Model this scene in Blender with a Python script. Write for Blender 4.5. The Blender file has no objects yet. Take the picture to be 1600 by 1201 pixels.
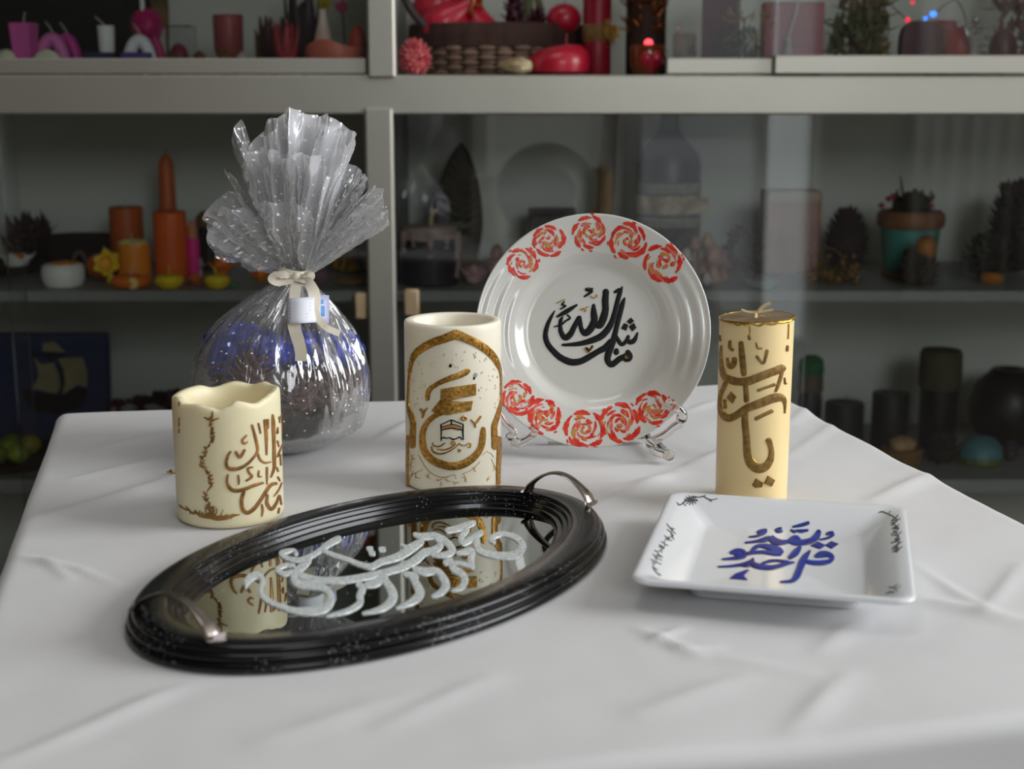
import bpy, bmesh, math, random
import numpy as np
from mathutils import Vector, Matrix, noise
R_ = math.radians
rnd = random.Random(7)
scn = bpy.context.scene
COL = scn.collection

# ------------------------------------------------------------------ camera
FPX = 2250.0
PITCH = R_(11.65)
CAM = Vector((0.0, 0.0, 1.05))
cam_d = bpy.data.cameras.new('camera')
cam_d.sensor_width = 36.0
cam_d.lens = 36.0 * FPX / 1600.0
cam_d.clip_start = 0.02
cam_d.dof.use_dof = True
cam_d.dof.focus_distance = 1.12
cam_d.dof.aperture_fstop = 7.0
cam = bpy.data.objects.new('camera', cam_d)
COL.objects.link(cam)
cam.location = CAM
cam.rotation_euler = (R_(90) - PITCH, 0, 0)
scn.camera = cam

# ------------------------------------------------------------------ world, daylight, exposure
w = bpy.data.worlds.new('daylight')
scn.world = w
w.use_nodes = True
w.node_tree.nodes['Background'].inputs[0].default_value = (0.80, 0.88, 1.0, 1)
w.node_tree.nodes['Background'].inputs[1].default_value = 1.0

def window_light(name, loc, rot, sx, sy, power, col):
    d = bpy.data.lights.new(name, 'AREA')
    d.shape = 'RECTANGLE'; d.size = sx; d.size_y = sy; d.energy = power; d.color = col
    o = bpy.data.objects.new(name, d); COL.objects.link(o)
    o.location = loc; o.rotation_euler = rot
    return o
# daylight entering by the window in the right wall and by the high one behind the camera
window_light('daylight_right_window', (2.92, 0.70, 2.02), (0, R_(90), 0), 1.60, 1.80, 92, (0.96, 0.975, 1.0))
window_light('daylight_rear_window', (0.95, -1.94, 2.02), (R_(78), 0, 0), 1.0, 0.80, 19, (0.92, 0.96, 1.0))
window_light('ceiling_fill_light', (-.30, 0.95, 3.03), (0, 0, 0), 0.9, 0.9, 6, (0.97, 0.98, 1.0))  # added overhead fill that evens the light across the cloth

scn.view_settings.view_transform = 'Standard'
scn.view_settings.look = 'None'
scn.view_settings.gamma = 1.0
scn.view_settings.exposure = 0.08
scn.view_settings.use_curve_mapping = False
scn.cycles.max_bounces = 10
scn.cycles.transparent_max_bounces = 40
scn.cycles.glossy_bounces = 5
scn.cycles.transmission_bounces = 8
scn.cycles.sample_clamp_indirect = 6.0

# ------------------------------------------------------------------ helpers
def ray(px, py):
    x = (px - 800.0) / FPX; u = -(py - 600.5) / FPX
    return Vector((x, math.cos(PITCH) + u * math.sin(PITCH), -math.sin(PITCH) + u * math.cos(PITCH)))
def at_z(px, py, z):
    d = ray(px, py); return CAM + d * ((z - CAM.z) / d.z)
def at_y(px, py, y):
    d = ray(px, py); return CAM + d * (y / d.y)
def depth_k(p):           # metres per photo pixel at a point
    v = Vector(p) - CAM
    return (v.y * math.cos(PITCH) - v.z * math.sin(PITCH)) / FPX

def lin(c):
    return tuple((x / 12.92 if x <= 0.04045 else ((x + 0.055) / 1.055) ** 2.4) for x in c)
def hx(s):
    s = s.lstrip('#'); return lin(tuple(int(s[i:i + 2], 16) / 255 for i in (0, 2, 4)))

MATS = {}
def mat(name, col, rough=0.5, metal=0.0, var=0.0, bump=0.0, scale=40.0, coat=0.0, sss=0.0, trans=0.0, ior=1.45,
        emit=0.0, sheen=0.0, col2=None, spec=0.5):
    if name in MATS: return MATS[name]
    m = bpy.data.materials.new(name); m.use_nodes = True
    nt = m.node_tree; b = nt.nodes['Principled BSDF']
    c = hx(col) if isinstance(col, str) else col
    b.inputs['Base Color'].default_value = (*c, 1)
    b.inputs['Roughness'].default_value = rough
    b.inputs['Metallic'].default_value = metal
    b.inputs['IOR'].default_value = ior
    b.inputs['Specular IOR Level'].default_value = spec
    b.inputs['Coat Weight'].default_value = coat
    b.inputs['Coat Roughness'].default_value = 0.06
    b.inputs['Transmission Weight'].default_value = trans
    b.inputs['Sheen Weight'].default_value = sheen
    if sss:
        b.inputs['Subsurface Weight'].default_value = sss
        b.inputs['Subsurface Radius'].default_value = (1.0, 0.6, 0.3)
        b.inputs['Subsurface Scale'].default_value = 0.012
    if emit:
        b.inputs['Emission Color'].default_value = (*c, 1)
        b.inputs['Emission Strength'].default_value = emit
    if var or bump or col2:
        tc = nt.nodes.new('ShaderNodeTexCoord')
        n = nt.nodes.new('ShaderNodeTexNoise'); n.inputs['Scale'].default_value = scale
        n.inputs['Detail'].default_value = 4
        nt.links.new(tc.outputs['Object'], n.inputs['Vector'])
        if var or col2:
            rp = nt.nodes.new('ShaderNodeValToRGB')
            c2 = hx(col2) if isinstance(col2, str) else (col2 or tuple(x * (1 - var) for x in c))
            rp.color_ramp.elements[0].position = 0.36; rp.color_ramp.elements[0].color = (*c2, 1)
            rp.color_ramp.elements[1].position = 0.64; rp.color_ramp.elements[1].color = (*c, 1)
            nt.links.new(n.outputs['Fac'], rp.inputs['Fac'])
            nt.links.new(rp.outputs['Color'], b.inputs['Base Color'])
        if bump:
            bp = nt.nodes.new('ShaderNodeBump'); bp.inputs['Strength'].default_value = 0.6
            bp.inputs['Distance'].default_value = bump
            nt.links.new(n.outputs['Fac'], bp.inputs['Height'])
            nt.links.new(bp.outputs['Normal'], b.inputs['Normal'])
    MATS[name] = m
    return m

def pane_mat(name, tint=(1, 1, 1), extra=0.0):
    m = bpy.data.materials.new(name); m.use_nodes = True
    nt = m.node_tree; nt.nodes.clear()
    o = nt.nodes.new('ShaderNodeOutputMaterial'); mx = nt.nodes.new('ShaderNodeMixShader')
    t = nt.nodes.new('ShaderNodeBsdfTransparent'); t.inputs[0].default_value = (*tint, 1)
    g = nt.nodes.new('ShaderNodeBsdfGlossy'); g.inputs['Roughness'].default_value = 0.02
    fr = nt.nodes.new('ShaderNodeFresnel'); fr.inputs[0].default_value = 1.5
    nt.links.new(fr.outputs[0], mx.inputs[0]); nt.links.new(t.outputs[0], mx.inputs[1])
    nt.links.new(g.outputs[0], mx.inputs[2]); nt.links.new(mx.outputs[0], o.inputs[0])
    return m

class MB:
    def __init__(s): s.v = []; s.f = []; s.uv = None
    def add(s, V, F, M=None):
        b = len(s.v)
        for p in V:
            p = Vector(p); s.v.append(tuple(M @ p if M else p))
        s.f += [tuple(i + b for i in q) for q in F]
        return s
    def lathe(s, prof, n=32, M=None, fn=None, c=(0, 0, 0)):
        V = []; F = []
        for r, z in prof:
            for j in range(n):
                a = 2 * math.pi * j / n
                rr, zz = (r, z) if fn is None else fn(r, z, a)
                V.append((c[0] + rr * math.cos(a), c[1] + rr * math.sin(a), c[2] + zz))
        for i in range(len(prof) - 1):
            for j in range(n):
                k = (j + 1) % n
                F.append((i * n + j, i * n + k, (i + 1) * n + k, (i + 1) * n + j))
        F.append(tuple(range(n))[::-1]); F.append(tuple(range((len(prof) - 1) * n, len(prof) * n)))
        return s.add(V, F, M)
    def box(s, c, size, bevel=0.0, M=None, seg=1):
        bm = bmesh.new(); bmesh.ops.create_cube(bm, size=1.0)
        for v in bm.verts:
            v.co = Vector((c[0] + v.co.x * size[0], c[1] + v.co.y * size[1], c[2] + v.co.z * size[2]))
        if bevel: bmesh.ops.bevel(bm, geom=list(bm.edges), offset=bevel, segments=seg, affect='EDGES', profile=0.6)
        bm.verts.index_update()
        V = [tuple(v.co) for v in bm.verts]; F = [tuple(v.index for v in f.verts) for f in bm.faces]
        bm.free(); return s.add(V, F, M)
    def tube(s, pts, r, n=8, M=None, flat=1.0, up=Vector((0, 0, 1))):
        pts = [Vector(p) for p in pts]; V = []; F = []; m = len(pts)
        for i, p in enumerate(pts):
            t = (pts[min(i + 1, m - 1)] - pts[max(i - 1, 0)]).normalized()
            a = t.cross(up)
            if a.length < 1e-3: a = t.cross(Vector((1, 0, 0)))
            a.normalize(); b = a.cross(t).normalized()
            rr = r[i] if isinstance(r, (list, tuple)) else r
            for j in range(n):
                q = 2 * math.pi * j / n
                V.append(p + a * math.cos(q) * rr + b * math.sin(q) * rr * flat)
        for i in range(m - 1):
            for j in range(n):
                k = (j + 1) % n; F.append((i * n + j, i * n + k, (i + 1) * n + k, (i + 1) * n + j))
        F.append(tuple(range(n))[::-1]); F.append(tuple(range((m - 1) * n, m * n)))
        return s.add(V, F, M)
    def blob(s, c, r, n=20, m=12, amp=0.0, fr=30.0, M=None, seed=0.0):
        V = []; F = []
        if not isinstance(r, (tuple, list)): r = (r, r, r)
        for i in range(m + 1):
            ph = math.pi * i / m
            for j in range(n):
                a = 2 * math.pi * j / n
                d = Vector((math.sin(ph) * math.cos(a), math.sin(ph) * math.sin(a), math.cos(ph)))
                k = 1 + amp * noise.noise(d * fr * 0.1 + Vector((seed, seed * 2, 0)))
                V.append((c[0] + d.x * r[0] * k, c[1] + d.y * r[1] * k, c[2] + d.z * r[2] * k))
        for i in range(m):
            for j in range(n):
                k = (j + 1) % n; F.append((i * n + j, (i + 1) * n + j, (i + 1) * n + k, i * n + k))
        return s.add(V, F, M)
    def petal(s, L, W, curl=0.5, cup=0.3, M=None, nu=5, nv=4, tip=0.6):
        V = []; F = []
        for i in range(nu + 1):
            u = i / nu
            wd = W * (math.sin(math.pi * min(0.15 + 0.85 * u, 1.0) ** tip) * 0.5 + (0.10 if u < 1 else 0.04))
            ang = curl * u * 1.5
            y = L * (math.sin(ang) / (curl * 1.5) if curl else u); z = L * ((1 - math.cos(ang)) / (curl * 1.5) if curl else 0)
            for j in range(nv + 1):
                t = -1 + 2 * j / nv
                V.append((wd * t, y, z + cup * wd * t * t))
        for i in range(nu):
            for j in range(nv):
                a = i * (nv + 1) + j; F.append((a, a + 1, a + nv + 2, a + nv + 1))
        return s.add(V, F, M)
    def flower(s, c, r, layers=3, n=7, tilt0=15, tilt1=75, seed=0, wide=0.75, M=None, up=None, curl=0.5, tip=0.6):
        q = random.Random(seed)
        base = Matrix.Translation(c)
        if up is not None: base = base @ Vector((0, 0, 1)).rotation_difference(Vector(up)).to_matrix().to_4x4()
        if M: base = M @ base
        for l in range(layers):
            t = l / max(layers - 1, 1); el = tilt0 + (tilt1 - tilt0) * t; rr = r * (1 - 0.45 * t)
            for i in range(n):
                a = 2 * math.pi * (i + 0.5 * (l % 2)) / n + q.uniform(-.12, .12)
                T = base @ Matrix.Rotation(a, 4, 'Z') @ Matrix.Rotation(R_(el + q.uniform(-8, 8)), 4, 'X')
                s.petal(rr * q.uniform(.88, 1.08), rr * wide, curl, 0.35, T, tip=tip)
        return s
    def cone_scales(s, c, r, h, n=70, size=0.35, seed=0, M=None):   # a pine cone
        q = random.Random(seed); base = Matrix.Translation(c)
        if M: base = M @ base
        s.blob((0, 0, h * 0.48), (r * 0.62, r * 0.62, h * 0.48), 12, 8, M=base)
        for i in range(n):
            t = (i + 0.5) / n; z = h * (0.05 + 0.9 * t); rr = r * 0.62 * math.sqrt(max(0.02, 1 - (2 * t - 1) ** 2 * 0.9))
            a = i * 2.39996
            T = base @ Matrix.Translation((0, 0, z)) @ Matrix.Rotation(a, 4, 'Z') @ Matrix.Translation((0, rr * .7, 0)) @ Matrix.Rotation(R_(-25 + 80 * t), 4, 'X')
            s.petal(r * size * 1.15, r * size * .62, 0.5, .5, T, 3, 2)
        return s
    def sprigs(s, c, rx, ry, h, n=60, L=0.02, seed=0, M=None):        # a bundle of dry leaves
        q = random.Random(seed); base = Matrix.Translation(c)
        if M: base = M @ base
        for i in range(n):
            a = q.uniform(0, 6.283); rr = math.sqrt(q.random()); z = q.random() * h
            T = base @ Matrix.Translation((math.cos(a) * rx * rr, math.sin(a) * ry * rr, z)) @ Matrix.Rotation(q.uniform(0, 6.28), 4, 'Z') @ Matrix.Rotation(q.uniform(-.3, 1.4), 4, 'X')
            s.petal(L * q.uniform(.7, 1.3), L * .35, 0.5, .3, T, 3, 2)
        return s

def link(o, parent=None):
    COL.objects.link(o)
    if parent is not None: o.parent = parent
    return o

def obj(name, mb, m, parent=None, loc=(0, 0, 0), solid=0.0, sharp=38, rot=None):
    me = bpy.data.meshes.new(name)
    me.from_pydata(mb.v, [], mb.f)
    me.update()
    for p in me.polygons: p.use_smooth = True
    if sharp: me.set_sharp_from_angle(angle=R_(sharp))
    me.materials.append(m)
    if mb.uv is not None:
        ul = me.uv_layers.new(name='sheet')
        for lp in me.loops: ul.data[lp.index].uv = mb.uv[lp.vertex_index]
    o = bpy.data.objects.new(name, me)
    o.location = loc
    if rot: o.rotation_euler = rot
    if solid:
        md = o.modifiers.new('thickness', 'SOLIDIFY'); md.thickness = solid; md.offset = 0
    return link(o, parent)

def tag(o, label, cat, group=None):
    o['label'] = label; o['category'] = cat
    if group: o['group'] = group
    return o
def thing(name, label, cat, loc=(0, 0, 0), group=None, rot=None):
    o = bpy.data.objects.new(name, None); o.location = loc; o.empty_display_size = 0.02
    if rot: o.rotation_euler = rot
    link(o); return tag(o, label, cat, group)
def struct(name, mb, m, sharp=30):
    o = obj(name, mb, m, sharp=sharp); o['kind'] = 'structure'; return o

# ---- hand painted strokes: brush lines laid as raised paint on a surface
def spline(P, step):
    P = [Vector(p) for p in P]; out = []
    if len(P) == 2: P = [P[0], (P[0] + P[1]) / 2, P[1]]
    for i in range(len(P) - 1):
        p0 = P[max(i - 1, 0)]; p1 = P[i]; p2 = P[i + 1]; p3 = P[min(i + 2, len(P) - 1)]
        n = max(2, int((p2 - p1).to_2d().length / step))
        for k in range(n):
            t = k / n
            out.append(0.5 * ((2 * p1) + (p2 - p0) * t + (2 * p0 - 5 * p1 + 4 * p2 - p3) * t * t + (3 * p1 - p0 - 3 * p2 + p3) * t ** 3))
    out.append(P[-1]); return out
def paint(mb, strokes, ox, oy, sc, surf, h, loc, grow=0.0, rough=0.0, step=2.0, seed=1):
    """strokes: lists of (x, y, width) read in a view of scale sc whose corner is (ox, oy); surf gives point and normal"""
    q = random.Random(seed); loc = Vector(loc)
    for st in strokes:
        if st[0] == 'poly':
            pts = [Vector(p) for p in st[1]]; c = sum(pts, Vector((0, 0))) / len(pts)
            if grow: pts = [p + (p - c).normalized() * grow * sc for p in pts]
            ring = []; V = []; F = []; n = 0
            for i, p in enumerate(pts):
                for k in range(4): ring.append(p.lerp(pts[(i + 1) % len(pts)], k / 4))
            n = len(ring)
            for lev, hh in ((1.0, -0.1), (0.93, 0.9), (0.5, 1.0), (0.0, 1.0)):
                for p in ring:
                    g = c + (p - c) * lev; P, N = surf(ox + g.x / sc, oy + g.y / sc); V.append(P + N * h * hh - loc)
            for l in range(3):
                for j in range(n):
                    k = (j + 1) % n; F.append((l * n + j, (l + 1) * n + j, (l + 1) * n + k, l * n + k))
            mb.add(V, F); continue
        st = [(p[0], p[1], p[2] if len(p) > 2 else 18) for p in st]
        S = spline(st, step * sc)
        # round ends
        d0 = (S[0] - S[1]).to_2d(); d1 = (S[-1] - S[-2]).to_2d()
        d0 = d0.normalized() if d0.length > 0 else Vector((1, 0)); d1 = d1.normalized() if d1.length > 0 else Vector((1, 0))
        w0 = max(S[0].z, 1); w1 = max(S[-1].z, 1)
        S = [Vector((S[0].x + d0.x * w0 * .32, S[0].y + d0.y * w0 * .32, w0 * .45))] + S + [Vector((S[-1].x + d1.x * w1 * .32, S[-1].y + d1.y * w1 * .32, w1 * .45))]
        V = []; F = []; m = len(S)
        for i, p in enumerate(S):
            t = (S[min(i + 1, m - 1)] - S[max(i - 1, 0)]).to_2d()
            t = t.normalized() if t.length > 1e-6 else Vector((1, 0))
            nx, ny = -t.y, t.x
            hw = max(p.z, 2) * 0.5 + grow * sc + (q.uniform(-1, 1) * rough * p.z)
            for a, hh in ((-1, -0.05), (-.9, .8), (-.4, 1.0), (.0, 1.05), (.4, 1.0), (.9, .8), (1, -0.05)):
                P, N = surf(ox + (p.x + nx * hw * a) / sc, oy + (p.y + ny * hw * a) / sc)
                V.append(P + N * h * hh - loc)
        for i in range(m - 1):
            for j in range(6): F.append((i * 7 + j, i * 7 + j + 1, (i + 1) * 7 + j + 1, (i + 1) * 7 + j))
        F.append(tuple(range(7))[::-1]); F.append(tuple(range((m - 1) * 7, m * 7)))
        mb.add(V, F)
    return mb
def spl(P, n=5):
    P = [Vector(p) for p in P]; out = []
    for i in range(len(P) - 1):
        p0 = P[max(i - 1, 0)]; p1 = P[i]; p2 = P[i + 1]; p3 = P[min(i + 2, len(P) - 1)]
        for k in range(n):
            t = k / n
            out.append(0.5 * ((2 * p1) + (p2 - p0) * t + (2 * p0 - 5 * p1 + 4 * p2 - p3) * t * t + (3 * p1 - p0 - 3 * p2 + p3) * t ** 3))
    return out + [P[-1]]
def surf_cyl(cx, cy, r):
    def f(px, py):
        d = ray(px, py); ox, oy = CAM.x - cx, CAM.y - cy
        a = d.x * d.x + d.y * d.y; b = 2 * (ox * d.x + oy * d.y); c = ox * ox + oy * oy - r * r
        D = b * b - 4 * a * c; t = (-b - math.sqrt(D if D > 0 else 0)) / (2 * a)
        P = CAM + d * t; N = Vector((P.x - cx, P.y - cy, 0)).normalized()
        return Vector((cx + N.x * r, cy + N.y * r, P.z)), N
    return f
def surf_height(O, X, Yv, N, hf):            # a height field hf(x, y) over the frame O, X, Y, N
    def f(px, py):
        d = ray(px, py); dn = d.dot(N); t0 = (O + N * .024 - CAM).dot(N) / dn; t1 = (O - N * .002 - CAM).dot(N) / dn
        def gap(t):
            P = CAM + d * t - O; return P.dot(N) - hf(P.dot(X), P.dot(Yv))
        lo = t0
        for i in range(1, 61):
            t = t0 + (t1 - t0) * i / 60
            if gap(t) < 0: break
            lo = t
        hi = t
        for _ in range(14):
            md = (lo + hi) / 2
            if gap(md) < 0: hi = md
            else: lo = md
        P = CAM + d * hi - O; x, y = P.dot(X), P.dot(Yv); h = hf(x, y)
        e = 5e-4
        n = (N - X * ((hf(x + e, y) - h) / e) - Yv * ((hf(x, y + e) - h) / e)).normalized()
        return O + X * x + Yv * y + N * h, n
    return f

from mathutils.bvhtree import BVHTree
def surf_mesh(V, F, loc):                   # first point of a built mesh seen along a photo ray
    loc = Vector(loc); T = BVHTree.FromPolygons([Vector(v) + loc for v in V], F)
    def f(px, py):
        d = ray(px, py).normalized(); P, N, i, _ = T.ray_cast(CAM, d)
        if P is None:
            best = None
            for k in range(40):
                Q, N, i, dist = T.find_nearest(CAM + d * (.7 + .016 * k))
                if best is None or dist < best[0]: best = (dist, Q, N)
            P, N = best[1], best[2]
        return P, (N if N.dot(d) < 0 else -N)
    return f
# ------------------------------------------------------------------ the room
TZ = 0.75
M_wall = mat('wall_paint', '#b9b5ac', 0.9, var=0.06, scale=6)
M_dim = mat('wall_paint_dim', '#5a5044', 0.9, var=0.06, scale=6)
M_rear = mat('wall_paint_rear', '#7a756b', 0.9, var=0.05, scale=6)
M_floor = mat('floor_tiles', '#5b5048', 0.5, var=0.25, scale=9)
M_white = mat('window_white', '#dddcd8', 0.4)
X0, X1, Y0, Y1, ZC = -2.3, 2.98, -2.0, 2.46, 3.1
struct('floor', MB().box(((X0 + X1) / 2, (Y0 + Y1) / 2, -.05), (X1 - X0 + .2, Y1 - Y0 + .2, .1)), M_floor)
struct('ceiling', MB().box(((X0 + X1) / 2, (Y0 + Y1) / 2, ZC + .05), (X1 - X0 + .2, Y1 - Y0 + .2, .1)), M_wall)
struct('wall_left', MB().box((X0 - .05, (Y0 + Y1) / 2, ZC / 2), (.1, Y1 - Y0, ZC)), M_dim)
struct('wall_back', MB().box(((X0 + X1) / 2, Y1 + .05, ZC / 2), (X1 - X0 + .2, .1, ZC)), M_wall)
def wall_with_hole(name, axis, pos, lo, hi, a0, a1, z0, z1, m):
    mb = MB()
    def b(u0, u1, v0, v1):
        if axis == 'x': mb.box((pos, (u0 + u1) / 2, (v0 + v1) / 2), (.1, u1 - u0, v1 - v0))
        else: mb.box(((u0 + u1) / 2, pos, (v0 + v1) / 2), (u1 - u0, .1, v1 - v0))
    b(lo, a0, 0, ZC); b(a1, hi, 0, ZC); b(a0, a1, 0, z0); b(a0, a1, z1, ZC)
    return struct(name, mb, m)
wall_with_hole('wall_right', 'x', X1 + .05, Y0, Y1, -.26, 1.66, 1.16, 2.88, M_wall)
wall_with_hole('wall_front', 'y', Y0 - .05, X0 - .1, X1 + .1, .40, 1.50, 1.58, 2.46, M_rear)
def window(name, axis, pos, a0, a1, z0, z1):
    mb = MB(); t = .05
    def b(u0, u1, v0, v1, th=.06):
        if axis == 'x': mb.box((pos, (u0 + u1) / 2, (v0 + v1) / 2), (th, u1 - u0, v1 - v0), .004)
        else: mb.box(((u0 + u1) / 2, pos, (v0 + v1) / 2), (u1 - u0, th, v1 - v0), .004)
    b(a0, a1, z0, z0 + t); b(a0, a1, z1 - t, z1); b(a0, a0 + t, z0, z1); b(a1 - t, a1, z0, z1)
    b((a0 + a1) / 2 - t / 2, (a0 + a1) / 2 + t / 2, z0, z1)
    o = struct(name, mb, M_white)
    g = MB()
    if axis == 'x': g.box((pos + .01, (a0 + a1) / 2, (z0 + z1) / 2), (.004, a1 - a0 - .06, z1 - z0 - .06))
    else: g.box(((a0 + a1) / 2, pos - .01, (z0 + z1) / 2), (a1 - a0 - .06, .004, z1 - z0 - .06))
    obj('pane', g, M_pane, o)
M_pane = pane_mat('clear_pane', (.97, .985, .98))
window('window_1', 'x', X1 + .03, -.26, 1.66, 1.16, 2.88)
window('window_2', 'y', Y0 - .03, .40, 1.50, 1.58, 2.46)
def bxs(x0, x1, y0, y1, z0, z1): return MB().box(((x0 + x1) / 2, (y0 + y1) / 2, (z0 + z1) / 2), (x1 - x0, y1 - y0, z1 - z0), .003)
dr = bxs(.46, 1.26, Y0 + .001, Y0 + .012, 0, 1.54)
for a_, b_, c_, d_ in ((.46, .53, 0, 1.54), (1.00, 1.045, 0, 1.54), (1.215, 1.26, 0, 1.54), (.53, 1.0, 1.47, 1.54), (.53, 1.0, 0, .14)):
    dr.box(((a_ + b_) / 2, Y0 + .03, (c_ + d_) / 2), (b_ - a_, .05, d_ - c_), .004)
dr = struct('door_1', dr, M_white)
for nm_, a_, b_, c_, d_, e_ in (('pane', 1.045, 1.215, .02, 1.52, .75), ('pane', .53, 1.0, .845, 1.47, .25), ('pane', .53, 1.0, .765, .845, .6), ('pane', .53, 1.0, .14, .765, .45)):
    obj(nm_, bxs(a_, b_, Y0 + .014, Y0 + .020, c_, d_), mat('frosted_added_glow_%d' % (e_ * 100), '#e8eef2', .6, emit=e_), dr)  # glow put into door panes and strips to brighten their reflection in the cabinet
d2 = bxs(-.16, .455, Y0 + .001, Y0 + .012, 0, 1.54)
for a_, b_, c_, d_ in ((-.16, -.10, 0, 1.54), (.41, .455, 0, 1.54), (-.10, .41, 1.47, 1.54), (-.10, .41, 0, .14)):
    d2.box(((a_ + b_) / 2, Y0 + .03, (c_ + d_) / 2), (b_ - a_, .05, d_ - c_), .004)
d2 = struct('added_veil_door', d2, M_white)  # unseen second leaf, added for a pale veil over the cabinet glass
obj('pane', bxs(-.10, .41, Y0 + .014, Y0 + .020, .14, 1.47), mat('frosted_added_glow_dim', '#e8ece4', .6, emit=.30), d2)  # weak glow added so this leaf shows as haze in the glass
V, F = [], []
for i in range(97):
    x_ = 1.62 + .95 * i / 96; y_ = Y0 + .07 + .028 * math.sin(i * .82) + .008 * math.sin(i * .31)
    V += [(x_, y_, .10), (x_, y_ + .004, 2.5)]
F = [(2 * i, 2 * i + 2, 2 * i + 3, 2 * i + 1) for i in range(96)]
ct = thing('curtain', 'long white curtain hanging behind the photographer', 'curtain', (2.1, Y0 + .07, 2.52))  # added out of view so the right glass picks up a pale reflection
obj('drape', MB().add([(a - 2.1, b - Y0 - .07, c - 2.52) for a, b, c in V], F), mat('added_curtain_cloth', '#e4e2dc', .9), ct, solid=.002)
obj('rod', MB().tube([(-.56, 0, 0), (.56, 0, 0)], .012, 12), mat('rod_metal', '#8a8a88', .3, .9), ct)
obj('door_handle', MB().tube([(1.08, Y0 + .07, .98), (1.08, Y0 + .10, .98), (.98, Y0 + .10, .98)], .009, 10), mat('door_metal', '#9a9a98', .3, .9), dr)

fill_t = thing('added_ceiling_fill', 'square white ceiling lamp above the table', 'lamp', (-.30, .95, ZC))  # unseen fixture, added to carry the overhead fill
obj('housing', MB().box((0, 0, -.03), (.98, .98, .06), .004), M_white, fill_t)
# ------------------------------------------------------------------ glazed display cabinet
YF = 2.0
def zat(py, y=YF): return at_y(800, py, y).z
def xat(px, py, y=YF): return at_y(px, py, y).x
ZU, ZR0, ZM, ZM0 = zat(117), zat(178), zat(455), zat(472)
ZB = at_y(1530, 728, 2.08).z
M_frame = mat('brushed_metal_frame', '#b4b1a6', 0.42, .75, var=0.05, scale=5)
M_shelf = mat('painted_shelf', '#8f908b', 0.45, var=0.08, scale=8)
M_back = mat('painted_back', '#d6d6cb', 0.6, var=0.10, scale=3)
M_wood = mat('raw_wood_block', '#b39a78', 0.6, var=0.2, scale=30)
CX0, CX1, YBK, CTOP = -1.25, 1.35, 2.36, 1.95
cab = thing('display_cabinet', 'grey painted display cabinet with sliding glass doors along the wall behind the table', 'cabinet', (0, 2.18, 0))
def cpart(name, mb, m, parent=None): 
    return obj(name, mb, m, cab, loc=(0, -2.18, 0), sharp=22)
def bx(x0, x1, y0, y1, z0, z1, bev=.002): return MB().box(((x0 + x1) / 2, (y0 + y1) / 2, (z0 + z1) / 2), (x1 - x0, y1 - y0, z1 - z0), bev)
cpart('back_panel', bx(CX0, CX1, YBK, YBK + .02, .05, CTOP, 0), M_back)
cpart('side_panel', bx(CX0 - .02, CX0, 1.99, YBK + .02, .0, CTOP, 0), M_shelf)
cpart('side_panel', bx(CX1, CX1 + .02, 1.99, YBK + .02, .0, CTOP, 0), M_shelf)
cpart('top_panel', bx(CX0 - .02, CX1 + .02, 1.97, YBK + .02, CTOP, CTOP + .03), M_frame)
cpart('rail', bx(CX0 - .02, CX1 + .02, 1.975, 2.03, ZR0, ZU - .0005), M_frame)
cpart('shelf', bx(CX0, CX1, 2.03, YBK, ZU - .02, ZU, .001), M_shelf)
cpart('shelf', bx(CX0, CX1, 2.004, YBK, ZM0, ZM, .001), M_shelf)
cpart('shelf', bx(CX0, CX1, 2.004, YBK, ZB - .02, ZB, .001), M_shelf)
cpart('plinth', bx(CX0, CX1, 1.985, YBK, 0, ZB - .30), M_frame)
cpart('shelf', bx(CX0, CX1, 2.004, YBK, ZB - .295, ZB - .275, .001), M_shelf)
px0, px1 = xat(577, 60), xat(620, 60)
cpart('post', bx(px0, px1, 1.968, 2.0, zat(122, 1.968), CTOP, .003), M_frame)
cpart('post', bx(xat(575, 300), xat(618, 300), 1.968, 2.0, ZB - .28, zat(168, 1.968), .003), M_frame)
cpart('divider', bx(px0 + .012, px1 - .012, 2.0, YBK, ZU, CTOP, .001), M_shelf)
for zz0, zz1 in ((ZM, ZR0), (ZB, ZM0), (ZB - .275, ZB - .02)):
    cpart('divider', bx(px0 + .012, px1 - .012, 2.004, YBK, zz0, zz1, .001), M_shelf)
def door(x0, x1, y, z0, z1, railtop=None, handle=None, lab=None):
    d = obj('sliding_door', bx(x0, x1, y - .003, y + .003, z0, z1, 0), M_pane, cab, loc=(0, -2.18, 0), sharp=20)
    if railtop: obj('door_rail', bx(x0, x1, y - .010, y + .008, z0 - .0005, railtop, .002), M_frame, d, sharp=22)
    if handle:
        hx0, hx1, hz0, hz1 = handle
        h = MB().box(((hx0 + hx1) / 2, y - .011, (hz0 + hz1) / 2), (hx1 - hx0, .015, hz1 - hz0), .002)
        obj('handle', h, M_wood, d)['label'] = 'raw wooden block handle'
    return d
door(CX0, xat(574, 60), 1.988, ZU + .0012, CTOP, zat(91, 1.98))
door(xat(1040, 60), xat(1215, 60), 1.992, ZU + .0012, CTOP, zat(90, 1.98))
door(xat(1205, 60), CX1, 1.978, ZU + .0012, CTOP, zat(86, 1.968))
hz0, hz1 = zat(497, 1.98), zat(457, 1.98)
door(xat(8, 300), xat(573, 300), 1.990, ZB - .27, ZR0 - .001, None, (xat(558, 478), xat(580, 478) - .004, hz0, hz1))
door(CX0, xat(30, 300), 2.0, ZB - .27, ZR0 - .001)
door(xat(623, 300), xat(1265, 300), 1.990, ZB - .27, ZR0 - .001, None, (xat(634, 470), xat(656, 470), zat(492, 1.98), zat(452, 1.98)))
door(xat(1195, 300), CX1, 2.0, ZB - .27, ZR0 - .001)

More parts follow.
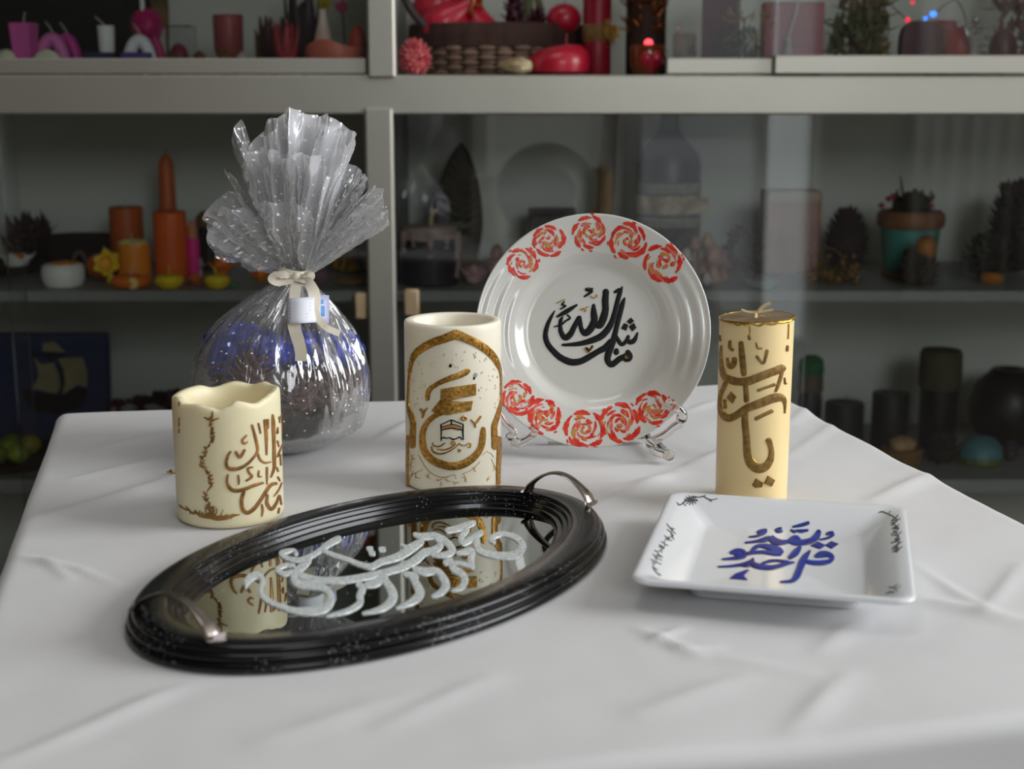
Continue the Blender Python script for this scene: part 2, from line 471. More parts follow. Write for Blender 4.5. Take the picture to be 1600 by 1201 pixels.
# ------------------------------------------------------------------ table and cloth
TA, TB = at_z(88, 645, TZ), at_z(1178, 594, TZ)
ex = (TB - TA).normalized(); ey = Vector((-ex.y, ex.x, 0))
TW = (TB - TA).length
nearp = at_z(1315, 1151, TZ)
TD = (TA - nearp).dot(ey)
TO = TA + ex * TW / 2 - ey * TD / 2            # centre of the top
M_tw = mat('table_wood', '#6b4d34', 0.5, var=0.3, scale=12)
tb = thing('table', 'wooden table standing under the white tablecloth', 'table', (TO.x, TO.y, 0), rot=(0, 0, math.atan2(ex.y, ex.x)))
obj('tabletop', MB().box((0, 0, TZ - .018), (TW - .02, TD - .02, .024), .004), M_tw, tb)
for sx in (-1, 1):
    for sy in (-1, 1):
        obj('leg', MB().box((sx * (TW / 2 - .05), sy * (TD / 2 - .05), (TZ - .03) / 2), (.045, .045, TZ - .03), .004), M_tw, tb)
ridges = []
for a, b, amp, wd in [((55, 808), (310, 733), 2.4, 13), ((0, 1187), (330, 1052), 1.6, 8), ((330, 1052), (560, 960), 1.0, 8),
        ((925, 790), (1125, 703), 1.6, 8), ((1232, 660), (1300, 612), 1.6, 9), ((1226, 716), (1330, 640), 1.0, 9),
        ((1365, 778), (1455, 738), 2.2, 10), ((1425, 930), (1600, 975), 2.2, 11), ((1535, 960), (1592, 880), 1.4, 7),
        ((1430, 880), (1545, 955), 1.2, 6), ((1240, 1130), (1315, 1058), 1.8, 10), ((1280, 1010), (1345, 955), 1.5, 9),
        ((1005, 985), (1090, 1022), 1.9, 6), ((1020, 1000), (1065, 980), 1.5, 4), ((1060, 1012), (1120, 1008), 1.5, 4),
        ((1090, 1020), (1260, 1050), 1.2, 10), ((32, 866), (130, 892), 1.6, 5), ((70, 875), (110, 905), 1.3, 4), ((110, 885), (180, 912), 1.2, 4),
        ((580, 690), (650, 652), 1.6, 8), ((540, 725), (640, 700), 1.4, 9), ((150, 702), (280, 668), 1.3, 10), ((120, 745), (280, 712), 1.5, 9),
        ((820, 715), (930, 722), 1.6, 9), ((1075, 640), (1120, 625), 1.4, 8), ((960, 760), (1060, 740), 1.4, 10), ((1000, 1110), (1150, 1060), 1.3, 10),
        ((600, 1130), (760, 1060), 1.2, 9), ((420, 1150), (620, 1090), 1.0, 10), ((1320, 900), (1340, 960), 1.0, 6)]:
    pa, pb = at_z(*a, TZ) - TO, at_z(*b, TZ) - TO
    ridges.append((pa.dot(ex), pa.dot(ey), pb.dot(ex), pb.dot(ey), 1.35 * amp / 1000, wd / 1000))
rests = [(at_z(361, 803, TZ), .043), (at_z(709, 752, TZ), .040), (at_z(1173, 780, TZ), .031), (at_z(440, 700, TZ), .07)]
TRAY_C = Vector((-.0785, .866, TZ)); TRAY_A, TRAY_B, TRAY_T = .184, .113, .925
SQ_C = None
NU, NV, HANG = 360, 400, .24
U = np.linspace(-TW / 2 - HANG, TW / 2 + HANG, NU); Vv = np.linspace(-TD / 2 - HANG, TD / 2 + HANG, NV)
UU, VV = np.meshgrid(U, Vv, indexing='ij')
rad = .010
dx = np.maximum(np.abs(UU) - TW / 2 + rad, 0); dy = np.maximum(np.abs(VV) - TD / 2 + rad, 0)
dd = np.hypot(dx, dy); nx = np.where(dd > 0, dx / np.maximum(dd, 1e-9), 0) * np.sign(UU); ny = np.where(dd > 0, dy / np.maximum(dd, 1e-9), 0) * np.sign(VV)
ang = np.minimum(dd / rad, math.pi / 2)
out = rad * np.sin(ang); drop = rad * (1 - np.cos(ang)) + np.maximum(dd - rad * math.pi / 2, 0)
s_ = UU * 1.0 + VV * 1.0 + np.arctan2(ny, nx) * .12
fold = (0.5 + 0.5 * np.sin(s_ * 34 + 1.3 * np.sin(s_ * 9))) * np.clip(drop / HANG, 0, 1.3) ** 1.2
corner = np.where((dx > 0) & (dy > 0), 4 * np.abs(nx * ny) ** 1.0, 0) * np.clip(drop / .18, 0, 1)
out = out + fold * .022 + drop * .015 + corner * .022
px_ = np.clip(UU, -TW / 2 + rad, TW / 2 - rad) + nx * out; py_ = np.clip(VV, -TD / 2 + rad, TD / 2 - rad) + ny * out
pz = -drop
disp = np.zeros_like(UU)
for (ax, ay, bx_, by_, amp, wd) in ridges:
    lx, ly = bx_ - ax, by_ - ay; L2 = lx * lx + ly * ly
    t = np.clip(((UU - ax) * lx + (VV - ay) * ly) / L2, 0, 1)
    sd = ((UU - ax) * -ly + (VV - ay) * lx) / math.sqrt(L2)
    d = np.hypot(UU - ax - t * lx, VV - ay - t * ly)
    g = amp * np.exp(-(d / wd) ** 2) * (0.45 + 0.55 * np.sin(np.pi * np.clip(t, .04, .96)))
    g *= np.where(sd > 0, np.exp(-np.abs(sd) / wd), 1)
    disp += g
nz = np.array([[noise.noise(Vector((u * 9, v * 9, 3.1))) * .0022 + noise.noise(Vector((u * 3.2 + v * 5, v * 14 - u * 9, 7.7))) * .0016 + noise.noise(Vector((u * 40, v * 40, 1.0))) * .00025 for v in Vv] for u in U])
disp += nz
mask = np.ones_like(UU)
def relax(P, rr, soft=.03):
    global mask
    q = P - TO; d = np.hypot(UU - q.dot(ex), VV - q.dot(ey)); mask = np.minimum(mask, np.clip((d - rr) / soft, 0, 1))
for P, rr in rests: relax(P, rr)
tu = (UU - (TRAY_C - TO).dot(ex)); tv = (VV - (TRAY_C - TO).dot(ey)); ta_ = TRAY_T - math.atan2(ex.y, ex.x)
te = np.hypot((tu * math.cos(ta_) + tv * math.sin(ta_)) / (TRAY_A + .004), (-tu * math.sin(ta_) + tv * math.cos(ta_)) / (TRAY_B + .004))
mask = np.minimum(mask, np.clip((te - 1) / .16, 0, 1))
for k in ():
    relax(TRAY_C + Vector((math.cos(TRAY_T), math.sin(TRAY_T), 0)) * k * .024, TRAY_B * math.sqrt(max(.15, 1 - (k / 5.2) ** 2)), .03)
relax(Vector((.166, .870, TZ)), .085, .02); relax(Vector((.075, 1.17, TZ)), .07, .02)
pz = pz + (disp * mask) * np.clip(1 - drop / .02, 0, 1) + (-.0006)
wx = TO.x + px_ * ex.x + py_ * ey.x; wy = TO.y + px_ * ex.y + py_ * ey.y; wz = TZ + pz
def grid_obj(name, X, Y, Z, m, parent=None, loc=(0, 0, 0), uv=None):
    nu, nv = X.shape
    me = bpy.data.meshes.new(name)
    co = np.stack([X, Y, Z], -1).reshape(-1, 3)
    idx = np.arange(nu * nv).reshape(nu, nv)
    F = np.stack([idx[:-1, :-1], idx[1:, :-1], idx[1:, 1:], idx[:-1, 1:]], -1).reshape(-1, 4)
    me.from_pydata([], [], []); me.vertices.add(len(co)); me.vertices.foreach_set('co', co.astype(np.float32).ravel())
    me.loops.add(F.size); me.loops.foreach_set('vertex_index', F.astype(np.int32).ravel())
    me.polygons.add(len(F)); me.polygons.foreach_set('loop_start', (np.arange(len(F)) * 4).astype(np.int32))
    me.update(calc_edges=True); me.validate()
    me.polygons.foreach_set('use_smooth', np.ones(len(F), dtype=bool))
    if uv is not None:
        ul = me.uv_layers.new(name='sheet'); ul.data.foreach_set('uv', uv.reshape(-1, 2)[F.ravel()].astype(np.float32).ravel())
    me.materials.append(m)
    o = bpy.data.objects.new(name, me); o.location = loc; return link(o, parent)
def cloth_mat():
    m = mat('white_cotton', '#d0cfcf', 0.9, sheen=0.15)
    nt = m.node_tree; b = nt.nodes['Principled BSDF']
    tc = nt.nodes.new('ShaderNodeTexCoord'); wv = nt.nodes.new('ShaderNodeTexNoise'); wv.inputs['Scale'].default_value = 900; wv.inputs['Detail'].default_value = 1
    bp = nt.nodes.new('ShaderNodeBump'); bp.inputs['Strength'].default_value = .25; bp.inputs['Distance'].default_value = .0003
    nt.links.new(tc.outputs['Object'], wv.inputs['Vector']); nt.links.new(wv.outputs['Fac'], bp.inputs['Height']); nt.links.new(bp.outputs['Normal'], b.inputs['Normal'])
    return m
M_cloth = cloth_mat()
cl = grid_obj('tablecloth', wx - TO.x, wy - TO.y, wz - TZ, M_cloth, loc=(TO.x, TO.y, TZ))
tag(cl, 'creased white cotton tablecloth draped over the table', 'tablecloth')
# a flake of gold paint fallen on the cloth
c_ = at_z(268, 742, TZ)
fl = MB().tube([(-.0035, 0, .0012), (-.001, .002, .0016), (.001, -.001, .0014), (.004, .0005, .001)], [.0008, .0013, .0012, .0006], 6)
tag(obj('paint_flake', fl, mat('gold_flake', '#a8813c', .4, .6), loc=(c_.x, c_.y, TZ + .0012)), 'tiny gold paint flake on the cloth left of the short candle', 'flake')
# ------------------------------------------------------------------ candles on the table
M_gold = mat('gold_paint', '#c99a4c', .36, .7, col2='#96692a', scale=420, bump=.0006)
M_bronze = mat('bronze_paint', '#b07f48', .45, .4, col2='#80592a', scale=160, bump=.0002)
M_darkgold = mat('old_gold_paint', '#9c7a45', .45, .45, col2='#7a5c30', scale=300, bump=.0006)
M_goldline = mat('gold_contour', '#c79a3a', .3, .85, scale=300, bump=.0004, var=.2)
M_ivory = mat('ivory_wax', '#f2e6c0', .42, sss=.35, var=.05, scale=14)
M_ivory2 = mat('pale_wax', '#f4ecd8', .38, sss=.18, var=.04, scale=14)
M_honey = mat('honey_wax', '#fadfa6', .38, sss=.15, var=.05, scale=12)
M_ink = mat('black_enamel', '#08090a', .45, spec=.25)
M_wick = mat('wick_cotton', '#c9b48c', .8)

def height_px(base, py):
    return at_y(800, py, base.y).z - base.z

# short wavy candle
b1 = at_z(361, 803, TZ); k1 = depth_k(b1); r1 = 82 * k1
H1 = at_y(361, 617, b1.y).z - TZ
tab = [(0, 12), (38, 7), (50, 9), (70, 2), (90, 6), (117, -2), (134, 4), (180, 1), (200, 4), (217, 7), (229, -1), (250, 1), (262, -2), (273, -6), (283, -1), (292, 6), (315, -1), (330, 4), (345, 9), (360, 12)]
def wave(a):
    d = math.degrees(a) % 360
    for (a0, v0), (a1, v1) in zip(tab, tab[1:]):
        if a0 <= d <= a1:
            t = (d - a0) / (a1 - a0); t = t * t * (3 - 2 * t); return (v0 + (v1 - v0) * t) * k1
    return 0
def f1(r, z, a):
    if z > .8 * H1: z = z + wave(a) * min(1, (z - .8 * H1) / (.2 * H1))
    return r, z
c1 = thing('candle', 'short ivory candle with wavy hollow rim and bronze lettering before the wrapped bag', 'candle', (b1.x, b1.y, TZ))
prof = [(0, 0), (r1 - .003, 0), (r1 - .0008, .0012), (r1, .004)] + [(r1, H1 * t) for t in (.2, .4, .6, .8, .88, .95)] + [(r1 - .0003, H1 - .0012), (r1 - .0012, H1), (r1 - .005, H1 - .0002), (r1 - .0065, H1 - .0022), (r1 - .008, H1 * .88), (r1 - .009, H1 * .6), (r1 - .012, H1 * .45), (0, H1 * .42)]
obj('wax_body', MB().lathe(prof, 120, fn=f1), M_ivory, c1, sharp=60)
S1 = surf_cyl(b1.x, b1.y, r1)
up = [[(x, y) for x, y in ()]]
def B(st): return [(p[0], p[1] + 720, p[2] if len(p) > 2 else 18) for p in st]
callig1 = [
    B([(725, 200, 28), (690, 260, 36), (670, 350, 42), (700, 410, 48), (790, 420, 48), (880, 390, 42), (960, 330, 36), (1030, 250, 30)]),
    [(1030, 970, 30), (1060, 900, 34), (1040, 780, 36), (1010, 660, 32), (990, 590, 30)],
    [(1060, 940, 30), (1090, 1020, 32), (1150, 1060, 30), (1220, 1050, 20)],
    [(1150, 530, 42), (1165, 700, 42), (1170, 960, 22)], [(1070, 570, 25), (1095, 690, 25)], [(1185, 520, 26), (1190, 630, 20)],
    [(1245, 460, 22), (1252, 560, 48), (1260, 800, 42), (1265, 1050, 45), (1265, 1120, 40), (1225, 1240, 22)],
    [(920, 720, 25), (870, 780, 30), (895, 822, 30), (932, 800, 18)], [(790, 925, 36), (840, 990, 42), (897, 900, 34)],
    B([(690, 490, 28), (680, 590, 36), (730, 670, 48), (810, 690, 50), (900, 670, 46), (1000, 630, 42), (1125, 590, 36)]),
    B([(820, 500, 25), (828, 560, 26), (825, 610, 18)]),
    B([(1000, 395, 18), (940, 410, 30), (955, 465, 32), (990, 510, 36), (920, 565, 28)]),
    B([(1075, 440, 22), (1070, 510, 26), (1105, 512, 18)]), B([(1175, 400, 30), (1175, 500, 28), (1175, 610, 12)]),
    B([(890, 700, 42), (860, 820, 48), (880, 930, 50), (940, 965, 50), (1020, 910, 48), (1080, 830, 46), (1150, 720, 44), (1220, 620, 44), (1290, 600, 40)]),
    B([(1110, 860, 18), (1122, 930, 32), (1110, 1010, 16)]),
    B([(1180, 740, 32), (1175, 850, 46), (1230, 920, 46), (1290, 850, 36), (1330, 750, 25), (1352, 860, 25)]), B([(1325, 910, 26), (1315, 970, 24)]),
    B([(1360, 590, 14), (1320, 680, 20), (1260, 760, 16)]),
    [(1325, 490, 22), (1333, 560, 14)], [(1358, 450, 14), (1340, 520, 18)], [(1308, 620, 16), (1303, 690, 32)], [(1305, 790, 24), (1322, 860, 16)],
    [(1365, 830, 14), (1335, 910, 22), (1305, 985, 22)], [(1340, 960, 22), (1347, 1090, 22)], [(1300, 1120, 18), (1312, 1170, 24)],
    [(1375, 570, 12), (1378, 690, 14)], B([(1310, 520, 26), (1335, 570, 16)])]
m1 = paint(MB(), callig1, 270, 590, 8, S1, .0007, (b1.x, b1.y, TZ), rough=.03)
obj('lettering', m1, M_bronze, c1)['label'] = 'bronze calligraphy'
vine = [[(490, 540, 44), (470, 500, 46)], [(390, 490, 10), (430, 512, 26), (490, 535, 30)], [(500, 420, 18), (492, 480, 30), (488, 530, 30)], [(578, 505, 12), (530, 520, 24), (490, 540, 28)], [(470, 560, 30), (470, 600, 20)],
        [(490, 640, 40), (490, 690, 46)], [(505, 740, 40), (490, 800, 46)]]
stem = [(470, 590), (490, 660), (500, 760), (450, 840), (405, 900), (400, 970), (350, 1030), (370, 1110), (440, 1170), (455, 1230), (478, 1290), (470, 1350), (430, 1420), (405, 1500), (450, 1560), (430, 1620), (500, 1690)]
vine.append([(x, y, 11) for x, y in stem])
q = random.Random(3)
for i in range(len(stem) - 1):
    for k in range(5):
        t = q.random(); x = stem[i][0] + (stem[i + 1][0] - stem[i][0]) * t; y = stem[i][1] + (stem[i + 1][1] - stem[i][1]) * t
        s = q.choice((-1, 1)); vine.append([(x, y, 12), (x + s * q.uniform(8, 22), y - q.uniform(-4, 20), 15), (x + s * q.uniform(20, 42), y - q.uniform(10, 42), 7)])
base = [(85, 1590, 16), (150, 1640, 16), (200, 1650, 18), (240, 1685, 22), (300, 1690, 26), (340, 1720, 34), (400, 1730, 52), (480, 1735, 66), (560, 1755, 66), (640, 1750, 58), (700, 1740, 50), (760, 1720, 36), (840, 1708, 10)]
vine.append(base)
for i in range(60):
    t = q.random() ** .7; j = int(t * (len(base) - 2)) + 1; x = base[j][0] + q.uniform(-40, 40); y = base[j][1] + q.uniform(-20, 25)
    vine.append([(x, y, 12), (x + q.uniform(-28, 28), y - q.uniform(10, 42), 7)])
for i in range(22):
    x = 500 + q.uniform(-90, 100); y = 1670 + q.uniform(-40, 30); vine.append([(x, y + 40, 14), (x + q.uniform(-20, 40), y - 40, 6)])
for y in (300, 500, 560, 640): vine.append([(82, y, 14), (78, y + 50, 12)])
m1 = paint(MB(), vine, 270, 590, 8, S1, .0005, (b1.x, b1.y, TZ))
obj('painted_vine', m1, mat('brown_gold_paint', '#a07a3a', .5, .25, col2='#7d5a26', scale=200), c1)

# centre candle
b2 = at_z(709, 752, TZ); k2 = depth_k(b2); r2 = 74 * k2; H2 = at_y(713, 498, b2.y).z - TZ
c2 = thing('candle', 'tall hollow ivory candle with a raised gold arch and a small cube drawing', 'candle', (b2.x, b2.y, TZ))
prof = [(0, 0), (r2 - .003, 0), (r2 - .0006, .001), (r2, .004)] + [(r2, H2 * t) for t in (.2, .4, .6, .8, .95)] + [(r2, H2 - .002), (r2 - .0006, H2 - .0005), (r2 - .002, H2), (r2 - .0065, H2 - .0002), (r2 - .0078, H2 - .0015), (r2 - .0085, H2 * .9), (r2 - .009, H2 * .6), (0, H2 * .58)]
obj('wax_body', MB().lathe(prof, 96), M_ivory2, c2, sharp=60)
S2 = surf_cyl(b2.x, b2.y, r2)
def D(st): return [(p[0], p[1] + 1200) + tuple(p[2:]) for p in st]
L2 = (b2.x, b2.y, TZ)
arch = [[(740, 335, 125), (600, 390, 112), (450, 440, 106), (320, 510, 100), (230, 590, 82), (185, 700, 50), (160, 850, 26), (150, 1000, 22), (145, 1200, 26), (155, 1270, 45), (175, 1330, 62), (205, 1420, 70), (208, 1500, 70), (205, 1600, 70), (205, 1740, 64)],
        [(720, 335, 125), (850, 380, 112), (1000, 450, 106), (1120, 530, 104), (1205, 620, 88), (1262, 720, 62), (1292, 820, 30), (1300, 950, 28), (1300, 1150, 36), (1285, 1240, 44), (1250, 1370, 60), (1215, 1480, 70), (1215, 1600, 72), (1220, 1750, 76)],
        D([(143, 410, 34), (138, 600, 34), (136, 800, 34), (140, 1040, 24)]), D([(1270, 430, 64), (1275, 600, 58), (1266, 800, 56), (1262, 1000, 50)])]
obj('gold_arch', paint(MB(), arch, 620, 480, 8, S2, .0011, L2), M_gold, c2)['label'] = 'raised gold arch border'
lett = [[(890, 790, 62), (860, 812, 76), (780, 850, 78), (660, 890, 76), (540, 940, 62), (430, 1010, 62), (395, 1070, 58), (388, 1150, 50)],
        D([(640, 90, 90), (520, 130, 72), (400, 220, 66), (335, 340, 66), (325, 480, 76), (360, 610, 86), (450, 710, 92), (560, 760, 102), (680, 785, 102), (800, 770, 102), (900, 720, 98), (990, 640, 86), (1050, 540, 76), (1072, 420, 76), (1078, 310, 52)]),
        D([(840, 160, 26), (870, 185, 26), (840, 210, 26), (808, 185, 26), (835, 160, 26)]), D([(300, 70, 22), (335, 120, 32), (325, 180, 10)]), D([(382, 60, 20), (345, 105, 24)]),
        D([(930, 205, 18), (970, 245, 26), (980, 300, 8)]), D([(1045, 160, 20), (1010, 215, 22), (985, 245, 24)])]
mb = paint(MB(), lett, 620, 480, 8, S2, .0012, L2)
s3 = 3.875
def G(pts): return ('poly', [Vector(p) for p in pts])
mb = paint(mb, [G([(302, 533), (400, 517), (521, 500), (521, 535), (520, 570), (440, 585), (360, 605), (300, 602)]), G([(300, 590), (360, 604), (430, 610), (502, 604), (490, 664), (420, 676), (350, 692), (300, 688), (318, 640)]),
                G([(300, 598), (330, 640), (320, 690), (247, 666)])], 610, 470, s3, S2, .0013, L2)
scr = [D(s) for s in ([(455, 488, 10), (445, 510, 12), (475, 532, 18), (540, 535, 18), (600, 495, 18)], [(505, 570, 10), (590, 580, 16), (680, 550, 18), (735, 505, 14)],
       [(432, 540, 18), (455, 600, 22), (540, 632, 20), (650, 600, 18), (735, 545, 14), (780, 500, 14), (810, 520, 14), (860, 522, 16), (890, 500, 14), (925, 505, 18), (910, 550, 18), (890, 535, 12)],
       [(700, 470, 18), (730, 490, 18), (700, 515, 18), (680, 490, 18), (700, 470, 18)], [(775, 570, 16), (782, 600, 26), (800, 575, 14)])]
mb = paint(mb, scr, 620, 480, 8, S2, .0007, L2, step=1.2)
obj('gold_lettering', mb, M_gold, c2)
twig = [D([(270, 640, 7), (350, 780, 8), (430, 870, 9), (540, 920, 10), (640, 915, 9), (720, 890, 8), (740, 940, 6)]), D([(820, 880, 8), (920, 840, 9), (1000, 770, 8), (1040, 730, 7)]), D([(150, 980, 8), (190, 900, 8), (250, 860, 8), (320, 830, 7)]), D([(210, 640, 6), (180, 730, 7), (175, 850, 6)]),
        D([(1110, 610, 7), (1060, 650, 6)]), D([(1120, 600, 7), (1180, 630, 7), (1210, 680, 5)]), D([(1180, 690, 6), (1240, 850, 8), (1250, 980, 6)])]
q = random.Random(5)
for cx, cy in ((390, 930), (530, 960), (550, 1010), (720, 990), (860, 930), (1140, 930), (190, 880), (240, 930), (960, 800), (160, 760), (620, 960), (1230, 800), (200, 690)):
    for i in range(4):
        a = q.uniform(0, 6.28); L = q.uniform(25, 60); twig.append(D([(cx, cy, 9), (cx + math.cos(a) * L, cy + math.sin(a) * L, 4)]))
flecks = []
for i in range(130):
    x = q.uniform(190, 1270); y = q.uniform(470, 1260)
    top = 430 + abs(x - 735) ** 1.6 * .0095
    if y < top + 60 or (360 < x < 1010 and 740 < y < 1330): continue
    a = q.uniform(.6, 2.4); L = q.uniform(14, 38); flecks.append([(x, y, 7), (x + math.cos(a) * L, y + math.sin(a) * L, 4)])
obj('gold_flecks', paint(MB(), flecks, 620, 480, 8, S2, .0004, L2, step=1.2), mat('fleck_gold', '#cdb98a', .5, .3), c2)['kind'] = 'stuff'
obj('gold_tracery', paint(MB(), twig, 620, 480, 8, S2, .0004, L2, step=1.2), mat('pale_gold_paint', '#bfa062', .4, .5), c2)
scroll = []
for ai, i1 in ((0, 6), (1, 6)):
    S_ = spline(arch[ai][:i1 + 1], 8); cur = []
    for i in range(3, len(S_) - 2):
        t_ = (S_[i + 1] - S_[i - 1]).to_2d().normalized(); off = math.sin(i * .42) * S_[i].z * .26
        cur.append((S_[i].x - t_.y * off, S_[i].y + t_.x * off, 9))
        if i % 17 == 16: scroll.append(cur); cur = []
obj('gold_scrolls', paint(MB(), scroll, 620, 480, 8, S2, .0017, L2, step=1.2), M_goldline, c2)
kb = [D(s) for s in ([(552, 265, 14), (610, 240, 14), (680, 208, 14), (750, 232, 14), (830, 262, 16)], [(830, 262, 16), (826, 350, 22), (832, 450, 14)], [(552, 265, 20), (556, 360, 16), (555, 465, 14)],
      [(560, 440, 14), (590, 425, 18), (620, 436, 14), (660, 428, 14), (700, 448, 20), (745, 440, 14), (775, 422, 16), (800, 430, 18), (820, 455, 12)], [(560, 332, 14), (620, 320, 14), (690, 310, 14), (760, 325, 14), (830, 330, 14)], [(682, 212, 22), (682, 262, 16)], [(690, 258, 12), (750, 270, 10), (805, 292, 10)], [(565, 290, 10), (620, 275, 8), (682, 260, 10)])]
for dp in ([(673, 708, 14), (670, 735, 44)], [(968, 880, 30), (962, 900, 14)]): obj('black_drop', paint(MB(), [dp], 620, 480, 8, S2, .0006, L2, step=1.2), M_ink, c2)
obj('cube_outline', paint(MB(), kb, 620, 480, 8, S2, .0006, L2, step=1.2), M_ink, c2)['label'] = 'black outline of a small cube'
obj('cube_band', paint(MB(), [('poly', [Vector(p) for p in ((566, 1495), (620, 1478), (682, 1464), (682, 1500), (620, 1512), (568, 1525))]), ('poly', [Vector(p) for p in ((682, 1464), (745, 1480), (808, 1498), (808, 1522), (745, 1512), (682, 1500))])], 620, 480, 8, S2, .0004, L2), mat('ochre_paint', '#c08440', .5, .2), c2)
obj('smudge', paint(MB(), [[(985, 835, 50), (980, 860, 50)]], 620, 480, 8, S2, .0003, L2), mat('grey_smudge', '#9a9a98', .6), c2)

# honey pillar candle
b3 = at_z(1173, 780, TZ); k3 = depth_k(b3); r3 = 55 * k3; H3 = at_y(1181, 495, b3.y).z - TZ
c3 = thing('candle', 'honey-coloured pillar candle with gold lid and brown-gold lettering behind the square plate', 'candle', (b3.x, b3.y, TZ))
lean = .0012
def f3(r, z, a): return (r * (1 + .025 * z / H3) + .0004 * math.sin(3 * a) * z / H3, z + (.0012 * math.cos(a) if z > H3 * .9 else 0))
obj('wax_body', MB().lathe([(0, 0), (r3 - .001, 0), (r3, .002)] + [(r3, H3 * t) for t in (.2, .4, .6, .8, .95)] + [(r3, H3 - .0015), (r3 - .001, H3 - .0002), (0, H3 - .0002)], 80, fn=f3), M_honey, c3)
obj('gold_top', MB().lathe([(0, H3 - .001), (r3 - .0008, H3 - .001), (r3 - .0008, H3 + .0004), (r3 * .6, H3 + .0006), (0, H3 + .0008)], 64, fn=lambda r, z, a: (r * 1.022, z + .0012 * math.cos(a) * r / r3)), mat('gold_lid', '#a58a62', .42, .6, col2='#7f6544', scale=60, bump=.0004), c3)
q = random.Random(2); pts = []
for i in range(97):
    a = 2 * math.pi * i / 96; front = max(0, -math.sin(a))
    pts.append(((r3 * 1.022 + .0001) * math.cos(a), (r3 * 1.022 + .0001) * math.sin(a), H3 - .0002 - .0022 * front * (0.4 + noise.noise(Vector((i * .35, 0, 0)))) + .0012 * math.cos(a)))
mbr = MB().tube(pts, [.0009 + .0005 * noise.noise(Vector((i * .5, 4, 0))) for i in range(97)], 6)
S3 = surf_cyl(b3.x, b3.y, r3 * 1.008); L3 = (b3.x, b3.y, TZ)
mbr = paint(mbr, [[(730, 310, 18), (735, 360, 24), (735, 420, 14)], [(1212, 290, 14), (1210, 380, 12), (1205, 470, 16)]], 1080, 470, 8, S3, .0009, L3)
obj('gold_rim', mbr, M_goldline, c3)
def E_(st): return [(p[0], p[1] + 1200) + tuple(p[2:]) for p in st]
let3 = [[(625, 520, 56), (640, 700, 76), (655, 850, 72), (662, 920, 62)], [(378, 560, 18), (372, 700, 30), (385, 850, 56), (430, 950, 84), (520, 995, 92), (620, 1010, 92), (720, 1000, 108), (850, 950, 112), (1000, 890, 106), (1140, 840, 96)],
        [(1132, 890, 36), (1085, 1050, 36), (1052, 1130, 26)], [(680, 1050, 56), (688, 1150, 62), (692, 1250, 62)],
        [(430, 1030, 50), (380, 1150, 46), (358, 1250, 36), (362, 1350, 46), (400, 1430, 72), (470, 1465, 84), (560, 1432, 82), (680, 1350, 92), (780, 1310, 102), (900, 1262, 112), (1000, 1222, 112), (1100, 1205, 96), (1155, 1235, 60), (1168, 1300, 26), (1166, 1400, 8)],
        ('poly', [Vector(p) for p in ((450, 1210), (500, 1135), (560, 1200), (520, 1280))]), E_([(418, 40, 26), (430, 95, 34), (425, 135, 30)]),
        [(487, 500, 26), (487, 580, 36), (525, 615, 30)], [(458, 720, 36), (480, 820, 46), (530, 800, 60), (545, 720, 56)], [(820, 690, 46), (900, 775, 40), (945, 620, 48)], [(812, 520, 22), (830, 585, 34), (880, 590, 28)],
        [(725, 430, 36), (732, 475, 46)], [(1200, 560, 22), (1196, 620, 28)], [(835, 1118, 42), (930, 1080, 32), (1040, 1045, 34)], [(1165, 960, 12), (1170, 1030, 14), (1188, 1030, 8)], [(362, 430, 14), (368, 500, 18)],
        E_([(680, 185, 62), (672, 300, 80), (690, 500, 82), (700, 690, 92), (740, 820, 110), (830, 890, 112), (925, 870, 100), (990, 780, 72), (1000, 660, 56), (965, 535, 70)]), E_([(805, 275, 42), (900, 225, 40), (1010, 175, 40)]),
        ('poly', [Vector((x, y + 1200)) for x, y in ((765, 1100), (810, 1020), (900, 1075), (880, 1125), (800, 1132))]), ('poly', [Vector((x, y + 1200)) for x, y in ((915, 1078), (960, 985), (1042, 1040), (1005, 1115))])]
obj('contour_lines', paint(MB(), let3, 1080, 470, 8, S3, .0005, L3, grow=.9), M_goldline, c3)
obj('lettering', paint(MB(), let3, 1080, 470, 8, S3, .0011, L3), M_darkgold, c3)['label'] = 'brown-gold calligraphy'
wk = lambda px, py: at_y(px, py, b3.y) - Vector(L3)
W = [wk(1172, 506), wk(1176, 499), wk(1181, 490), wk(1184, 487), wk(1192, 479), wk(1204, 473)]
W[0].y -= .024; W[1].y -= .012; W[0].z += .001
mbw = MB().tube(spl(W), [.0013] * 99 if False else .0014, 7)
W2 = [wk(1158, 484), wk(1170, 488), wk(1182, 488), wk(1196, 486), wk(1208, 484)]
mbw.tube(spl(W2), .0011, 6)
obj('wick', mbw, M_wick, c3)
